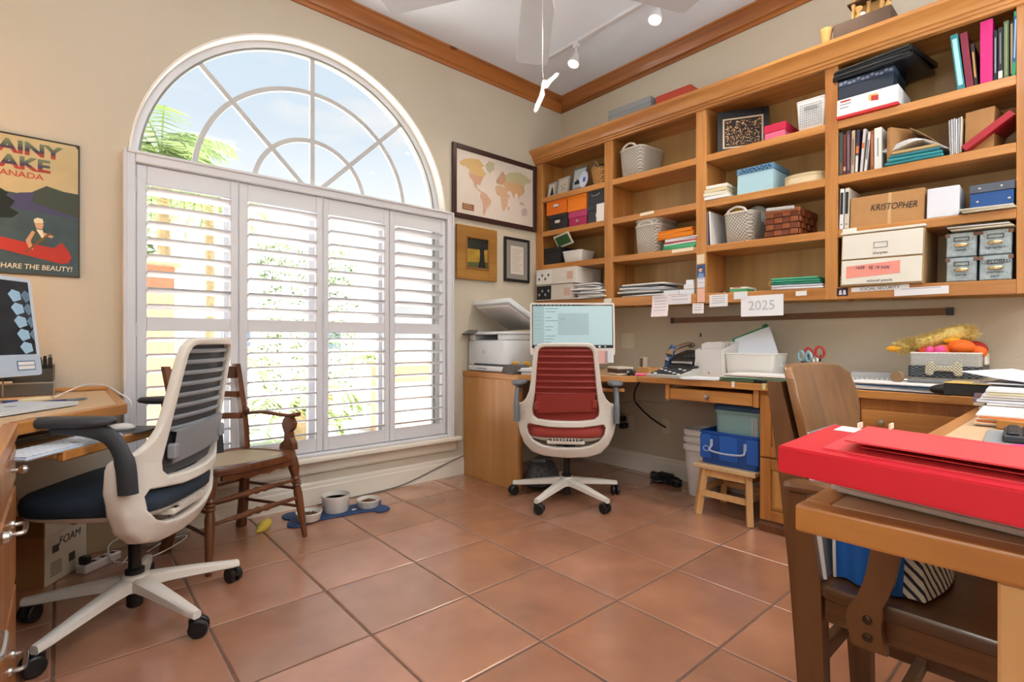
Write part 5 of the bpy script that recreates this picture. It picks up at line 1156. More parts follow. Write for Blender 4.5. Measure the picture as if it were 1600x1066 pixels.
LAND = [('#cfae76', [(.04, .80), (.09, .86), (.17, .90), (.27, .92), (.33, .84), (.30, .80), (.36, .72), (.33, .66), (.27, .65), (.18, .66), (.15, .72), (.10, .76), (.05, .75)]), ('#c99d84', [(.15, .67), (.27, .65), (.33, .66), (.30, .57), (.285, .50), (.26, .53), (.24, .50), (.20, .55), (.16, .60)]),
        ('#c7b089', [(.20, .55), (.24, .50), (.25, .46), (.30, .42), (.285, .40), (.25, .43), (.21, .48)]), ('#cda58e', [(.30, .42), (.36, .40), (.43, .30), (.41, .22), (.37, .17), (.345, .05), (.325, .03), (.325, .15), (.315, .25), (.285, .33)]), ('#b9b394', [(.35, .85), (.40, .94), (.47, .93), (.46, .83), (.41, .75), (.38, .78)]),
        ('#c49a7c', [(.49, .62), (.50, .68), (.53, .74), (.55, .80), (.58, .84), (.61, .78), (.62, .68), (.58, .62), (.55, .60), (.52, .61)]), ('#cfab8a', [(.475, .52), (.50, .58), (.56, .59), (.62, .56), (.64, .48), (.68, .46), (.645, .38), (.64, .28), (.60, .18), (.575, .18), (.56, .28), (.55, .40), (.50, .42)]),
        ('#bfb78f', [(.61, .78), (.66, .84), (.74, .88), (.82, .90), (.92, .85), (.985, .82), (.96, .76), (.90, .74), (.87, .68), (.78, .70), (.68, .68), (.62, .68)]), ('#d0a77c', [(.62, .68), (.68, .68), (.78, .70), (.87, .68), (.88, .60), (.85, .52), (.82, .50), (.80, .44), (.78, .52), (.75, .53), (.725, .42), (.70, .52), (.66, .54), (.635, .50), (.61, .58), (.58, .62)]),
        ('#bdb0a8', [(.83, .24), (.86, .30), (.90, .31), (.92, .26), (.915, .19), (.88, .16), (.84, .18)]), ('#b8a890', [(.80, .38), (.84, .40), (.88, .36), (.87, .34), (.82, .35)]), ('#b58f7c', [(.645, .25), (.66, .28), (.665, .22), (.65, .20)]), ('#b49a84', [(.505, .66), (.515, .71), (.525, .66)])]
for i, (c, p) in enumerate(LAND):
    q = cont(p); ctr = (sum(a for a, b in q)/len(q), sum(b for a, b in q)/len(q))
    art(t, c, q, YB-.0108-.00003*i, 'landmass')
rnd = random.Random(4); m = MB(t.location)
for i in range(70):
    p = rnd.choice(LAND[:10])[1]; a = rnd.choice(p); b_ = rnd.choice(p); f = rnd.uniform(.2, .8); u, v = cont([(a[0]*f+b_[0]*(1-f), a[1]*f+b_[1]*(1-f))])[0]
    m.box(u-.005, u+.005, YB-.0117, YB-.0110, v-.001, v+.001)
m.build('place_names', cmat('#8a6f5a'), t, kind='stuff')
p = cont([(.07, .07), (.21, .07), (.21, .17), (.07, .17)]); art(t, '#8f5f3c', p, YB-.0115, 'title_panel')
m = MB(t.location)
for k in range(3): m.box(p[0][0]+.012, p[1][0]-.012-.01*k, YB-.0122, YB-.0116, p[0][1]+.012+.014*k, p[0][1]+.015+.014*k)
m.build('title_lines', cmat('#cbb092'), t, kind='stuff')
t = wallframe('gilt_picture', 'gilt framed painting of a dark figure in a yellow meadow', 2.170, 2.545, 1.438, 1.836, wood('gilt', '#a87a38', '#835626', 'x', fine=20), .082, .028)
t2 = t; X0, X1, Z0, Z1 = 2.252, 2.463, 1.520, 1.754
m = MB(t.location)
for q in ((X0-.006, X0+.008, Z0-.006, Z1+.006), (X1-.008, X1+.006, Z0-.006, Z1+.006), (X0+.008, X1-.008, Z0-.006, Z0+.008), (X0+.008, X1-.008, Z1-.008, Z1+.006)): m.box(q[0], q[1], YB-.033, YB-.02, q[2], q[3], .003)
m.build('inner_gilt_edge', cmat('#8e5f2c', .4), t)
flat(t, 'canvas', X0, X1, Z0, Z1, YB-.022, mat('meadow', '#a8862c', .6, noise=(22, .3)))
E1 = lambda P: [(X0+.21*u, Z0+.234*v) for u, v in P]
art(t, '#1d211b', E1([(.03, .62), (.97, .66), (.97, .97), (.03, .97)]), YB-.0228, 'dark_foliage', mat('foliage_paint', '#20241c', .6, noise=(30, .4))); art(t, '#59572a', E1([(.03, .03), (.97, .03), (.97, .25), (.03, .2)]), YB-.0228, 'grass')
art(t, '#1c1a1c', E1([(.52, .06), (.88, .05), (.82, .3), (.80, .6), (.84, .74), (.76, .80), (.74, .88), (.66, .89), (.64, .80), (.58, .70), (.62, .5), (.60, .3)]), YB-.0236, 'dark_figure')
t = wallframe('framed_letter', 'black framed typed letter on a grey mat beneath the map', 2.630, 2.902, 1.455, 1.808, M['black'], .022, .018)
flat(t, 'mat_board', 2.65, 2.882, 1.475, 1.788, YB-.011, cmat('#8f8a84')); flat(t, 'letter_sheet', 2.698, 2.834, 1.518, 1.742, YB-.013, cmat('#d8cfc4'))
m = MB(t.location)
for k in range(13): m.box(2.71, 2.822-.012*((k*5) % 4), YB-.0138, YB-.0131, 1.715-.0145*k-.001, 1.715-.0145*k+.0012)
m.build('typed_lines', cmat('#8f857c'), t, kind='stuff')
# canoe poster
PX0, PX1, PZ0, PZ1 = -.34, .066, 1.270, 1.879
t = thing('canoe_poster', 'vintage tin poster of paddlers in a red canoe on a lake', 'poster', ((PX0+PX1)/2, YB, (PZ0+PZ1)/2))
flat(t, 'tin_sheet', PX0, PX1, PZ0, PZ1, YB-.008, mat('tin_edge', '#4a4436', .5, noise=(14, .3)))
Q = lambda P: [(PX0+.406*u, PZ0+.609*v) for u, v in P]
L_ = YB-.0086
art(t, '#bfae84', Q([(.012, .60), (.985, .55), (.985, .965), (.96, .988), (.012, .988)]), L_, 'sky_print', mat('poster_sky', '#bfae84', .6, noise=(9, .08)))
art(t, '#3f5560', Q([(.012, .012), (.985, .012), (.985, .56), (.012, .60)]), L_-.0001, 'lake_print', mat('poster_lake', '#3c4f55', .6, noise=(12, .2)))
art(t, '#47486a', Q([(.30, .48), (.985, .44), (.985, .63), (.86, .635), (.72, .66), (.60, .60), (.50, .585), (.40, .55)]), L_-.0003, 'blue_hill'); art(t, '#3f4a42', Q([(.60, .53), (.985, .45), (.985, .63), (.86, .635), (.72, .66), (.62, .61)]), L_-.0005, 'green_hill')
art(t, '#1b2620', Q([(.012, .36), (.45, .40), (.50, .44), (.43, .47), (.47, .52), (.40, .555), (.42, .575), (.36, .60), (.33, .575), (.30, .63), (.22, .58), (.012, .66)]), L_-.0007, 'pine_trees')
art(t, '#b5362a', Q([(.012, .285), (.40, .255), (.62, .225), (.78, .21), (.845, .255), (.90, .20), (.93, .15), (.90, .105), (.84, .098), (.60, .135), (.30, .18), (.012, .205)]), L_-.0009, 'red_canoe')
def figure(cx, cz, sc, vest):
    F = lambda P: Q([(cx+sc*u, cz+sc*.67*v) for u, v in P])
    art(t, vest, F([(-.07, -.06), (.07, -.06), (.075, .06), (.04, .12), (-.05, .12), (-.08, .05)]), L_-.0011, 'paddler'); art(t, '#c99b78', F([(-.07, .10), (-.04, .08), (-.085, -.04), (-.06, -.16), (-.10, -.15), (-.135, -.04)]), L_-.0013, 'arm_print'); art(t, '#c99b78', F([(.04, .09), (.15, .05), (.13, .02), (.04, .04)]), L_-.0013, 'arm_print')
    art(t, '#d2a684', F([(-.028, .13), (.03, .13), (.045, .19), (.02, .24), (-.03, .24), (-.045, .19)]), L_-.0014, 'face_print'); art(t, '#ddd2b4', F([(-.05, .205), (.045, .215), (.035, .27), (-.02, .28), (-.055, .25)]), L_-.0016, 'cap_print'); art(t, '#e6dcc4', F([(-.03, .12), (.035, .12), (.05, .02), (.03, .0)]), L_-.0015, 'collar_print')
    art(t, '#7a5230', F([(.10, .09), (.12, .075), (-.12, -.20), (-.15, -.20)]), L_-.0018, 'paddle_print')
figure(.66, .27, .8, '#465245'); figure(.22, .33, .8, '#4a4a44')
duo = mat('two_tone_ink', '#3a3a58', .6)
_n = duo.node_tree; _t = _n.nodes.new('ShaderNodeTexCoord'); _s = _n.nodes.new('ShaderNodeSeparateXYZ'); _r = _n.nodes.new('ShaderNodeValToRGB'); _mr = _n.nodes.new('ShaderNodeMapRange')
_n.links.new(_t.outputs['Object'], _s.inputs[0]); _n.links.new(_s.outputs['Y'], _mr.inputs[0]); _mr.inputs[1].default_value = -.025; _mr.inputs[2].default_value = .025; _n.links.new(_mr.outputs[0], _r.inputs[0]); _n.links.new(_r.outputs[0], _n.nodes['Principled BSDF'].inputs['Base Color'])
_r.color_ramp.elements[0].position = .2; _r.color_ramp.elements[0].color = hexc('#a03a2c'); _r.color_ramp.elements[1].position = .42; _r.color_ramp.elements[1].color = hexc('#33324f')
_e = _r.color_ramp.elements.new(.95); _e.color = hexc('#6d7a5c')
PR = (PI/2, 0, 0); ct = Vector(t.location)
def pt(s, size, c, u, v, sx=1, bold=0, al='CENTER', lay=.0012, sh=0):
    x, z = Q([(u, v)])[0]; text(s, size, cmat(c) if c else duo, t, (x-ct.x, L_-lay-ct.y, z-ct.z), PR, 'poster_lettering', .0002, al, sh, sx, bold)
pt('RAINY', .075, None, .84, .905, 1.18, .003, 'RIGHT'); pt('LAKE', .075, None, .75, .795, 1.18, .003, 'RIGHT'); pt('CANADA', .036, '#b5442c', .695, .715, 1.1, .0003, 'RIGHT')
pt('SHARE THE BEAUTY!', .031, '#e0d8c0', .935, .058, .86, .0003, 'RIGHT', .002, .1)
m = MB(t.location)
for q in ((PX0, PX1, PZ0, PZ0+.004), (PX0, PX1, PZ1-.004, PZ1), (PX1-.004, PX1, PZ0+.004, PZ1-.004)): m.box(q[0], q[1], YB-.0105, YB-.007, q[2], q[3])
m.build('worn_border', cmat('#3c3226'), t)
# ================================================================== ON THE RIGHT DESK
D = ZT+.0008
def dthing(name, label, cat, x, y, z=D, rz=0, group=None): return thing(name, label, cat, (x, y, z), rz, group)
def pb(t, name, mt, x0, x1, y0, y1, z0, z1, bev=.002, parent=None): m = MB(); m.box(x0, x1, y0, y1, z0, z1, bev); return m.build(name, mt, parent or t)
# printer
pw_ = mat('printer_white', '#dfe4ea', .4)
t = dthing('printer', 'white laser printer with its scanner lid raised, by the shutters', 'printer', 2.275, 2.885)
m = MB(); m.box(.0, .40, -.205, .205, .045, .225, .012, 2); m.build('body', pw_, t, smooth=True)
pb(t, 'paper_drawer', pw_, -.004, .39, -.20, .20, .004, .043, .006); pb(t, 'drawer_slot', M['dark'], -.0015, .01, -.20, .13, .048, .058, .001)
pb(t, 'drawer_grip', cmat('#9aa2ab'), -.005, .0, -.02, .10, .018, .028, .002)
m = MB(); m.box(.01, .40, -.205, -.12, .225, .265, .006); m.box(.01, .40, .14, .205, .225, .265, .006); m.box(.25, .40, -.12, .14, .225, .265); m.build('output_housing', pw_, t)
pb(t, 'output_bay', M['grey'], .03, .25, -.12, .14, .2255, .228, 0)
m = MB(); m.box(-.002, .41, -.21, .21, .265, .285, .005); m.build('scanner_bed', pw_, t); pb(t, 'scanner_glass', mat('scan_glass', '#23272c', .1), .04, .36, -.16, .17, .2852, .2865, 0)
m = MB(); m.mx = Matrix.Translation((.40, 0, .29)) @ Matrix.Rotation(math.radians(27), 4, 'Y'); m.box(-.41, 0, -.205, .205, .012, .05, .008, 2); m.build('scanner_lid', pw_, t, smooth=True)
m = MB(); m.mx = Matrix.Translation((.40, 0, .29)) @ Matrix.Rotation(math.radians(27), 4, 'Y'); m.box(-.38, -.03, -.18, .18, .0, .011, .002); m.build('lid_pad', M['paper'], t)
m = MB(); m.mx = Matrix.Translation((-.025, .155, .275)) @ Matrix.Rotation(math.radians(-25), 4, 'Y'); m.box(-.03, .04, -.055, .055, 0, .012, .003); m.build('control_panel', mat('panel_grey', '#4c4f4e', .3), t)
m = MB(); m.mx = Matrix.Translation((-.001, .02, .14)) @ Matrix.Rotation(-PI/2, 4, 'Y'); m.lathe([(.012, 0), (.012, .001), (.001, .001)], seg=16); m.build('maker_disc', cmat('#c3c9d2'), t)
# desktop computer, screen faces the chair
def imac(label, c, face, zc, w, h, chin, tilt, screen, thick=.014, bez=.012, casec='#dfe3e8', chinc=None):
    rz = math.atan2(face[1], face[0])+PI/2          # local -Y looks along face
    t = thing('desktop_computer', label, 'computer', (c[0], c[1], zc[0]), rz); z0 = zc[1]-zc[0]; cs = cmat(casec, .35)
    T = Matrix.Translation((0, 0, z0)) @ Matrix.Rotation(-tilt, 4, 'X')
    m = MB(); m.mx = T @ Matrix.Rotation(PI/2, 4, 'X'); m.hull([[(u, v+h/2, z) for u, v in rrect(w, h, .014, 4)] for z in (-thick, 0)]); m.build('case', cs, t)
    def fl(nm, x0, x1, v0, v1, lay, mt): m = MB(); m.mx = T; m.box(x0, x1, -lay-.0006, -lay, v0, v1); return m.build(nm, mt, t)
    fl('chin', -w/2+.004, w/2-.004, .003, chin, .0005, cmat(chinc or casec, .35))
    screen(t, fl, T, -w/2+bez, w/2-bez, chin+.003, h-bez)
    m = MB(); m.box(-.095, .095, -.05, .11, 0, .006, .003); m.build('stand_foot', M['chrome'], t)
    m = MB(); m.hull([[(-.07, .07, .006), (.07, .07, .006), (.07, .085, .006), (-.07, .085, .006)], [(-.06, .045, z0+.12), (.06, .045, z0+.12), (.06, .055, z0+.12), (-.06, .055, z0+.12)]]); m.build('stand_neck', M['chrome'], t); return t
def em(h, s=1.0): return mat('screen_'+h.strip('#'), h, .3, emit=(h, s))
def scr1(t, fl, T, x0, x1, z0, z1):
    W_, H_ = x1-x0, z1-z0; f = lambda nm, a, b, c, d, l, mt: fl(nm, x0+W_*a, x0+W_*b, z0+H_*c, z0+H_*d, l, mt)
    f('screen', 0, 1, 0, 1, .0005, mat('screen_black', '#15181b', .15)); f('desktop_picture', .01, .99, .07, .965, .0012, em('#9fbac0', .42)); f('side_panel', .01, .15, .07, .965, .0018, em('#8ba5aa', .42))
    for k in range(12):
        if k in (2, 5, 8): continue
        f('text_line', .165, .165+.16-.03*((k*5) % 4), .90-.07*k, .912-.07*k, .0018, em('#4f6a74', .4))
    for k in range(5): f('text_line', .03, .12, .80-.09*k, .808-.09*k, .0024, em('#6d868d', .5))
    f('window_panel', .32, .70, .30, .80, .0024, em('#8ea7ac', .42)); f('window_text', .34, .42, .66, .67, .003, em('#5c7680', .4))
    for k in range(9): f('dock_icon', .03+.07*k+(.3 if k > 5 else 0), .055+.07*k+(.3 if k > 5 else 0), .015, .05, .0012, em(['#7fa6a8', '#d7dde0', '#6c8f93'][k % 3], .5))
    for k in range(10): f('menu_item', .02+.05*k, .04+.05*k, .978, .99, .0012, em('#7a8a8e', .5))
fcam = Vector((-.735, -.678, 0))
t = imac('pale-framed desktop computer showing a blue-green screen behind the red chair', (2.565, 2.315), (-.66, -.755), (D, .885), .565, .352, .045, math.radians(4), scr1, casec='#e0dad4')
for k, (u, c) in enumerate(((.20, '#e8b3ae'), (.24, '#dde0e6'))): m = MB(); m.box(u-.03, u+.03, -.012, -.010, .07+.005*k, .155); m.build('sticky_note', cmat(c), t)
m = MB(); m.box(-.26, -.20, -.014, -.012, .08, .17); m.build('sticky_note', cmat('#e2857c'), t)
t = dthing('speaker', 'small dark grey slanted box on the desk in front of the printer', 'box', 2.275, 2.615, rz=-.2); m = MB(); m.hull([[(-.03, -.085, 0), (.10, -.085, 0), (.10, .075, 0), (-.03, .075, 0)], [(-.01, -.08, .058), (.10, -.08, .058), (.10, .07, .058), (-.01, .07, .058)]]); m.build('body', mat('speaker_grey', '#5a5652', .6), t); pb(t, 'seam', M['dark'], -.024, -.018, -.08, .07, .012, .016, 0)
def papers(name, label, x, y, z, w, d, n, rz=0, cols=None, th=.0035, mess=.012, twist=.06, seed=1, cat='papers', nm='sheet', curl=0):
    t = dthing(name, label, cat, x, y, z, rz); r = random.Random(seed); cols = cols or ['#e9e6e4', '#dfe2e8', '#efede9']
    for i in range(n):
        m = MB(); m.mx = Matrix.Translation((r.uniform(-mess, mess), r.uniform(-mess, mess), i*th)) @ Matrix.Rotation(r.uniform(-twist, twist), 4, 'Z')
        R = []
        for k in range(4): u = k/3; q = curl*u*u*(1 if i == n-1 else 0); R.append([(-d/2, -w/2+w*u, q), (d/2, -w/2+w*u, q), (d/2, -w/2+w*u, q+th*.8), (-d/2, -w/2+w*u, q+th*.8)])
        m.hull(R); m.build(nm, cmat(cols[i % len(cols)], .8), t)
    return t
papers('mail_pile', 'crumpled white mail beside the dark slanted box, left of the red chair', 2.375, 2.52, D, .12, .2, 6, .7, th=.007, mess=.02, twist=.3, seed=4)
for k, (x, y, r) in enumerate(((2.345, 2.64, .5), (2.40, 2.585, 1.0))): t = dthing('sticky_pad', ['folded yellow sticky sheet standing nearer the printer', 'folded yellow sticky sheet standing beside the computer'][k], 'note', x, y, D+.03, r); t.scale = (.6, .6, .65); m = MB(); m.hull([[(0, -.04, 0), (.002, -.04, 0), (.002, .04, 0), (0, .04, 0)], [(-.02, -.04, .06), (-.018, -.04, .06), (-.018, .04, .06), (-.02, .04, .06)], [(.03, -.04, .075), (.032, -.04, .075), (.032, .04, .075), (.03, .04, .075)]]); m.build('sheet', cmat('#d9a83a'), t); pb(t, 'backing_box', cmat('#8e8a84'), .0, .05, -.04, .04, -.045, 0)
# light switch and outlets
def plate(name, label, y0, y1, z0, z1, n, cat, pm):
    t = thing(name, label, cat, (XR, (y0+y1)/2, (z0+z1)/2)); o = t.location
    m = MB(o); m.box(XR-.007, XR-.0005, y0, y1, z0, z1, .003); m.build('plate', pm, t)
    for k in range(n):
        yc = y0+(k+.5)*(y1-y0)/n; m = MB(o)
        if cat == 'switch': m.box(XR-.010, XR-.006, yc-.014, yc+.014, (z0+z1)/2-.03, (z0+z1)/2+.03, .002); m.build('rocker', pm, t)
        else:
            for dz in (-.022, .022): m.box(XR-.009, XR-.006, yc-.015, yc+.015, (z0+z1)/2+dz-.014, (z0+z1)/2+dz+.014, .002)
            m.build('socket', pm, t)
    return t
ivory = mat('ivory_plate', '#d6cfbc', .5)
plate('light_switch', 'ivory double switch plate on the wall right of the computer screen', 2.342, 2.461, .921, 1.04, 2, 'switch', ivory)
plate('wall_outlet', 'ivory outlet under the desk with a black plug, nearer the corner', 2.34, 2.46, .30, .415, 1, 'outlet', ivory)
plate('wall_outlet', 'ivory outlet under the desk where the black cord ends', 2.03, 2.105, .305, .42, 1, 'outlet', ivory)
t = thing('power_plugs', 'cluster of black plugs in the outlet near the corner under the desk', 'plug', (XR-.03, 2.43, .36))
for (y, z, s) in ((0, .02, .05), (.04, .05, .06), (-.02, -.03, .045), (.06, -.01, .05)): m = MB(); m.box(-s, .02, y-.022, y+.022, z-.02, z+.02, .005); m.build('plug', M['black'], t)
def cord(label, pts, r, mt, cat='cord', name='cord'):
    t = thing(name, label, cat, pts[0]); m = MB(t.location); m.tube(spline(pts, 8), r, 6); m.build('cord', mt, t, smooth=True); return t
cord('black cord looping down from the desk to the outlet', [(2.9, 2.02, .71), (2.96, 2.1, .64), (3.05, 2.16, .55), (3.17, 2.13, .44), (3.27, 2.075, .365), (3.285, 2.07, .36)], .006, M['black'])
cord('pale grey cord sagging under the desk between tray and drawer', [(2.80, 1.70, .62), (2.86, 1.85, .585), (2.95, 2.05, .575), (3.2, 2.4, .5), (3.25, 2.43, .40)], .0035, cmat('#8f9088'))
cord('thin grey cable running along the baseboard from the desk to the floor', [(2.225, 3.075, .14), (2.1, 3.082, .11), (1.9, 3.084, .055), (1.7, 3.08, .012), (1.45, 3.075, .004), (1.15, 3.07, .004)], .004, cmat('#6d6a66'))
# corner items
t = dthing('wooden_tray', 'small pale wooden box on the desk right of the computer', 'box', 2.84, 1.955, rz=-.3); openbasket(t, .12, .11, .045, M['birch'], 1.0, .002, rad=.004)
t = dthing('toy_camera', 'small black clip-on gadget lying at the desk edge', 'gadget', 2.71, 1.965); m = MB(); m.ball((0, 0, .02), .02, 10, 7); m.ball((.012, -.022, .017), .017, 10, 7); m.build('body', M['black'], t, smooth=True); m = MB(); m.ball((-.018, 0, .022), .008, 8, 6); m.build('lens', cmat('#9aa0a8', .2), t, smooth=True)
t = dthing('desk_clock', 'small brown and cream desk ornament behind the pale wooden box', 'ornament', 2.96, 2.05, rz=-.6); pb(t, 'body', cmat('#b9ad9c'), 0, .03, -.035, .035, 0, .11); pb(t, 'panel', cmat('#6a5344'), -.002, .001, -.025, .005, .03, .10, .001); pb(t, 'panel', cmat('#8b8178'), -.002, .001, .008, .027, .03, .10, .001)
t = dthing('book_stack', 'dark and cream notebooks under the computer screen beside the gadget', 'books', 2.74, 2.06, rz=-.5)
for i, c in enumerate(('#d9cdbb', '#4a3328', '#5a4032', '#cfc6b8')): m = MB(); m.obox((0, 0, .007+i*.013), (.11, .15, .0125), (0, 0, .05*(i % 2)), .002); m.build('notebook', cmat(c), t)
t = dthing('highlighter', 'pink highlighter lying at the desk edge', 'pen', 2.735, 1.885, D+.009, math.radians(-50)); m = MB(); m.tube([(-.045, 0, 0), (.03, 0, 0)], .009, 10); m.build('barrel', cmat('#e8638c'), t, smooth=True); m = MB(); m.tube([(.0302, 0, 0), (.055, 0, 0), (.066, 0, 0)], [.0085, .007, .003], 10); m.build('cap', cmat('#c9c4c4'), t, smooth=True)
t = dthing('adding_machine', 'grey printing calculator with black keys on the desk edge', 'calculator', 2.80, 1.715, rz=-.12)
m = MB(); pr = [(-.10, 0), (.13, 0), (.13, .055), (.06, .05), (-.10, .016)]; m.prism([(x, z) for x, z in pr], 'y', -.125, .115); m.bm.free()
m = MB(); m.hull([[(x, y, z) for x, z in pr] for y in (-.125, .115)]); m.build('body', cmat('#b9b6b0'), t)
km = MB(); kw = MB()
for i in range(6):
    for j in range(9):
        x = -.085+i*.022; z = .017+(x+.10)*.0213/.1*1.0; y = -.11+j*.024
        (km if (j*3+i) % 7 else kw).box(x, x+.016, y, y+.016, z, z+.008, .002)
km.build('keys', M['dark'], t, kind='stuff'); kw.build('light_keys', M['paper'], t, kind='stuff')
pb(t, 'paper_bay', M['black'], .055, .12, -.10, .09, .05, .068, .004); m = MB(); m.tube([(.075, -.08, .085), (.075, .06, .085)], .010, 10); m.build('roll_bar', M['chrome'], t, smooth=True)
t = dthing('cordless_phone', 'blue and silver cordless handset upright in a black charger', 'phone', 2.98, 1.855, rz=-.5)
pb(t, 'charger', M['black'], -.045, .055, -.05, .05, 0, .045, .008); m = MB(); m.mx = Matrix.Translation((.0, 0, .035)) @ Matrix.Rotation(math.radians(18), 4, 'Y'); m.hull([[(-.014+u, v, z) for u, v in rrect(.03, w_, .012, 3)] for z, w_ in ((0, .042), (.05, .05), (.12, .052), (.15, .044), (.157, .03))]); m.build('handset', cmat('#2c4f82', .35), t, smooth=True)
m = MB(); m.mx = Matrix.Translation((.0, 0, .035)) @ Matrix.Rotation(math.radians(18), 4, 'Y'); m.box(-.0315, -.028, -.017, .017, .10, .135, .001); m.build('display', M['dark'], t); m = MB(); m.mx = Matrix.Translation((.0, 0, .035)) @ Matrix.Rotation(math.radians(18), 4, 'Y'); m.box(-.0315, -.028, -.018, .018, .045, .075, .003); m.build('keypad', cmat('#b9cbe2'), t)
t = dthing('desk_phone', 'black and brown desk telephone on a stand behind the calculator', 'phone', 3.06, 1.735, rz=-.15)
pb(t, 'stand', M['dark'], -.09, .10, -.11, .09, 0, .085, .006); m = MB(); pr = [(-.12, .085), (.10, .085), (.10, .16), (-.10, .105)]; m.hull([[(x, y, z) for x, z in pr] for y in (-.13, .12)]); m.build('body', M['black'], t)
m = MB()
for i in range(5):
    for j in range(4): x = -.07+i*.03; y = -.10+j*.03; z = .106+(x+.10)*.275; m.box(x, x+.02, y, y+.022, z, z+.012, .002)
m.build('keys', M['dark'], t, kind='stuff')
m = MB(); m.tube(spline([(-.11, .09, .13), (-.09, .09, .155), (.0, .09, .185), (.09, .09, .20), (.115, .09, .185)], 5), [.028]*4+[.019]*13+[.028]*4, 10, flat=.7); m.build('handset', mat('handset_brown', '#8a7464', .4), t, smooth=True)
t = dthing('mouse_dock', 'black gadget with a chrome bar in front of the desk telephone', 'gadget', 2.93, 1.70, rz=-.2); pb(t, 'body', M['black'], -.03, .05, -.06, .09, 0, .05, .01); m = MB(); m.tube([(-.035, -.04, .055), (-.035, .06, .055)], .006, 8); m.build('bar', M['chrome'], t, smooth=True)
# magazine holder with papers
t = dthing('magazine_holder', 'white card magazine holder stuffed with envelopes on the desk', 'holder', 2.905, 1.565, rz=-.08)
m = MB(); m.box(0, .003, -.11, .06, 0, .165, .001); m.hull([[(0, -.11, 0), (.20, -.11, 0), (.20, -.11, .215), (0, -.11, .165)], [(0, -.107, 0), (.20, -.107, 0), (.20, -.107, .215), (0, -.107, .165)]]); m.hull([[(0, .06, 0), (.20, .06, 0), (.20, .06, .215), (0, .06, .165)], [(0, .063, 0), (.20, .063, 0), (.20, .063, .215), (0, .063, .165)]]); m.box(.197, .20, -.107, .06, 0, .215); m.box(.003, .197, -.107, .06, 0, .003); m.build('holder', cmat('#d5d0cc'), t)
m = MB(); m.mx = Matrix.Translation((-.004, .085, 0)) @ Matrix.Rotation(.25, 4, 'X'); m.box(0, .16, -.005, .0, .0, .13); m.build('leaning_sheet', M['paper'], t)
for i in range(5): m = MB(); m.obox((.05+.025*i, -.022, .125), (.004, .13, .17), (.10*((i % 3)-1), -.05*i, 0)); m.build('envelope', cmat(['#d9d4d2', '#e6e2de', '#cfcac6', '#e0cdb8', '#d3cfcf'][i]), t)
m = MB(); m.mx = Matrix.Translation((-.0008, -.03, .03)) @ Matrix.Rotation(-PI/2, 4, 'Y'); m.lathe([(.006, 0), (.006, .0006), (.001, .0006)], seg=10); m.build('finger_hole', M['grey'], t)
t = thing('wall_pin', 'tiny black hook on the wall above the magazine holder', 'hook', (XR, 1.80, 1.022)); m = MB(t.location); m.box(XR-.008, XR-.0005, 1.796, 1.804, 1.008, 1.034, .002); m.build('hook', M['black'], t)
# white bin with a leaning green folder
t = dthing('plastic_bin', 'translucent white plastic bin holding papers on the desk', 'bin', 2.93, 1.315); openbasket(t, .285, .19, .145, mat('milky_plastic', '#dddad4', .35), .9, .005, rad=.02)
t = dthing('green_folder', 'green folder of white sheets leaning out of the plastic bin', 'folder', 3.02, 1.26, D+.02)
m = MB(); m.mx = Matrix.Rotation(.42, 4, 'Y') @ Matrix.Rotation(-.42, 4, 'X'); m.box(0, .004, -.10, .12, 0.02, .31, .001); m.build('cover', cmat('#2f8257'), t)
for k in range(3): m = MB(); m.mx = Matrix.Rotation(.42, 4, 'Y') @ Matrix.Rotation(-.42, 4, 'X'); m.box(-.0045-.003*k, -.0025-.003*k, -.105+.002*k, .105, .02, .296-.003*k); m.build('sheet', M['paperblue'], t)
m = MB(); m.mx = Matrix.Rotation(.42, 4, 'Y') @ Matrix.Rotation(-.42, 4, 'X'); m.box(-.014, .006, -.096, -.066, .29, .316, .003); m.build('green_clip', cmat('#2f7a52'), t)
t = dthing('envelope_bundle', 'bundle of pale envelopes inside the plastic bin', 'envelopes', 2.99, 1.35, D+.006)
for i in range(5): m = MB(); m.obox((.02+.022*i, .0, .062), (.004, .2, .105), (0, -.1, .02*i)); m.build('envelope', cmat(['#d8d4cf', '#e6e4e2', '#cdb9a4', '#dedbd6', '#e4e1de'][i]), t)
papers('loose_sheets', 'loose white sheets slid over the desk edge left of the green file', 2.78, 1.49, D, .22, .17, 5, .25, th=.0022, seed=7)
t = dthing('file_folders', 'fat green and black file folders bulging with papers at the desk edge', 'folders', 2.82, 1.20, rz=.04)
for i, (c, w_, z, h_) in enumerate((('#4a5a34', .20, .001, .012), ('#1a1a1c', .36, .001, .011), ('#d8d5cc', .37, .0135, .005), ('#3f8a5e', .36, .019, .004), ('#e7e4e2', .35, .0235, .005), ('#d9dce4', .34, .029, .004), ('#ecdcd4', .32, .0335, .005), ('#e4e2e0', .28, .039, .004))):
    m = MB(); m.obox((.01*((i % 3)-1), (.09 if i == 0 else -.09 if i == 1 else .0)+.008*((i*2) % 3-1), z+h_/2), (.20, .18 if i < 2 else w_, h_), (0, 0, .03*((i*5) % 3-1)), .001); m.build('folder' if i < 4 else 'sheet', cmat(c), t)
for y in (.09, -.07):
    t = dthing('bookmark', 'white paper tab hanging over the desk edge under the green file' if y > 0 else 'pale yellow paper tab hanging over the desk edge by the chair back', 'tab', 2.698, 1.20+y); m = MB(); m.box(-.002, -.001, -.008, .008, -.028, .003); m.box(-.002, .03, -.008, .008, .0, .001); m.build('tab', cmat('#e8e6e0' if y > 0 else '#d9d6a4'), t)
papers('paper_sprawl', 'pale papers strewn between the green file and the pencil cup', 3.0, 1.08, D, .2, .25, 4, .2, ['#e2e6de', '#ddd0b6', '#e9e6e2'], .003, .02, .2, 9)
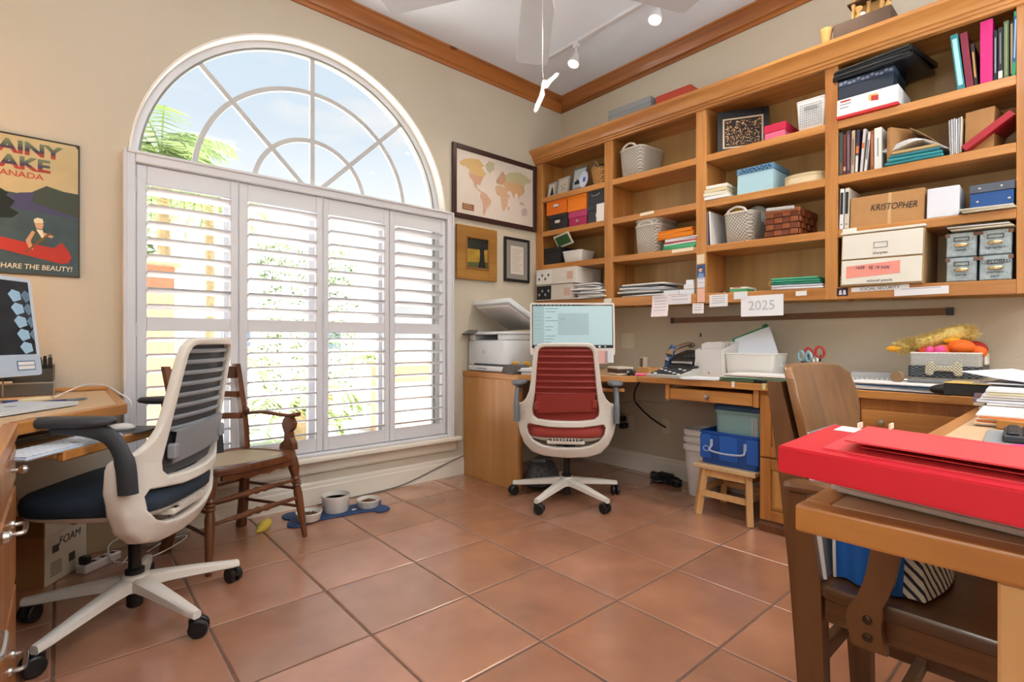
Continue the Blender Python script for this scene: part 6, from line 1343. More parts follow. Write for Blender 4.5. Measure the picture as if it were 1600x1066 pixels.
# pencil cup
t = dthing('pencil_cup', 'grey wire mesh pencil cup by the wall', 'cup', 3.07, 1.035); m = MB(); m.lathe([(.001, .0), (.044, 0), (.05, .105), (.052, .108), (.048, .105), (.042, .004), (.001, .004)], seg=28); m.build('cup', weave('mesh_wire', '#7f95a4', '#3d4650', 700, 600, .4, .8), t, smooth=True)
def scissors(label, x, y, z, c, rot, s=1):
    t = thing('scissors', label, 'scissors', (x, y, z), rot=rot)
    for sx in (-1, 1):
        m = MB(); m.tube([Vector((sx*.021*s+.016*s*math.cos(a), 0, .022*s+.024*s*math.sin(a))) for a in [2*PI*k/16 for k in range(17)]], .0055*s, 8, caps=False); m.build('handle', cmat(c, .35), t, smooth=True)
        m = MB(); m.bar((sx*.010*s, 0, .003), (-sx*.008*s, 0, -.10*s), .010*s, .003, up=(0, 1, 0), w1=.003); m.build('blade', M['chrome'], t)
    return t
scissors('red-handled scissors standing in the mesh cup', 3.075, 1.018, D+.128, '#b5362c', (.1, .15, 1.9), 1.25); scissors('pale blue scissors standing in the mesh cup', 3.06, 1.062, D+.112, '#9cc4d2', (-.15, -.1, 1.2), 1.1)
for k, (c, dx, dy) in enumerate((('#2a4f9a', .02, .02), ('#2f8a94', -.02, .012), ('#25303c', .0, -.025))): t = thing('pen', ['blue pen in the mesh cup', 'teal marker in the mesh cup', 'dark pen in the mesh cup'][k], 'pen', (3.07+dx, 1.035+dy, D+.006), rot=(.12*(k-1), .1, 0)); m = MB(); m.tube([(0, 0, 0), (0, 0, .13)], .006, 8); m.build('barrel', cmat(c), t, smooth=True); m = MB(); m.tube([(0, 0, .1302), (0, 0, .142)], [.0055, .003], 8); m.build('tip', M['dark'], t)
for o in [x for x in bpy.data.objects if x.name.startswith('pen') and x.get('category') == 'pen' and 'mesh cup' in x['label']]: o['label'] = o['label'].replace('in the mesh cup', 'standing among the scissors in the mesh cup')
t = dthing('perforated_box', 'flat grey box with a row of triangular dents by the wall', 'box', 3.12, .775, rz=.05); pb(t, 'body', cmat('#b4b4b4', .4), 0, .09, -.088, .088, .002, .06, .004); m = MB()
for k in range(8): y = -.078+k*.021; m.hull([[(-.0008, y, .012), (-.0008, y+.018, .012), (-.0008, y+.009, .036)], [(.001, y, .012), (.001, y+.018, .012), (.001, y+.009, .036)]])
m.build('dents', cmat('#dcdcdc'), t, kind='stuff')
papers('white_papers', 'broad spread of white papers by the wall below the flat grey box', 2.98, .86, D, .42, .3, 6, .06, th=.003, mess=.03, twist=.12, seed=11)
papers('paper_pile', 'white paper pile with a dark blue bottom folder at the desk edge', 2.82, .60, D, .34, .2, 7, -.05, ['#2f5f86', '#e6e6e6', '#e9e6e4', '#dfe2e8'], .005, .012, .08, 12)
papers('paper_fan', 'fanned papers with a torn tan corner beside the chair back', 2.83, .86, D, .2, .2, 5, .2, ['#e4e4e4', '#d8b98c', '#ecebe9'], .004, .02, .3, 14)
# dog toy basket
t = dthing('toy_basket', 'white and black woven basket with a bone badge, filled with toys', 'basket', 2.95, .457, rz=.02)
openbasket(t, .245, .25, .165, weave('white_cane', '#e9e7e2', '#9c9c98', 420, 900, .6, .9), .95, .004, mat('cane_rim', '#e9e7e2', .5), rad=.012)
bl = weave('black_cane', '#59626a', '#15191c', 260, 500, .4, .9)
for (x0, x1, y0, y1) in ((-.006, .0065, -.122, .122), (.245, .252, -.122, .122), (.0, .25, -.128, -.119), (.0, .25, .119, .128)): m = MB(); m.box(x0, x1, y0, y1, .055, .108, .003); m.build('black_band', bl, t)
BN = [(-.062, .0), (-.03, .012), (0, .011), (.03, .012), (.036, .026), (.052, .030), (.062, .018), (.064, .004), (.064, -.006), (.066, -.02), (.054, -.032), (.038, -.028), (.03, -.013), (0, -.012), (-.03, -.013), (-.038, -.028), (-.054, -.032), (-.066, -.02), (-.064, -.006), (-.064, .004), (-.062, .018), (-.052, .030), (-.036, .026), (-.03, .012)][1:]
d_ = sheet([(p.x, p.y) for p in spline([(u, v, 0) for u, v in BN], 3, True)], thick=.012, bev=.004); m = MB(); m.mx = Matrix.Translation((-.012, 0, .097)) @ Matrix.Rotation(-PI/2, 4, 'Z') @ Matrix.Rotation(PI/2, 4, 'X'); m.add(d_); m.build('bone_badge', weave('bone_cane', '#ded6bf', '#9a9078', 500, 500, .6, .8), t, smooth=True)
m = MB(); m.tube([(.09, -.128, .12), (.09, -.128, .157), (.16, -.128, .157), (.16, -.128, .12), (.09, -.128, .12)], .006, 6); m.build('handle', MATS['cane_rim'], t); pb(t, 'handle_opening', cmat('#8a3a2c'), .093, .157, -.1275, -.124, .122, .154, 0)
def toy(label, x, y, z, c, parts, noise=None):
    t = thing('dog_toy', label, 'toy', (2.95+x, .457+y, D+z)); m = MB()
    for (px, py, pz, r, a, b_, c_) in parts: m.ball((px, py, pz), r, 16, 11, a, b_, c_)
    m.build('body', mat('toy_'+c.strip('#'), c, .7, noise=noise), t, smooth=True); return t
toy('bright orange round toy heaped in the bone basket', .06, -.05, .16, '#e5671c', [(0, 0, .03, .045, 1, 1.1, .8), (.01, .06, .01, .04, 1, 1.2, .8), (.02, -.05, .01, .035, 1, 1, .8)])
toy('pink rubber bone toy at the front of the basket', .02, .035, .15, '#e0508e', [(0, -.018, .025, .022, 1, 1, 1.1), (0, .018, .025, .018, 1, 1, 1.2)])
toy('dark red plush toy at the wall end of the basket', .15, -.08, .15, '#a8261c', [(0, 0, .03, .05, 1, 1, .8)])
toy('orange-red plush lying under the fluffy duck', .10, .06, .155, '#e04a24', [(0, 0, .015, .04, 1.2, 1.4, .6)])
t = thing('plush_duck', 'fluffy yellow plush duck sprawled across the toy basket', 'toy', (3.06, .50, D+.19)); fur = mat('yellow_fur', '#e2c878', .95, noise=(60, .3))
rnd = random.Random(8); m = MB(); pth = spline([(-.02, .13, .0), (-.01, .08, .012), (.0, .02, .03), (.01, -.05, .058), (.015, -.11, .065)], 6)
m.tube(pth, [.012]+[.026]*6+[.034]*10+[.04]*6+[.02]*2, 12, flat=.85); m.build('body', fur, t, smooth=True)
m = MB()
for i in range(4200):
    p = rnd.choice(pth[1:]); a = Vector((rnd.gauss(0, 1), rnd.gauss(0, 1), rnd.gauss(0, 1))).normalized(); c = p+a*.027; e = c+a*.021+Vector((0, rnd.uniform(-.012, .012), 0)); s = a.orthogonal().normalized()*.0016; m.face([c-s, c+s, e])
m.build('fur', fur, t, kind='stuff')
m = MB(); m.ball((-.03, .155, -.008), .022, 10, 7, sx=1, sy=1.6, sz=.7); m.build('beak', cmat('#eaa61e'), t, smooth=True); m = MB(); m.ball((-.03, -.06, .03), .022, 10, 7, sx=1, sy=1.5, sz=.7); m.build('foot', cmat('#eaa61e'), t, smooth=True)
# clutter between basket and peninsula
t = dthing('tape_clutter', 'brown tape roll and grey tools in front of the toy basket', 'tools', 2.84, .56, D+.036); m = MB(); m.mx = Matrix.Translation((0, .05, .022)) @ Matrix.Rotation(PI/2, 4, 'Y') @ Matrix.Rotation(.5, 4, 'X'); m.lathe([(.012, 0), (.026, 0), (.026, .02), (.012, .02), (.012, 0)], seg=18); m.build('tape_roll', cmat('#8a6e52'), t); pb(t, 'tool', M['grey'], .0, .02, -.12, .01, .0, .014, .004); pb(t, 'tool', M['chrome'], .025, .04, -.10, .03, .0, .012, .004)
t = dthing('black_case', 'long black case with a lime green end by the paper stack', 'case', 2.60, .262, D+.018, math.radians(-96)); pb(t, 'body', cmat('#2c2a28'), -.11, .10, -.14, .0, 0, .045, .004); pb(t, 'gold_edge', cmat('#c9a860'), -.112, .102, -.142, .002, .0452, .0475, .0005); pb(t, 'green_tab', cmat('#9fc24a'), .1001, .108, -.14, .0, .003, .043, .001)
t = dthing('black_purse', 'crumpled black pouch in front of the long black case', 'pouch', 2.62, .40, D+.005); m = MB(); m.ball((0, 0, .022), .035, 14, 9, 1, 1.5, .65); m.build('pouch', M['black'], t, smooth=True)
for o in bpy.data.objects:
    pass
papers('document_stack', 'tall stack of papers, folders and pads on the peninsula corner', 2.30, .095, D, .30, .5, 10, .03, ['#dcd2a8', '#e8e6e4', '#c9c2b2', '#b9a89c', '#e9e7e6', '#dcdfe8', '#e6e4e4', '#efedec'], .0078, .012, .05, 21)
papers('white_sheets', 'loose curling white sheets on top of the tall paper stack', 2.36, .10, D+.079, .28, .34, 4, -.2, ['#e8e8ec', '#dfe3ea'], .003, .02, .25, 22, curl=.03)
t = dthing('purple_notebook', 'mauve notebook jutting from the left of the tall paper stack', 'notebook', 2.35, .235, D+.022, .1); pb(t, 'cover', cmat('#8a7080'), -.12, .12, -.05, .05, 0, .012); pb(t, 'pages', M['cream'], -.118, .118, -.048, .048, -.012, -.0004)
papers('orange_folders', 'white and orange folders lying before the tall paper stack', 1.93, .11, D, .22, .26, 6, .03, ['#e9e6e2', '#ecc9a8', '#e58a4a', '#eaeaea', '#e58a4a', '#efe9e6'], .005, .008, .04, 23)
t = dthing('wrist_rest', 'curved wooden wrist rest with a block beside the orange folders', 'rest', 1.80, .09, rz=math.radians(8)); m = MB(); m.hull([[(x, -.2+.0*x, 0), (x+.06, -.2, 0), (x+.06, .06, 0), (x+.02, .10, 0), (x, .08, 0)] if False else [(-.04, -.22, z), (.04, -.22, z), (.04, .05, z), (.02, .085, z), (-.02, .085, z), (-.04, .05, z)] for z in (0, .02)]); m.build('rest', M['panelZ'], t); pb(t, 'block', M['birch'], .02, .08, -.10, .03, .021, .055, .003)
t = dthing('keyboard', 'black keyboard on a grey pad on the peninsula', 'keyboard', 1.55, .02, rz=math.radians(4)); pb(t, 'pad', cmat('#8f9294'), -.09, .16, -.25, .15, 0, .004, .001); pb(t, 'body', M['dark'], -.04, .12, -.24, .12, .0042, .020, .003)
m = MB()
for i in range(6):
    for j in range(14): m.box(-.032+i*.025, -.012+i*.025, -.232+j*.025, -.211+j*.025, .020, .026, .003)
m.build('keys', M['black'], t, kind='stuff')
scissors('hot pink scissors lying on the peninsula beside the keyboard', 1.38, .105, D+.012, '#d82a8c', (PI/2, .2, 1.2), 1.1)
# foreground papers and red files
e2 = Vector((-.20, -.98, 0))
def slantbox(m, A, B, L_, z0, z1):
    A = Vector((A[0], A[1], 0)); B = Vector((B[0], B[1], 0)); P = [A, B, B+e2*L_, A+e2*L_]; m.hull([[(p.x, p.y, z0) for p in P], [(p.x, p.y, z1) for p in P]]); return m
t = dthing('paper_ream', 'thick sheaf of white papers and manila folders under the red file', 'papers', .95, .1)
r = random.Random(30); z = D
for i in range(9):
    a = r.uniform(-.008, .008); b_ = r.uniform(-.01, .006); m = MB(t.location); slantbox(m, (.85+a, .258+b_), (1.12+a, .264+b_), .56, z, z+.0044); z += .0047; m.build('sheet', M['paper'] if i % 4 else M['paperblue'], t)
for i, c in enumerate(('#d9bd8e', '#e58a4c', '#d6c6a4')): m = MB(t.location); slantbox(m, (.845+.02*i, .250-.012*i), (1.12, .26), .55, z, z+.0028); z += .003; m.build('folder', cmat(c), t)
ZR = z+.0006
redf = mat('red_file', '#cc2434', .38); redf2 = mat('red_file_light', '#d8414a', .42)
t = thing('red_box_file', 'thick bright red box file lying on the papers at the peninsula end', 'file', (.8, .1, ZR))
m = MB(t.location); slantbox(m, (.69, .272), (.93, .282), .52, ZR, ZR+.034); bmesh.ops.bevel(m.bm, geom=m.bm.edges[:], offset=.002, segments=2, affect='EDGES'); m.build('case', redf, t)
m = MB(t.location); slantbox(m, (.706, .225), (.935, .236), .46, ZR+.0342, ZR+.0362); m.build('lid_flap', redf2, t)
m = MB(t.location); slantbox(m, (.868, .262), (.915, .264), .03, ZR+.0344, ZR+.0352); m.build('label_sticker', M['paper'], t)
t = thing('red_folder', 'thin red folder resting aslant on the thick red box file', 'folder', (.8, .1, ZR+.037))
m = MB(t.location); z1 = ZR+.048; P = [(.700, .200, z1), (.872, .222, ZR+.040), (.775, -.27, ZR+.040), (.61, -.27, z1)]; m.hull([P, [(x, y, z+.0018) for x, y, z in P]]); m.build('cover', redf2, t)
m = MB(t.location); P = [(.725, .190, ZR+.0385), (.872, .215, ZR+.0385), (.775, -.26, ZR+.0385), (.63, -.26, ZR+.0385)]; m.hull([P, [(x, y, z+.0012) for x, y, z in P]]); m.build('back_cover', redf2, t)
for k, (x, y) in enumerate(((.905, .238), (.93, .205))): t = thing('index_tab', ['white index tab sticking up from the red box file, nearer the chair', 'white index tab sticking up from the red box file, farther one'][k], 'tab', (x, y, ZR+.0365)); m = MB(); m.box(-.01, .01, -.001, .001, 0, .008); m.build('tab', M['cream'], t)
# ================================================================== UNDER THE RIGHT DESK
def basket_bin(label, z, s):
    t = thing('wastebasket', label, 'bin', (3.085, 1.665, z), group='nested white wastebaskets'); m = MB(); R = []
    f = lambda q, zz: [(u*q*s, v*q*s, zz) for u, v in rrect(.215, .215, .07, 6)]
    m.hull([f(.74, 0), f(.78, .006), f(.95, .29), f(1.05, .294), f(1.07, .318), f(1.0, .328), f(.955, .32), f(.94, .28), f(.76, .015)]); m.build('bin', mat('bin_white', '#e2dfdd', .45), t, smooth=True, angle=50)
basket_bin('white wastebasket holding two more nested in it under the desk', .0005, 1); basket_bin('middle white wastebasket of the nested three under the desk', .047, .985); basket_bin('topmost white wastebasket of the nested three under the desk', .094, .97)
t = thing('step_stool', 'pale birch step stool beside the oak cabinet', 'stool', (2.885, 1.365, 0)); bi = M['birch']
m = MB(); m.box(-.155, .155, -.175, .175, .258, .285, .006, 2); m.build('seat', mat('stool_top', '#cfae84', .5, noise=(20, .05)), t)
for sx in (-1, 1):
    for sy in (-1, 1): m = MB(); m.bar((sx*.152, sy*.148, 0), (sx*.118, sy*.125, .258), .032, .036); m.build('leg', bi, t)
for sx in (-1, 1): m = MB(); m.bar((sx*.139, -.125, .12), (sx*.139, .125, .12), .018, .032); m.build('stretcher', bi, t); m = MB(); m.bar((sx*.122, -.115, .235), (sx*.122, .115, .235), .018, .04); m.build('apron', bi, t)
for sy in (-1, 1): m = MB(); m.bar((-.125, sy*.139, .135), (.125, sy*.139, .135), .018, .03); m.build('stretcher', bi, t); m = MB(); m.bar((-.10, sy*.128, .235), (.10, sy*.128, .235), .018, .04); m.build('apron', bi, t)
t = thing('blue_crate', 'blue plastic crate with a swing handle on the step stool', 'crate', (2.765, 1.35, .2857)); bp_ = mat('blue_plastic', '#1f4fa0', .3)
m = MB(); f = lambda q, z, i=0: [(.115+u*q-math.copysign(i, u), v*q-math.copysign(i, v), z) for u, v in rrect(.235, .335, .02, 4)]
m.hull([f(.93, 0), f(.95, .004), f(.985, .17), f(1.02, .172), f(1.02, .185), f(.99, .186), f(.97, .17), f(.93, .008)]); m.build('bin', bp_, t, smooth=True)
for y0, y1 in ((-.165, -.10), (-.05, .05), (.10, .165)): pb(t, 'rib', mat('blue_plastic_light', '#2c5fb4', .3), -.004, .003, y0, y1, .03, .165, .003)
m = MB(); m.tube(spline([(-.004, .095, .125), (-.012, .095, .10), (-.03, .09, .082), (-.034, 0, .074), (-.03, -.09, .082), (-.012, -.095, .10), (-.004, -.095, .125)], 5), .0055, 8); m.build('handle', cmat('#a9b4c4'), t, smooth=True)
for s in (-1, 1): pb(t, 'handle_lug', cmat('#a9b4c4'), -.010, .0, s*.095-.008, s*.095+.008, .10, .14, .003)
m = MB(); m.mx = Matrix.Translation((-.0045, .125, .085)) @ Matrix.Rotation(-PI/2, 4, 'Y'); m.tube([(.015*math.cos(a), .018*math.sin(a), 0) for a in [k*PI/6 for k in range(13)]], .0018, 5); m.build('embossed_ring', cmat('#c9d2dc'), t)
t = thing('storage_tub', 'clear tub with a blue lid standing in the blue crate', 'tub', (2.80, 1.315, .296)); 
m = MB(); f = lambda q, z: [(.10+u*q, v*q, z) for u, v in rrect(.21, .27, .03, 4)]
m.hull([f(.88, 0), f(.90, .006), f(.98, .28), f(1.03, .282), f(1.03, .296)]); m.build('tub', mat('tub_plastic', '#86a9ac', .25), t, smooth=True)
m = MB(); m.hull([f(1.05, .2965), f(1.06, .30), f(1.05, .318), f(.96, .332), f(.92, .333)]); m.build('lid', mat('tub_lid', '#24466e', .35), t, smooth=True)
for k in range(3): m = MB(); m.box(-.0035, .004, -.085-.012*k, -.079-.012*k, .12, .27, .001); m.build('corner_rib', cmat('#c8bfbc'), t)
t = thing('cable_clutter', 'tangle of black cables and gadgets by the baseboard', 'cables', (3.14, 1.95, 0)); rnd = random.Random(6)
for k in range(4): m = MB(); m.tube(spline([(rnd.uniform(-.08, .1), rnd.uniform(-.1, .15), .012+.02*abs(math.sin(i*1.7+k))) for i in range(7)], 5), .007, 6); m.build('cable', M['black'], t, smooth=True)
for (x, y, z) in ((.03, .04, .045), (-.02, -.05, .02), (.05, .12, .03)): m = MB(); m.obox((x, y, z), (.06, .10, .035), (.1, .1, x*9), .008); m.build('gadget', M['black'], t)
t = thing('grey_tote', 'patterned grey bag slumped under the corner desk', 'bag', (2.46, 2.50, 0), .5); m = MB(); m.lathe([(.09, 0), (.13, .03), (.13, .09), (.10, .15), (.06, .17), (.001, .165)], seg=18, sx=1.2, sy=.8); m.build('bag', mat('tote_print', '#585b60', .9, noise=(90, .7)), t, smooth=True); pb(t, 'folded_cloth', cmat('#6d6f74'), -.08, .08, -.05, .05, .166, .19, .008)
# ================================================================== FLOOR BY THE WINDOW
t = thing('feeding_mat', 'blue bone-shaped feeding mat on the tiles by the window', 'mat', (1.185, 2.865, .0004), math.radians(-8))
PB_ = [(-.15, .085), (.15, .085), (.19, .125), (.235, .135), (.275, .10), (.275, .05), (.25, 0), (.275, -.05), (.275, -.10), (.235, -.135), (.19, -.125), (.15, -.085), (-.15, -.085), (-.19, -.125), (-.235, -.135), (-.275, -.10), (-.275, -.05), (-.25, 0), (-.275, .05), (-.275, .10), (-.235, .135), (-.19, .125)]
d_ = sheet([(p.x, p.y) for p in spline([(u, v, 0) for u, v in PB_], 4, True)], thick=.008, bev=.002); m = MB(); m.mx = Matrix.Translation((0, 0, .004)); m.add(d_); m.build('mat', mat('mat_blue', '#24436f', .6, bump=(200, .2)), t, smooth=True)
cer = mat('ceramic_white', '#dcd7d0', .25)
def bowl(label, x, y, r, h, food, rot=0):
    t = thing('pet_bowl', label, 'bowl', (x, y, .0088), group='white ceramic pet bowls'); m = MB()
    m.lathe([(r*.82, 0), (r*.86, .004), (r*.97, h*.8), (r, h*.86), (r, h), (r*.94, h), (r*.86, h*.5), (r*.6, h*.4), (.001, h*.38)], seg=32); m.build('bowl', cer, t, smooth=True)
    if food:
        rn = random.Random(int(x*100)); m = MB()
        for i in range(70): a = rn.uniform(0, 6.28); q = r*.62*math.sqrt(rn.random()); m.ball((q*math.cos(a), q*math.sin(a), h*.5+.012*(1-q/r)*rn.random()+.004), .0058, 6, 4, 1.2, 1, .8)
        m.build('kibble', cmat('#5a3d26'), t, kind='stuff')
    else: m = MB(); m.lathe([(r*.9, h*.72), (.001, h*.72)], seg=28); m.build('water', mat('water', '#d5d3ce', .25), t)
    return t
bowl('shallow white bowl of kibble on the mat end nearest the cane chair', 1.015, 2.835, .068, .045, 1); bowl('deep white water bowl in the middle of the blue mat', 1.185, 2.885, .080, .095, 0); bowl('shallow white bowl of kibble on the mat end nearest the desk', 1.36, 2.835, .068, .045, 1)
t = thing('pet_mat_crumb', 'stray white scrap on the blue mat beside the right bowl', 'scrap', (1.27, 2.83, .0088)); pb(t, 'scrap', M['paper'], -.012, .012, -.006, .006, 0, .003, .001)
t = thing('lemon_toy', 'yellow lemon-shaped toy on the tiles beside the cane chair', 'toy', (.79, 2.845, .027), rot=(0, .25, math.radians(215))); m = MB(); m.hull([[(x, rr*math.cos(a), rr*math.sin(a)) for a in [2*PI*k/16 for k in range(16)]] for x, rr in ((-.052, .001), (-.05, .006), (-.036, .019), (-.012, .0275), (.014, .0275), (.036, .019), (.048, .009), (.058, .004), (.060, .001))]); m.build('lemon', mat('lemon', '#d8bf4a', .5, bump=(120, .3)), t, smooth=True, angle=80)
# ================================================================== LEFT DESK THINGS
LZ = .7508
def scr2(t, fl, T, x0, x1, z0, z1):
    fl('screen', x0, x1, z0, z1, .0005, mat('screen_dark', '#0d0f16', .12))
    for k in range(6):
        a, b_ = x1-.095+.0*k, z1-.055-.052*k
        for dx in (0, .055):
            P = [(a+dx+.006*k, b_), (a+dx+.02+.006*k, b_+.02), (a+dx+.052+.006*k, b_+.012), (a+dx+.056+.006*k, b_-.018), (a+dx+.02+.006*k, b_-.03)]
            P = [(min(u, x1-.002), min(max(v, z0+.002), z1-.002)) for u, v in P]
            if dx and k > 3: continue
            m = MB(); m.mx = T; m.hull([[(u, -.0013-.0001*k-(.0004 if not dx else 0), v) for u, v in P], [(u, -.0018-.0001*k-(.0004 if not dx else 0), v) for u, v in P]]); m.build('screen_shape', em('#7f98aa' if not dx else '#4f6272', .6), t)
w2 = Vector((.62, .78, 0)); c2 = Vector((-.060, 2.862, 0))-w2*.27
t = imac('silver desktop computer with a black screen under the canoe poster', (c2.x, c2.y), (.78, -.62), (LZ, .842), .548, .395, .082, math.radians(7), scr2, casec='#c9d6e4', chinc='#b4c4d6', bez=.016)
T = Matrix.Translation((0, 0, .842-LZ)) @ Matrix.Rotation(-math.radians(7), 4, 'X')
m = MB(); m.mx = T; m.box(.165, .245, -.0018, -.0010, .022, .060); m.build('asset_label', cmat('#4a6a9c'), t); m = MB(); m.mx = T; m.box(.169, .241, -.0023, -.0017, .026, .040); m.box(.169, .241, -.0023, -.0017, .043, .056); m.build('asset_label_print', M['paper'], t)
t = thing('desk_organizer', 'smoky mesh desk organizer holding pens against the wall', 'organizer', (-.18, 3.0, LZ)); om = mat('smoky_mesh', '#5b5a58', .4, alpha=.75); rimm = cmat('#8d8a86')
for (x0, x1, y0, y1, z0, z1) in ((-.16, .16, .062, .066, 0, .125), (-.16, .16, -.055, -.051, 0, .052), (-.16, -.156, -.05, .062, 0, .125), (.156, .16, -.05, .062, 0, .125), (.0, .004, -.05, .062, 0, .09), (-.156, .156, .0, .004, 0, .11), (-.156, .156, -.05, .062, 0, .003)): pb(t, 'mesh_panel', om, x0, x1, y0, y1, z0, z1, 0)
m = MB()
for a, b_ in (((-.16, -.053, .052), (.16, -.053, .052)), ((-.16, .064, .125), (.16, .064, .125)), ((.158, -.053, .052), (.158, -.053, 0)), ((.158, .064, .125), (.158, .064, 0)), ((.158, .0, .118), (.158, .064, .125)), ((.158, -.053, .052), (.158, .0, .118)), ((.002, -.053, .052), (.002, -.053, 0)), ((-.158, -.053, .052), (-.158, .064, .125))): m.tube([a, b_], .0035, 6)
m.build('wire_rim', rimm, t, smooth=True)
for k, (x, c, lab) in enumerate(((.095, '#3d4a3c', 'dark green pen in the mesh organizer'), (.112, '#23304a', 'navy pen in the mesh organizer'), (.128, '#1c1c20', 'black marker in the mesh organizer, nearest its end'), (.145, '#2a2524', 'brown-black marker in the mesh organizer corner'))): tt = thing('pen', lab, 'pen', (-.18+x, 3.035, LZ+.004), rot=(.03*k-.04, 0, 0)); m = MB(); m.tube([(0, 0, 0), (0, 0, .135+.006*k)], .0072, 8); m.build('barrel', cmat(c), tt, smooth=True); m = MB(); m.tube([(0, 0, .1355+.006*k), (0, 0, .148+.006*k)], .0055, 8); m.build('cap', M['grey'] if k == 3 else M['black'], tt, smooth=True)
tt = thing('eraser_block', 'cream block lying in the front tray of the organizer', 'block', (-.20, 2.965, LZ+.048)); pb(tt, 'block', M['cream'], -.06, .05, -.012, .02, 0, .014, .004)
al = math.atan2(.346, .275)
t = thing('laptop', 'closed silver laptop lying on the left desk', 'laptop', (-.125, 2.36, LZ), al); sil = mat('aluminium', '#d3d9e0', .4, .05)
m = MB(); m.hull([[(u, v, z) for u, v in rrect(.305, .212, .012, 4)] for z in (.002, .007)]); m.build('base', sil, t); m = MB(); m.hull([[(u, v, z) for u, v in rrect(.305, .212, .012, 4)] for z in (.0078, .0135)]); m.build('lid', sil, t); m = MB(); m.ball((0, 0, .0137), .016, 12, 6, 1, 1.15, .03); m.build('lid_mark', cmat('#7d8590'), t)
m = MB(); m.box(-.12, .12, -.08, .08, 0, .002); m.build('feet', M['dark'], t)
t = thing('ballpoint_pen', 'blue and silver pen lying beyond the silver laptop', 'pen', (.015, 2.56, LZ+.006), math.radians(24)); m = MB(); m.tube([(-.07, 0, 0), (0.0, 0, 0)], .0055, 8); m.build('barrel', cmat('#23386e'), t, smooth=True); m = MB(); m.tube([(.0005, 0, 0), (.055, 0, 0), (.068, 0, 0)], [.0055, .0055, .0015], 8); m.build('tip', M['grey'], t, smooth=True)
t = thing('correction_tape', 'cream and blue correction pen lying behind the laptop', 'pen', (-.06, 2.60, LZ), math.radians(15)); m = MB(); m.hull([[(x, w_*math.cos(a), .011+.011*q*math.sin(a)) for a in [2*PI*k/12 for k in range(12)]] for x, w_, q in ((-.06, .003, .3), (-.045, .011, .8), (0, .014, 1), (.03, .012, .9))]); m.build('body', cmat('#d9c8a4'), t, smooth=True); pb(t, 'blue_end', cmat('#2b3a72'), -.10, -.058, -.006, .006, .004, .016, .003)
cord('white cable arching over the left desk and down its end', [(-.02, 2.75, LZ+.004), (.02, 2.82, LZ+.02), (.08, 2.82, LZ+.045), (.14, 2.7, LZ+.045), (.175, 2.55, LZ+.022), (.198, 2.42, LZ+.002), (.2, 2.41, LZ-.05), (.198, 2.42, LZ-.12)], .0025, M['paper'], 'cable', 'white_cable')
# keyboard tray
TZ = .6588
t = thing('keyboard', 'flat white and blue keyboard on the left pull-out tray', 'keyboard', (.035, 2.06, TZ), al); pb(t, 'body', cmat('#b9c8da'), -.21, .16, -.035, .085, 0, .010, .004)
m = MB()
for i in range(5):
    for j in range(16): m.box(-.204+j*.0226, -.185+j*.0226, -.03+i*.0225, -.011+i*.0225, .010, .0135, .002)
m.build('keys', M['paperblue'], t, kind='stuff')
t = thing('mouse_pad', 'dark grey mouse pad at the far end of the left tray', 'pad', (.175, 2.30, TZ), al); m = MB(); m.hull([[(u, v, z) for u, v in rrect(.17, .17, .03, 4)] for z in (0, .004)]); m.build('pad', cmat('#54565a'), t)
t = thing('mouse', 'small white mouse on the dark grey pad', 'mouse', (.165, 2.30, TZ+.0045), al); m = MB(); m.ball((0, 0, .008), .03, 14, 8, .9, 1.5, .5); m.build('shell', M['paper'], t, smooth=True)
t = thing('papers', 'thin papers stacked under the left desktop on the tray', 'papers', (-.08, 2.22, TZ), al); 
for i in range(5): pb(t, 'sheet', cmat(['#7b6a5c', '#8d8478', '#6b6055', '#9a9288', '#857a70'][i]), -.12, .12, .0, .12, .004*i, .004*i+.003, 0)
# under the left desk
t = thing('carton', 'brown and white carton with handwriting and a black oval under the left desk', 'carton', (-.05, 2.755, 0), math.radians(55))
cw = mat('carton_white', '#c9bfae', .8)
m = MB(); m.box(0, .235, 0, .30, .0, .285, .002); m.build('box', M['card'], t); pb(t, 'printed_side', cw, .001, .234, -.0012, -.0002, .002, .20, 0); pb(t, 'lid_side', cw, .0, .236, -.004, -.0015, .20, .292, .0008); pb(t, 'lid_top', M['card'], -.004, .238, -.0014, .304, .2855, .292, .001); pb(t, 'lid_end', cmat('#9c7448'), -.004, -.0005, .0, .30, .20, .2852, 0)
text('PSt 2', .05, M['ink'], t, (.10, -.0045, .255), (PI/2, 0, 0), shear=.2); m = MB(); m.mx = Matrix.Translation((.155, -.0045, .215)) @ Matrix.Rotation(.35, 4, 'Y') @ Matrix.Rotation(PI/2, 4, 'X'); m.lathe([(.036, 0), (.036, .0008), (.001, .0008)], seg=24, sy=.45); m.build('black_oval', M['ink'], t)
m = MB(); m.mx = Matrix.Translation((.155, -.0055, .215)) @ Matrix.Rotation(.35, 4, 'Y'); m.box(-.03, .03, -.0005, 0, -.004, .004); m.build('oval_stripe', M['paper'], t)
text('FOAM', .045, M['ink'], t, (.135, -.0015, .155), (PI/2, 0, 0), shear=.2)
m = MB()
for k in range(6): m.box(.03, .09, -.002, -.0013, .03+.010*k, .0335+.010*k)
for q in ((.13, .165, .05, .085), (.04, .075, .12, .15)): m.box(q[0], q[1], -.002, -.0013, q[2], q[3])
m.build('printed_marks', cmat('#4a443c'), t, kind='stuff')
t = thing('beige_panel', 'plain beige board leaning behind the handwritten carton', 'board', (.17, 3.06, 0)); pb(t, 'board', cmat('#b79f7c'), -.10, .06, 0, .02, 0, .3)
t = thing('plastic_bag', 'crumpled clear plastic bag by the wall under the left desk', 'bag', (.36, 3.02, 0)); rnd = random.Random(2); m = MB(); R = []
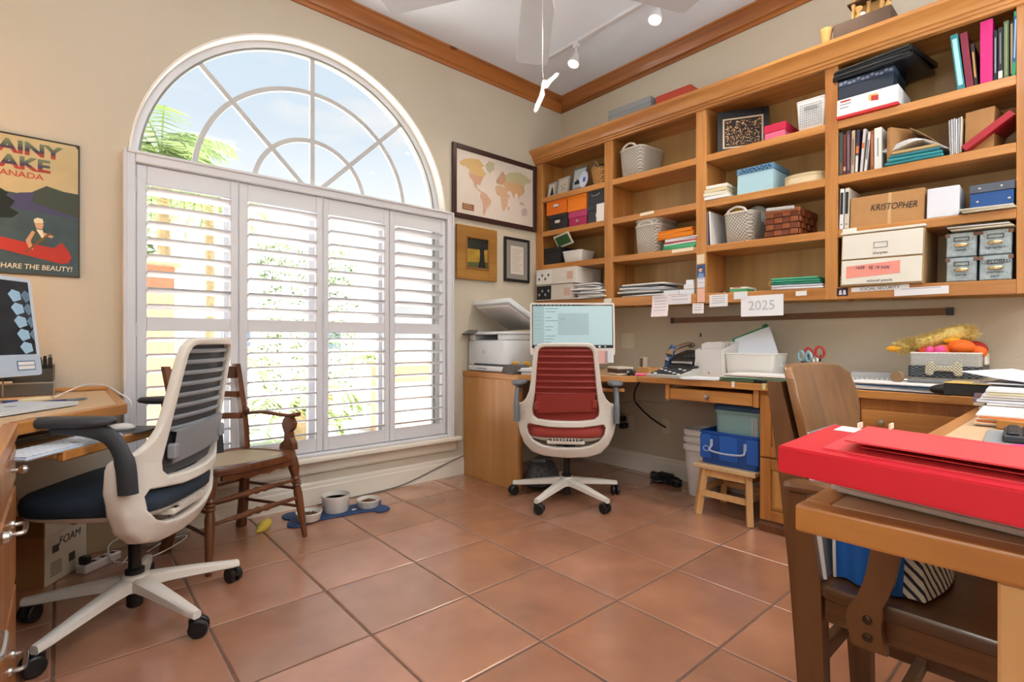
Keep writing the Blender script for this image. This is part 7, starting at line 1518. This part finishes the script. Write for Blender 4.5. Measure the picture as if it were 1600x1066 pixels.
for z in (0, .02, .06, .11, .16, .19): R.append([((.11+rnd.uniform(-.025, .02))*(1-z*1.3)*math.cos(2*PI*k/12), (.055+rnd.uniform(-.012, .01))*math.sin(2*PI*k/12), z+rnd.uniform(0, .012)) for k in range(12)])
m.hull(R); m.build('bag', mat('crumpled_film', '#b8aaa2', .2, alpha=.55), t)
t = thing('power_strip', 'white power strip with black plugs on the floor under the left desk', 'strip', (.10, 2.85, 0), math.radians(40)); pb(t, 'strip', M['paper'], -.05, .12, -.025, .025, 0, .035, .005)
for k in range(3): pb(t, 'socket', M['ink'], .095-.045*k-.009, .095-.045*k+.009, -.012, .012, .0345, .036, 0)
pb(t, 'plug', M['black'], -.045, -.015, -.02, .02, .036, .07, .005)
cord('white cable looped on the floor behind the grey chair base', [(.2, 2.80, .01), (.24, 2.86, .05), (.22, 2.92, .09), (.16, 2.9, .07), (.18, 2.84, .012), (.3, 2.82, .006), (.42, 2.86, .03), (.46, 2.93, .035), (.38, 2.96, .02), (.3, 2.9, .006)], .003, M['paper'], 'cable', 'white_cable')
# ================================================================== ON THE OAK CHAIR
t = thing('tote_bag', 'royal blue tote bag with a striped gusset on the oak chair seat', 'bag', (1.335, .39, .4525), math.radians(-90))
bm_ = mat('blue_cloth', '#1c5aa8', .8, noise=(12, .12)); N_ = 16; m = MB(); R = []
for i in range(N_+1):
    u = i/N_; x = .145*u; hh = .24-.03*u; yy = .010*math.sin(u*15); dd = .05
    R.append([(x, yy-.03, 0), (x, yy-.034, hh*.4), (x, yy-.012, hh*.8), (x, yy+.01, hh), (x, dd, hh*.8), (x, dd+.03, hh*.4), (x, dd+.03, 0)])
m.hull(R); m.build('bag', bm_, t, smooth=True, angle=60)
def stripes(name, a, b, f):
    if name in MATS: return MATS[name]
    m = mat(name, a, .85); nt = m.node_tree; tcn = nt.nodes.new('ShaderNodeTexCoord'); w = nt.nodes.new('ShaderNodeTexWave'); w.inputs['Scale'].default_value = f; w.inputs['Distortion'].default_value = 1.2; w.bands_direction = 'DIAGONAL'; r = nt.nodes.new('ShaderNodeValToRGB'); r.color_ramp.interpolation = 'CONSTANT'; r.color_ramp.elements[0].color = hexc(b); r.color_ramp.elements[1].position = .35; r.color_ramp.elements[1].color = hexc(a)
    nt.links.new(tcn.outputs['Object'], w.inputs[0]); nt.links.new(w.outputs['Fac'], r.inputs[0]); nt.links.new(r.outputs[0], nt.nodes['Principled BSDF'].inputs['Base Color']); return m
st = stripes('striped_cloth', '#cfc8b8', '#2a2a38', 26)
m = MB(); R = []
for i in range(11):
    u = i/10; y = -.03+.29*u; hh = .215*(1-u**2.2)+.004; xo = .146+.02*math.sin(u*3.1); dd = .03*(1-u)+.008
    R.append([(xo-dd, y, .001), (xo+.012, y, .001), (xo+.006, y, hh*.5), (xo-.012*u, y, hh), (xo-dd, y, hh*.98)])
m.hull(R); m.build('striped_gusset', st, t, smooth=True, angle=60)
m = MB(); m.tube(spline([(-.002, -.03, .0), (-.002, -.034, .09), (-.002, -.012, .19), (-.002, .01, .235)], 6), .0035, 6); m.build('white_piping', M['paper'], t, smooth=True)
t = thing('clipboard', 'thin grey board with a white edge leaning against the oak chair back', 'board', (1.275, .405, .4525), rot=(-.12, 0, 0)); pb(t, 'board', cmat('#7c7f84'), .0, .2, -.006, .0, 0, .32, .001); pb(t, 'white_edge', M['paper'], -.006, -.0005, -.008, .002, 0, .322, .001)

# ---- pieces of the stacks become things of their own
def find(n): return [o for o in bpy.data.objects if o.parent is None and o.name.split('.')[0] == n and o.type == 'EMPTY']
for n, names, cat, phrase, grp, new in (
    ('white_books', ('book',), 'book', 'cream or white paperback stacked on the second shelf of the third bay', 'paperbacks stacked in the third bay', 'paperback'),
    ('magazine_stack', ('magazine',), 'magazine', 'silver or white magazine stacked at the bottom of the second bay', 'magazines in the second bay', 'magazine'),
    ('book_stack', ('notebook',), 'notebook', 'dark or cream notebook stacked below the computer screen', 'notebooks by the computer', 'notebook'),
    ('binder_stack', ('binder',), 'binder', 'teal or tan binder stacked under the curled papers', 'binders under the curled papers', 'flat_binder'),
    ('orange_envelopes', ('envelope',), 'envelope', 'orange envelope stacked beside the nested knit baskets', 'orange envelopes in the second bay', 'orange_envelope'),
    ('folder_stack', ('folder',), 'folder', 'coloured folder stacked under the orange envelopes', 'folders under the orange envelopes', 'paper_folder'),
    ('document_wallets', ('wallet',), 'folder', 'green or white document wallet, bottom right of the third bay', 'document wallets in the third bay', 'document_wallet'),
    ('envelope_pile', ('envelope',), 'envelope', 'white envelope in the mail heap beside the toner cartons', 'mail beside the toner cartons', 'mail_envelope'),
    ('file_folders', ('folder', 'sheet'), 'folder', 'file folder or sheet bulging over the desk edge by the chair back', 'file folders at the desk edge', 'file_folder'),
    ('dark_trinkets', ('trinket',), 'trinket', 'small trinket at the bottom left of the third bay', 'trinkets in the third bay', 'trinket'),
    ('tape_clutter', ('tape_roll', 'tool'), 'tool', 'tape roll or grey tool before the toy basket', 'tools before the toy basket', 'desk_tool')):
    for t in find(n): explode(t, names, cat, phrase, grp, new)
for t in find('binder_stack'): t.name = 'curled_papers'; tag(t, 'curling white papers with a bent tan cover on the teal binders', 'papers')
for t in find('envelope_pile'):
    t.name = 'red_stamp_tag'; tag(t, 'small red tag stuck in the heap of white mail', 'tag')
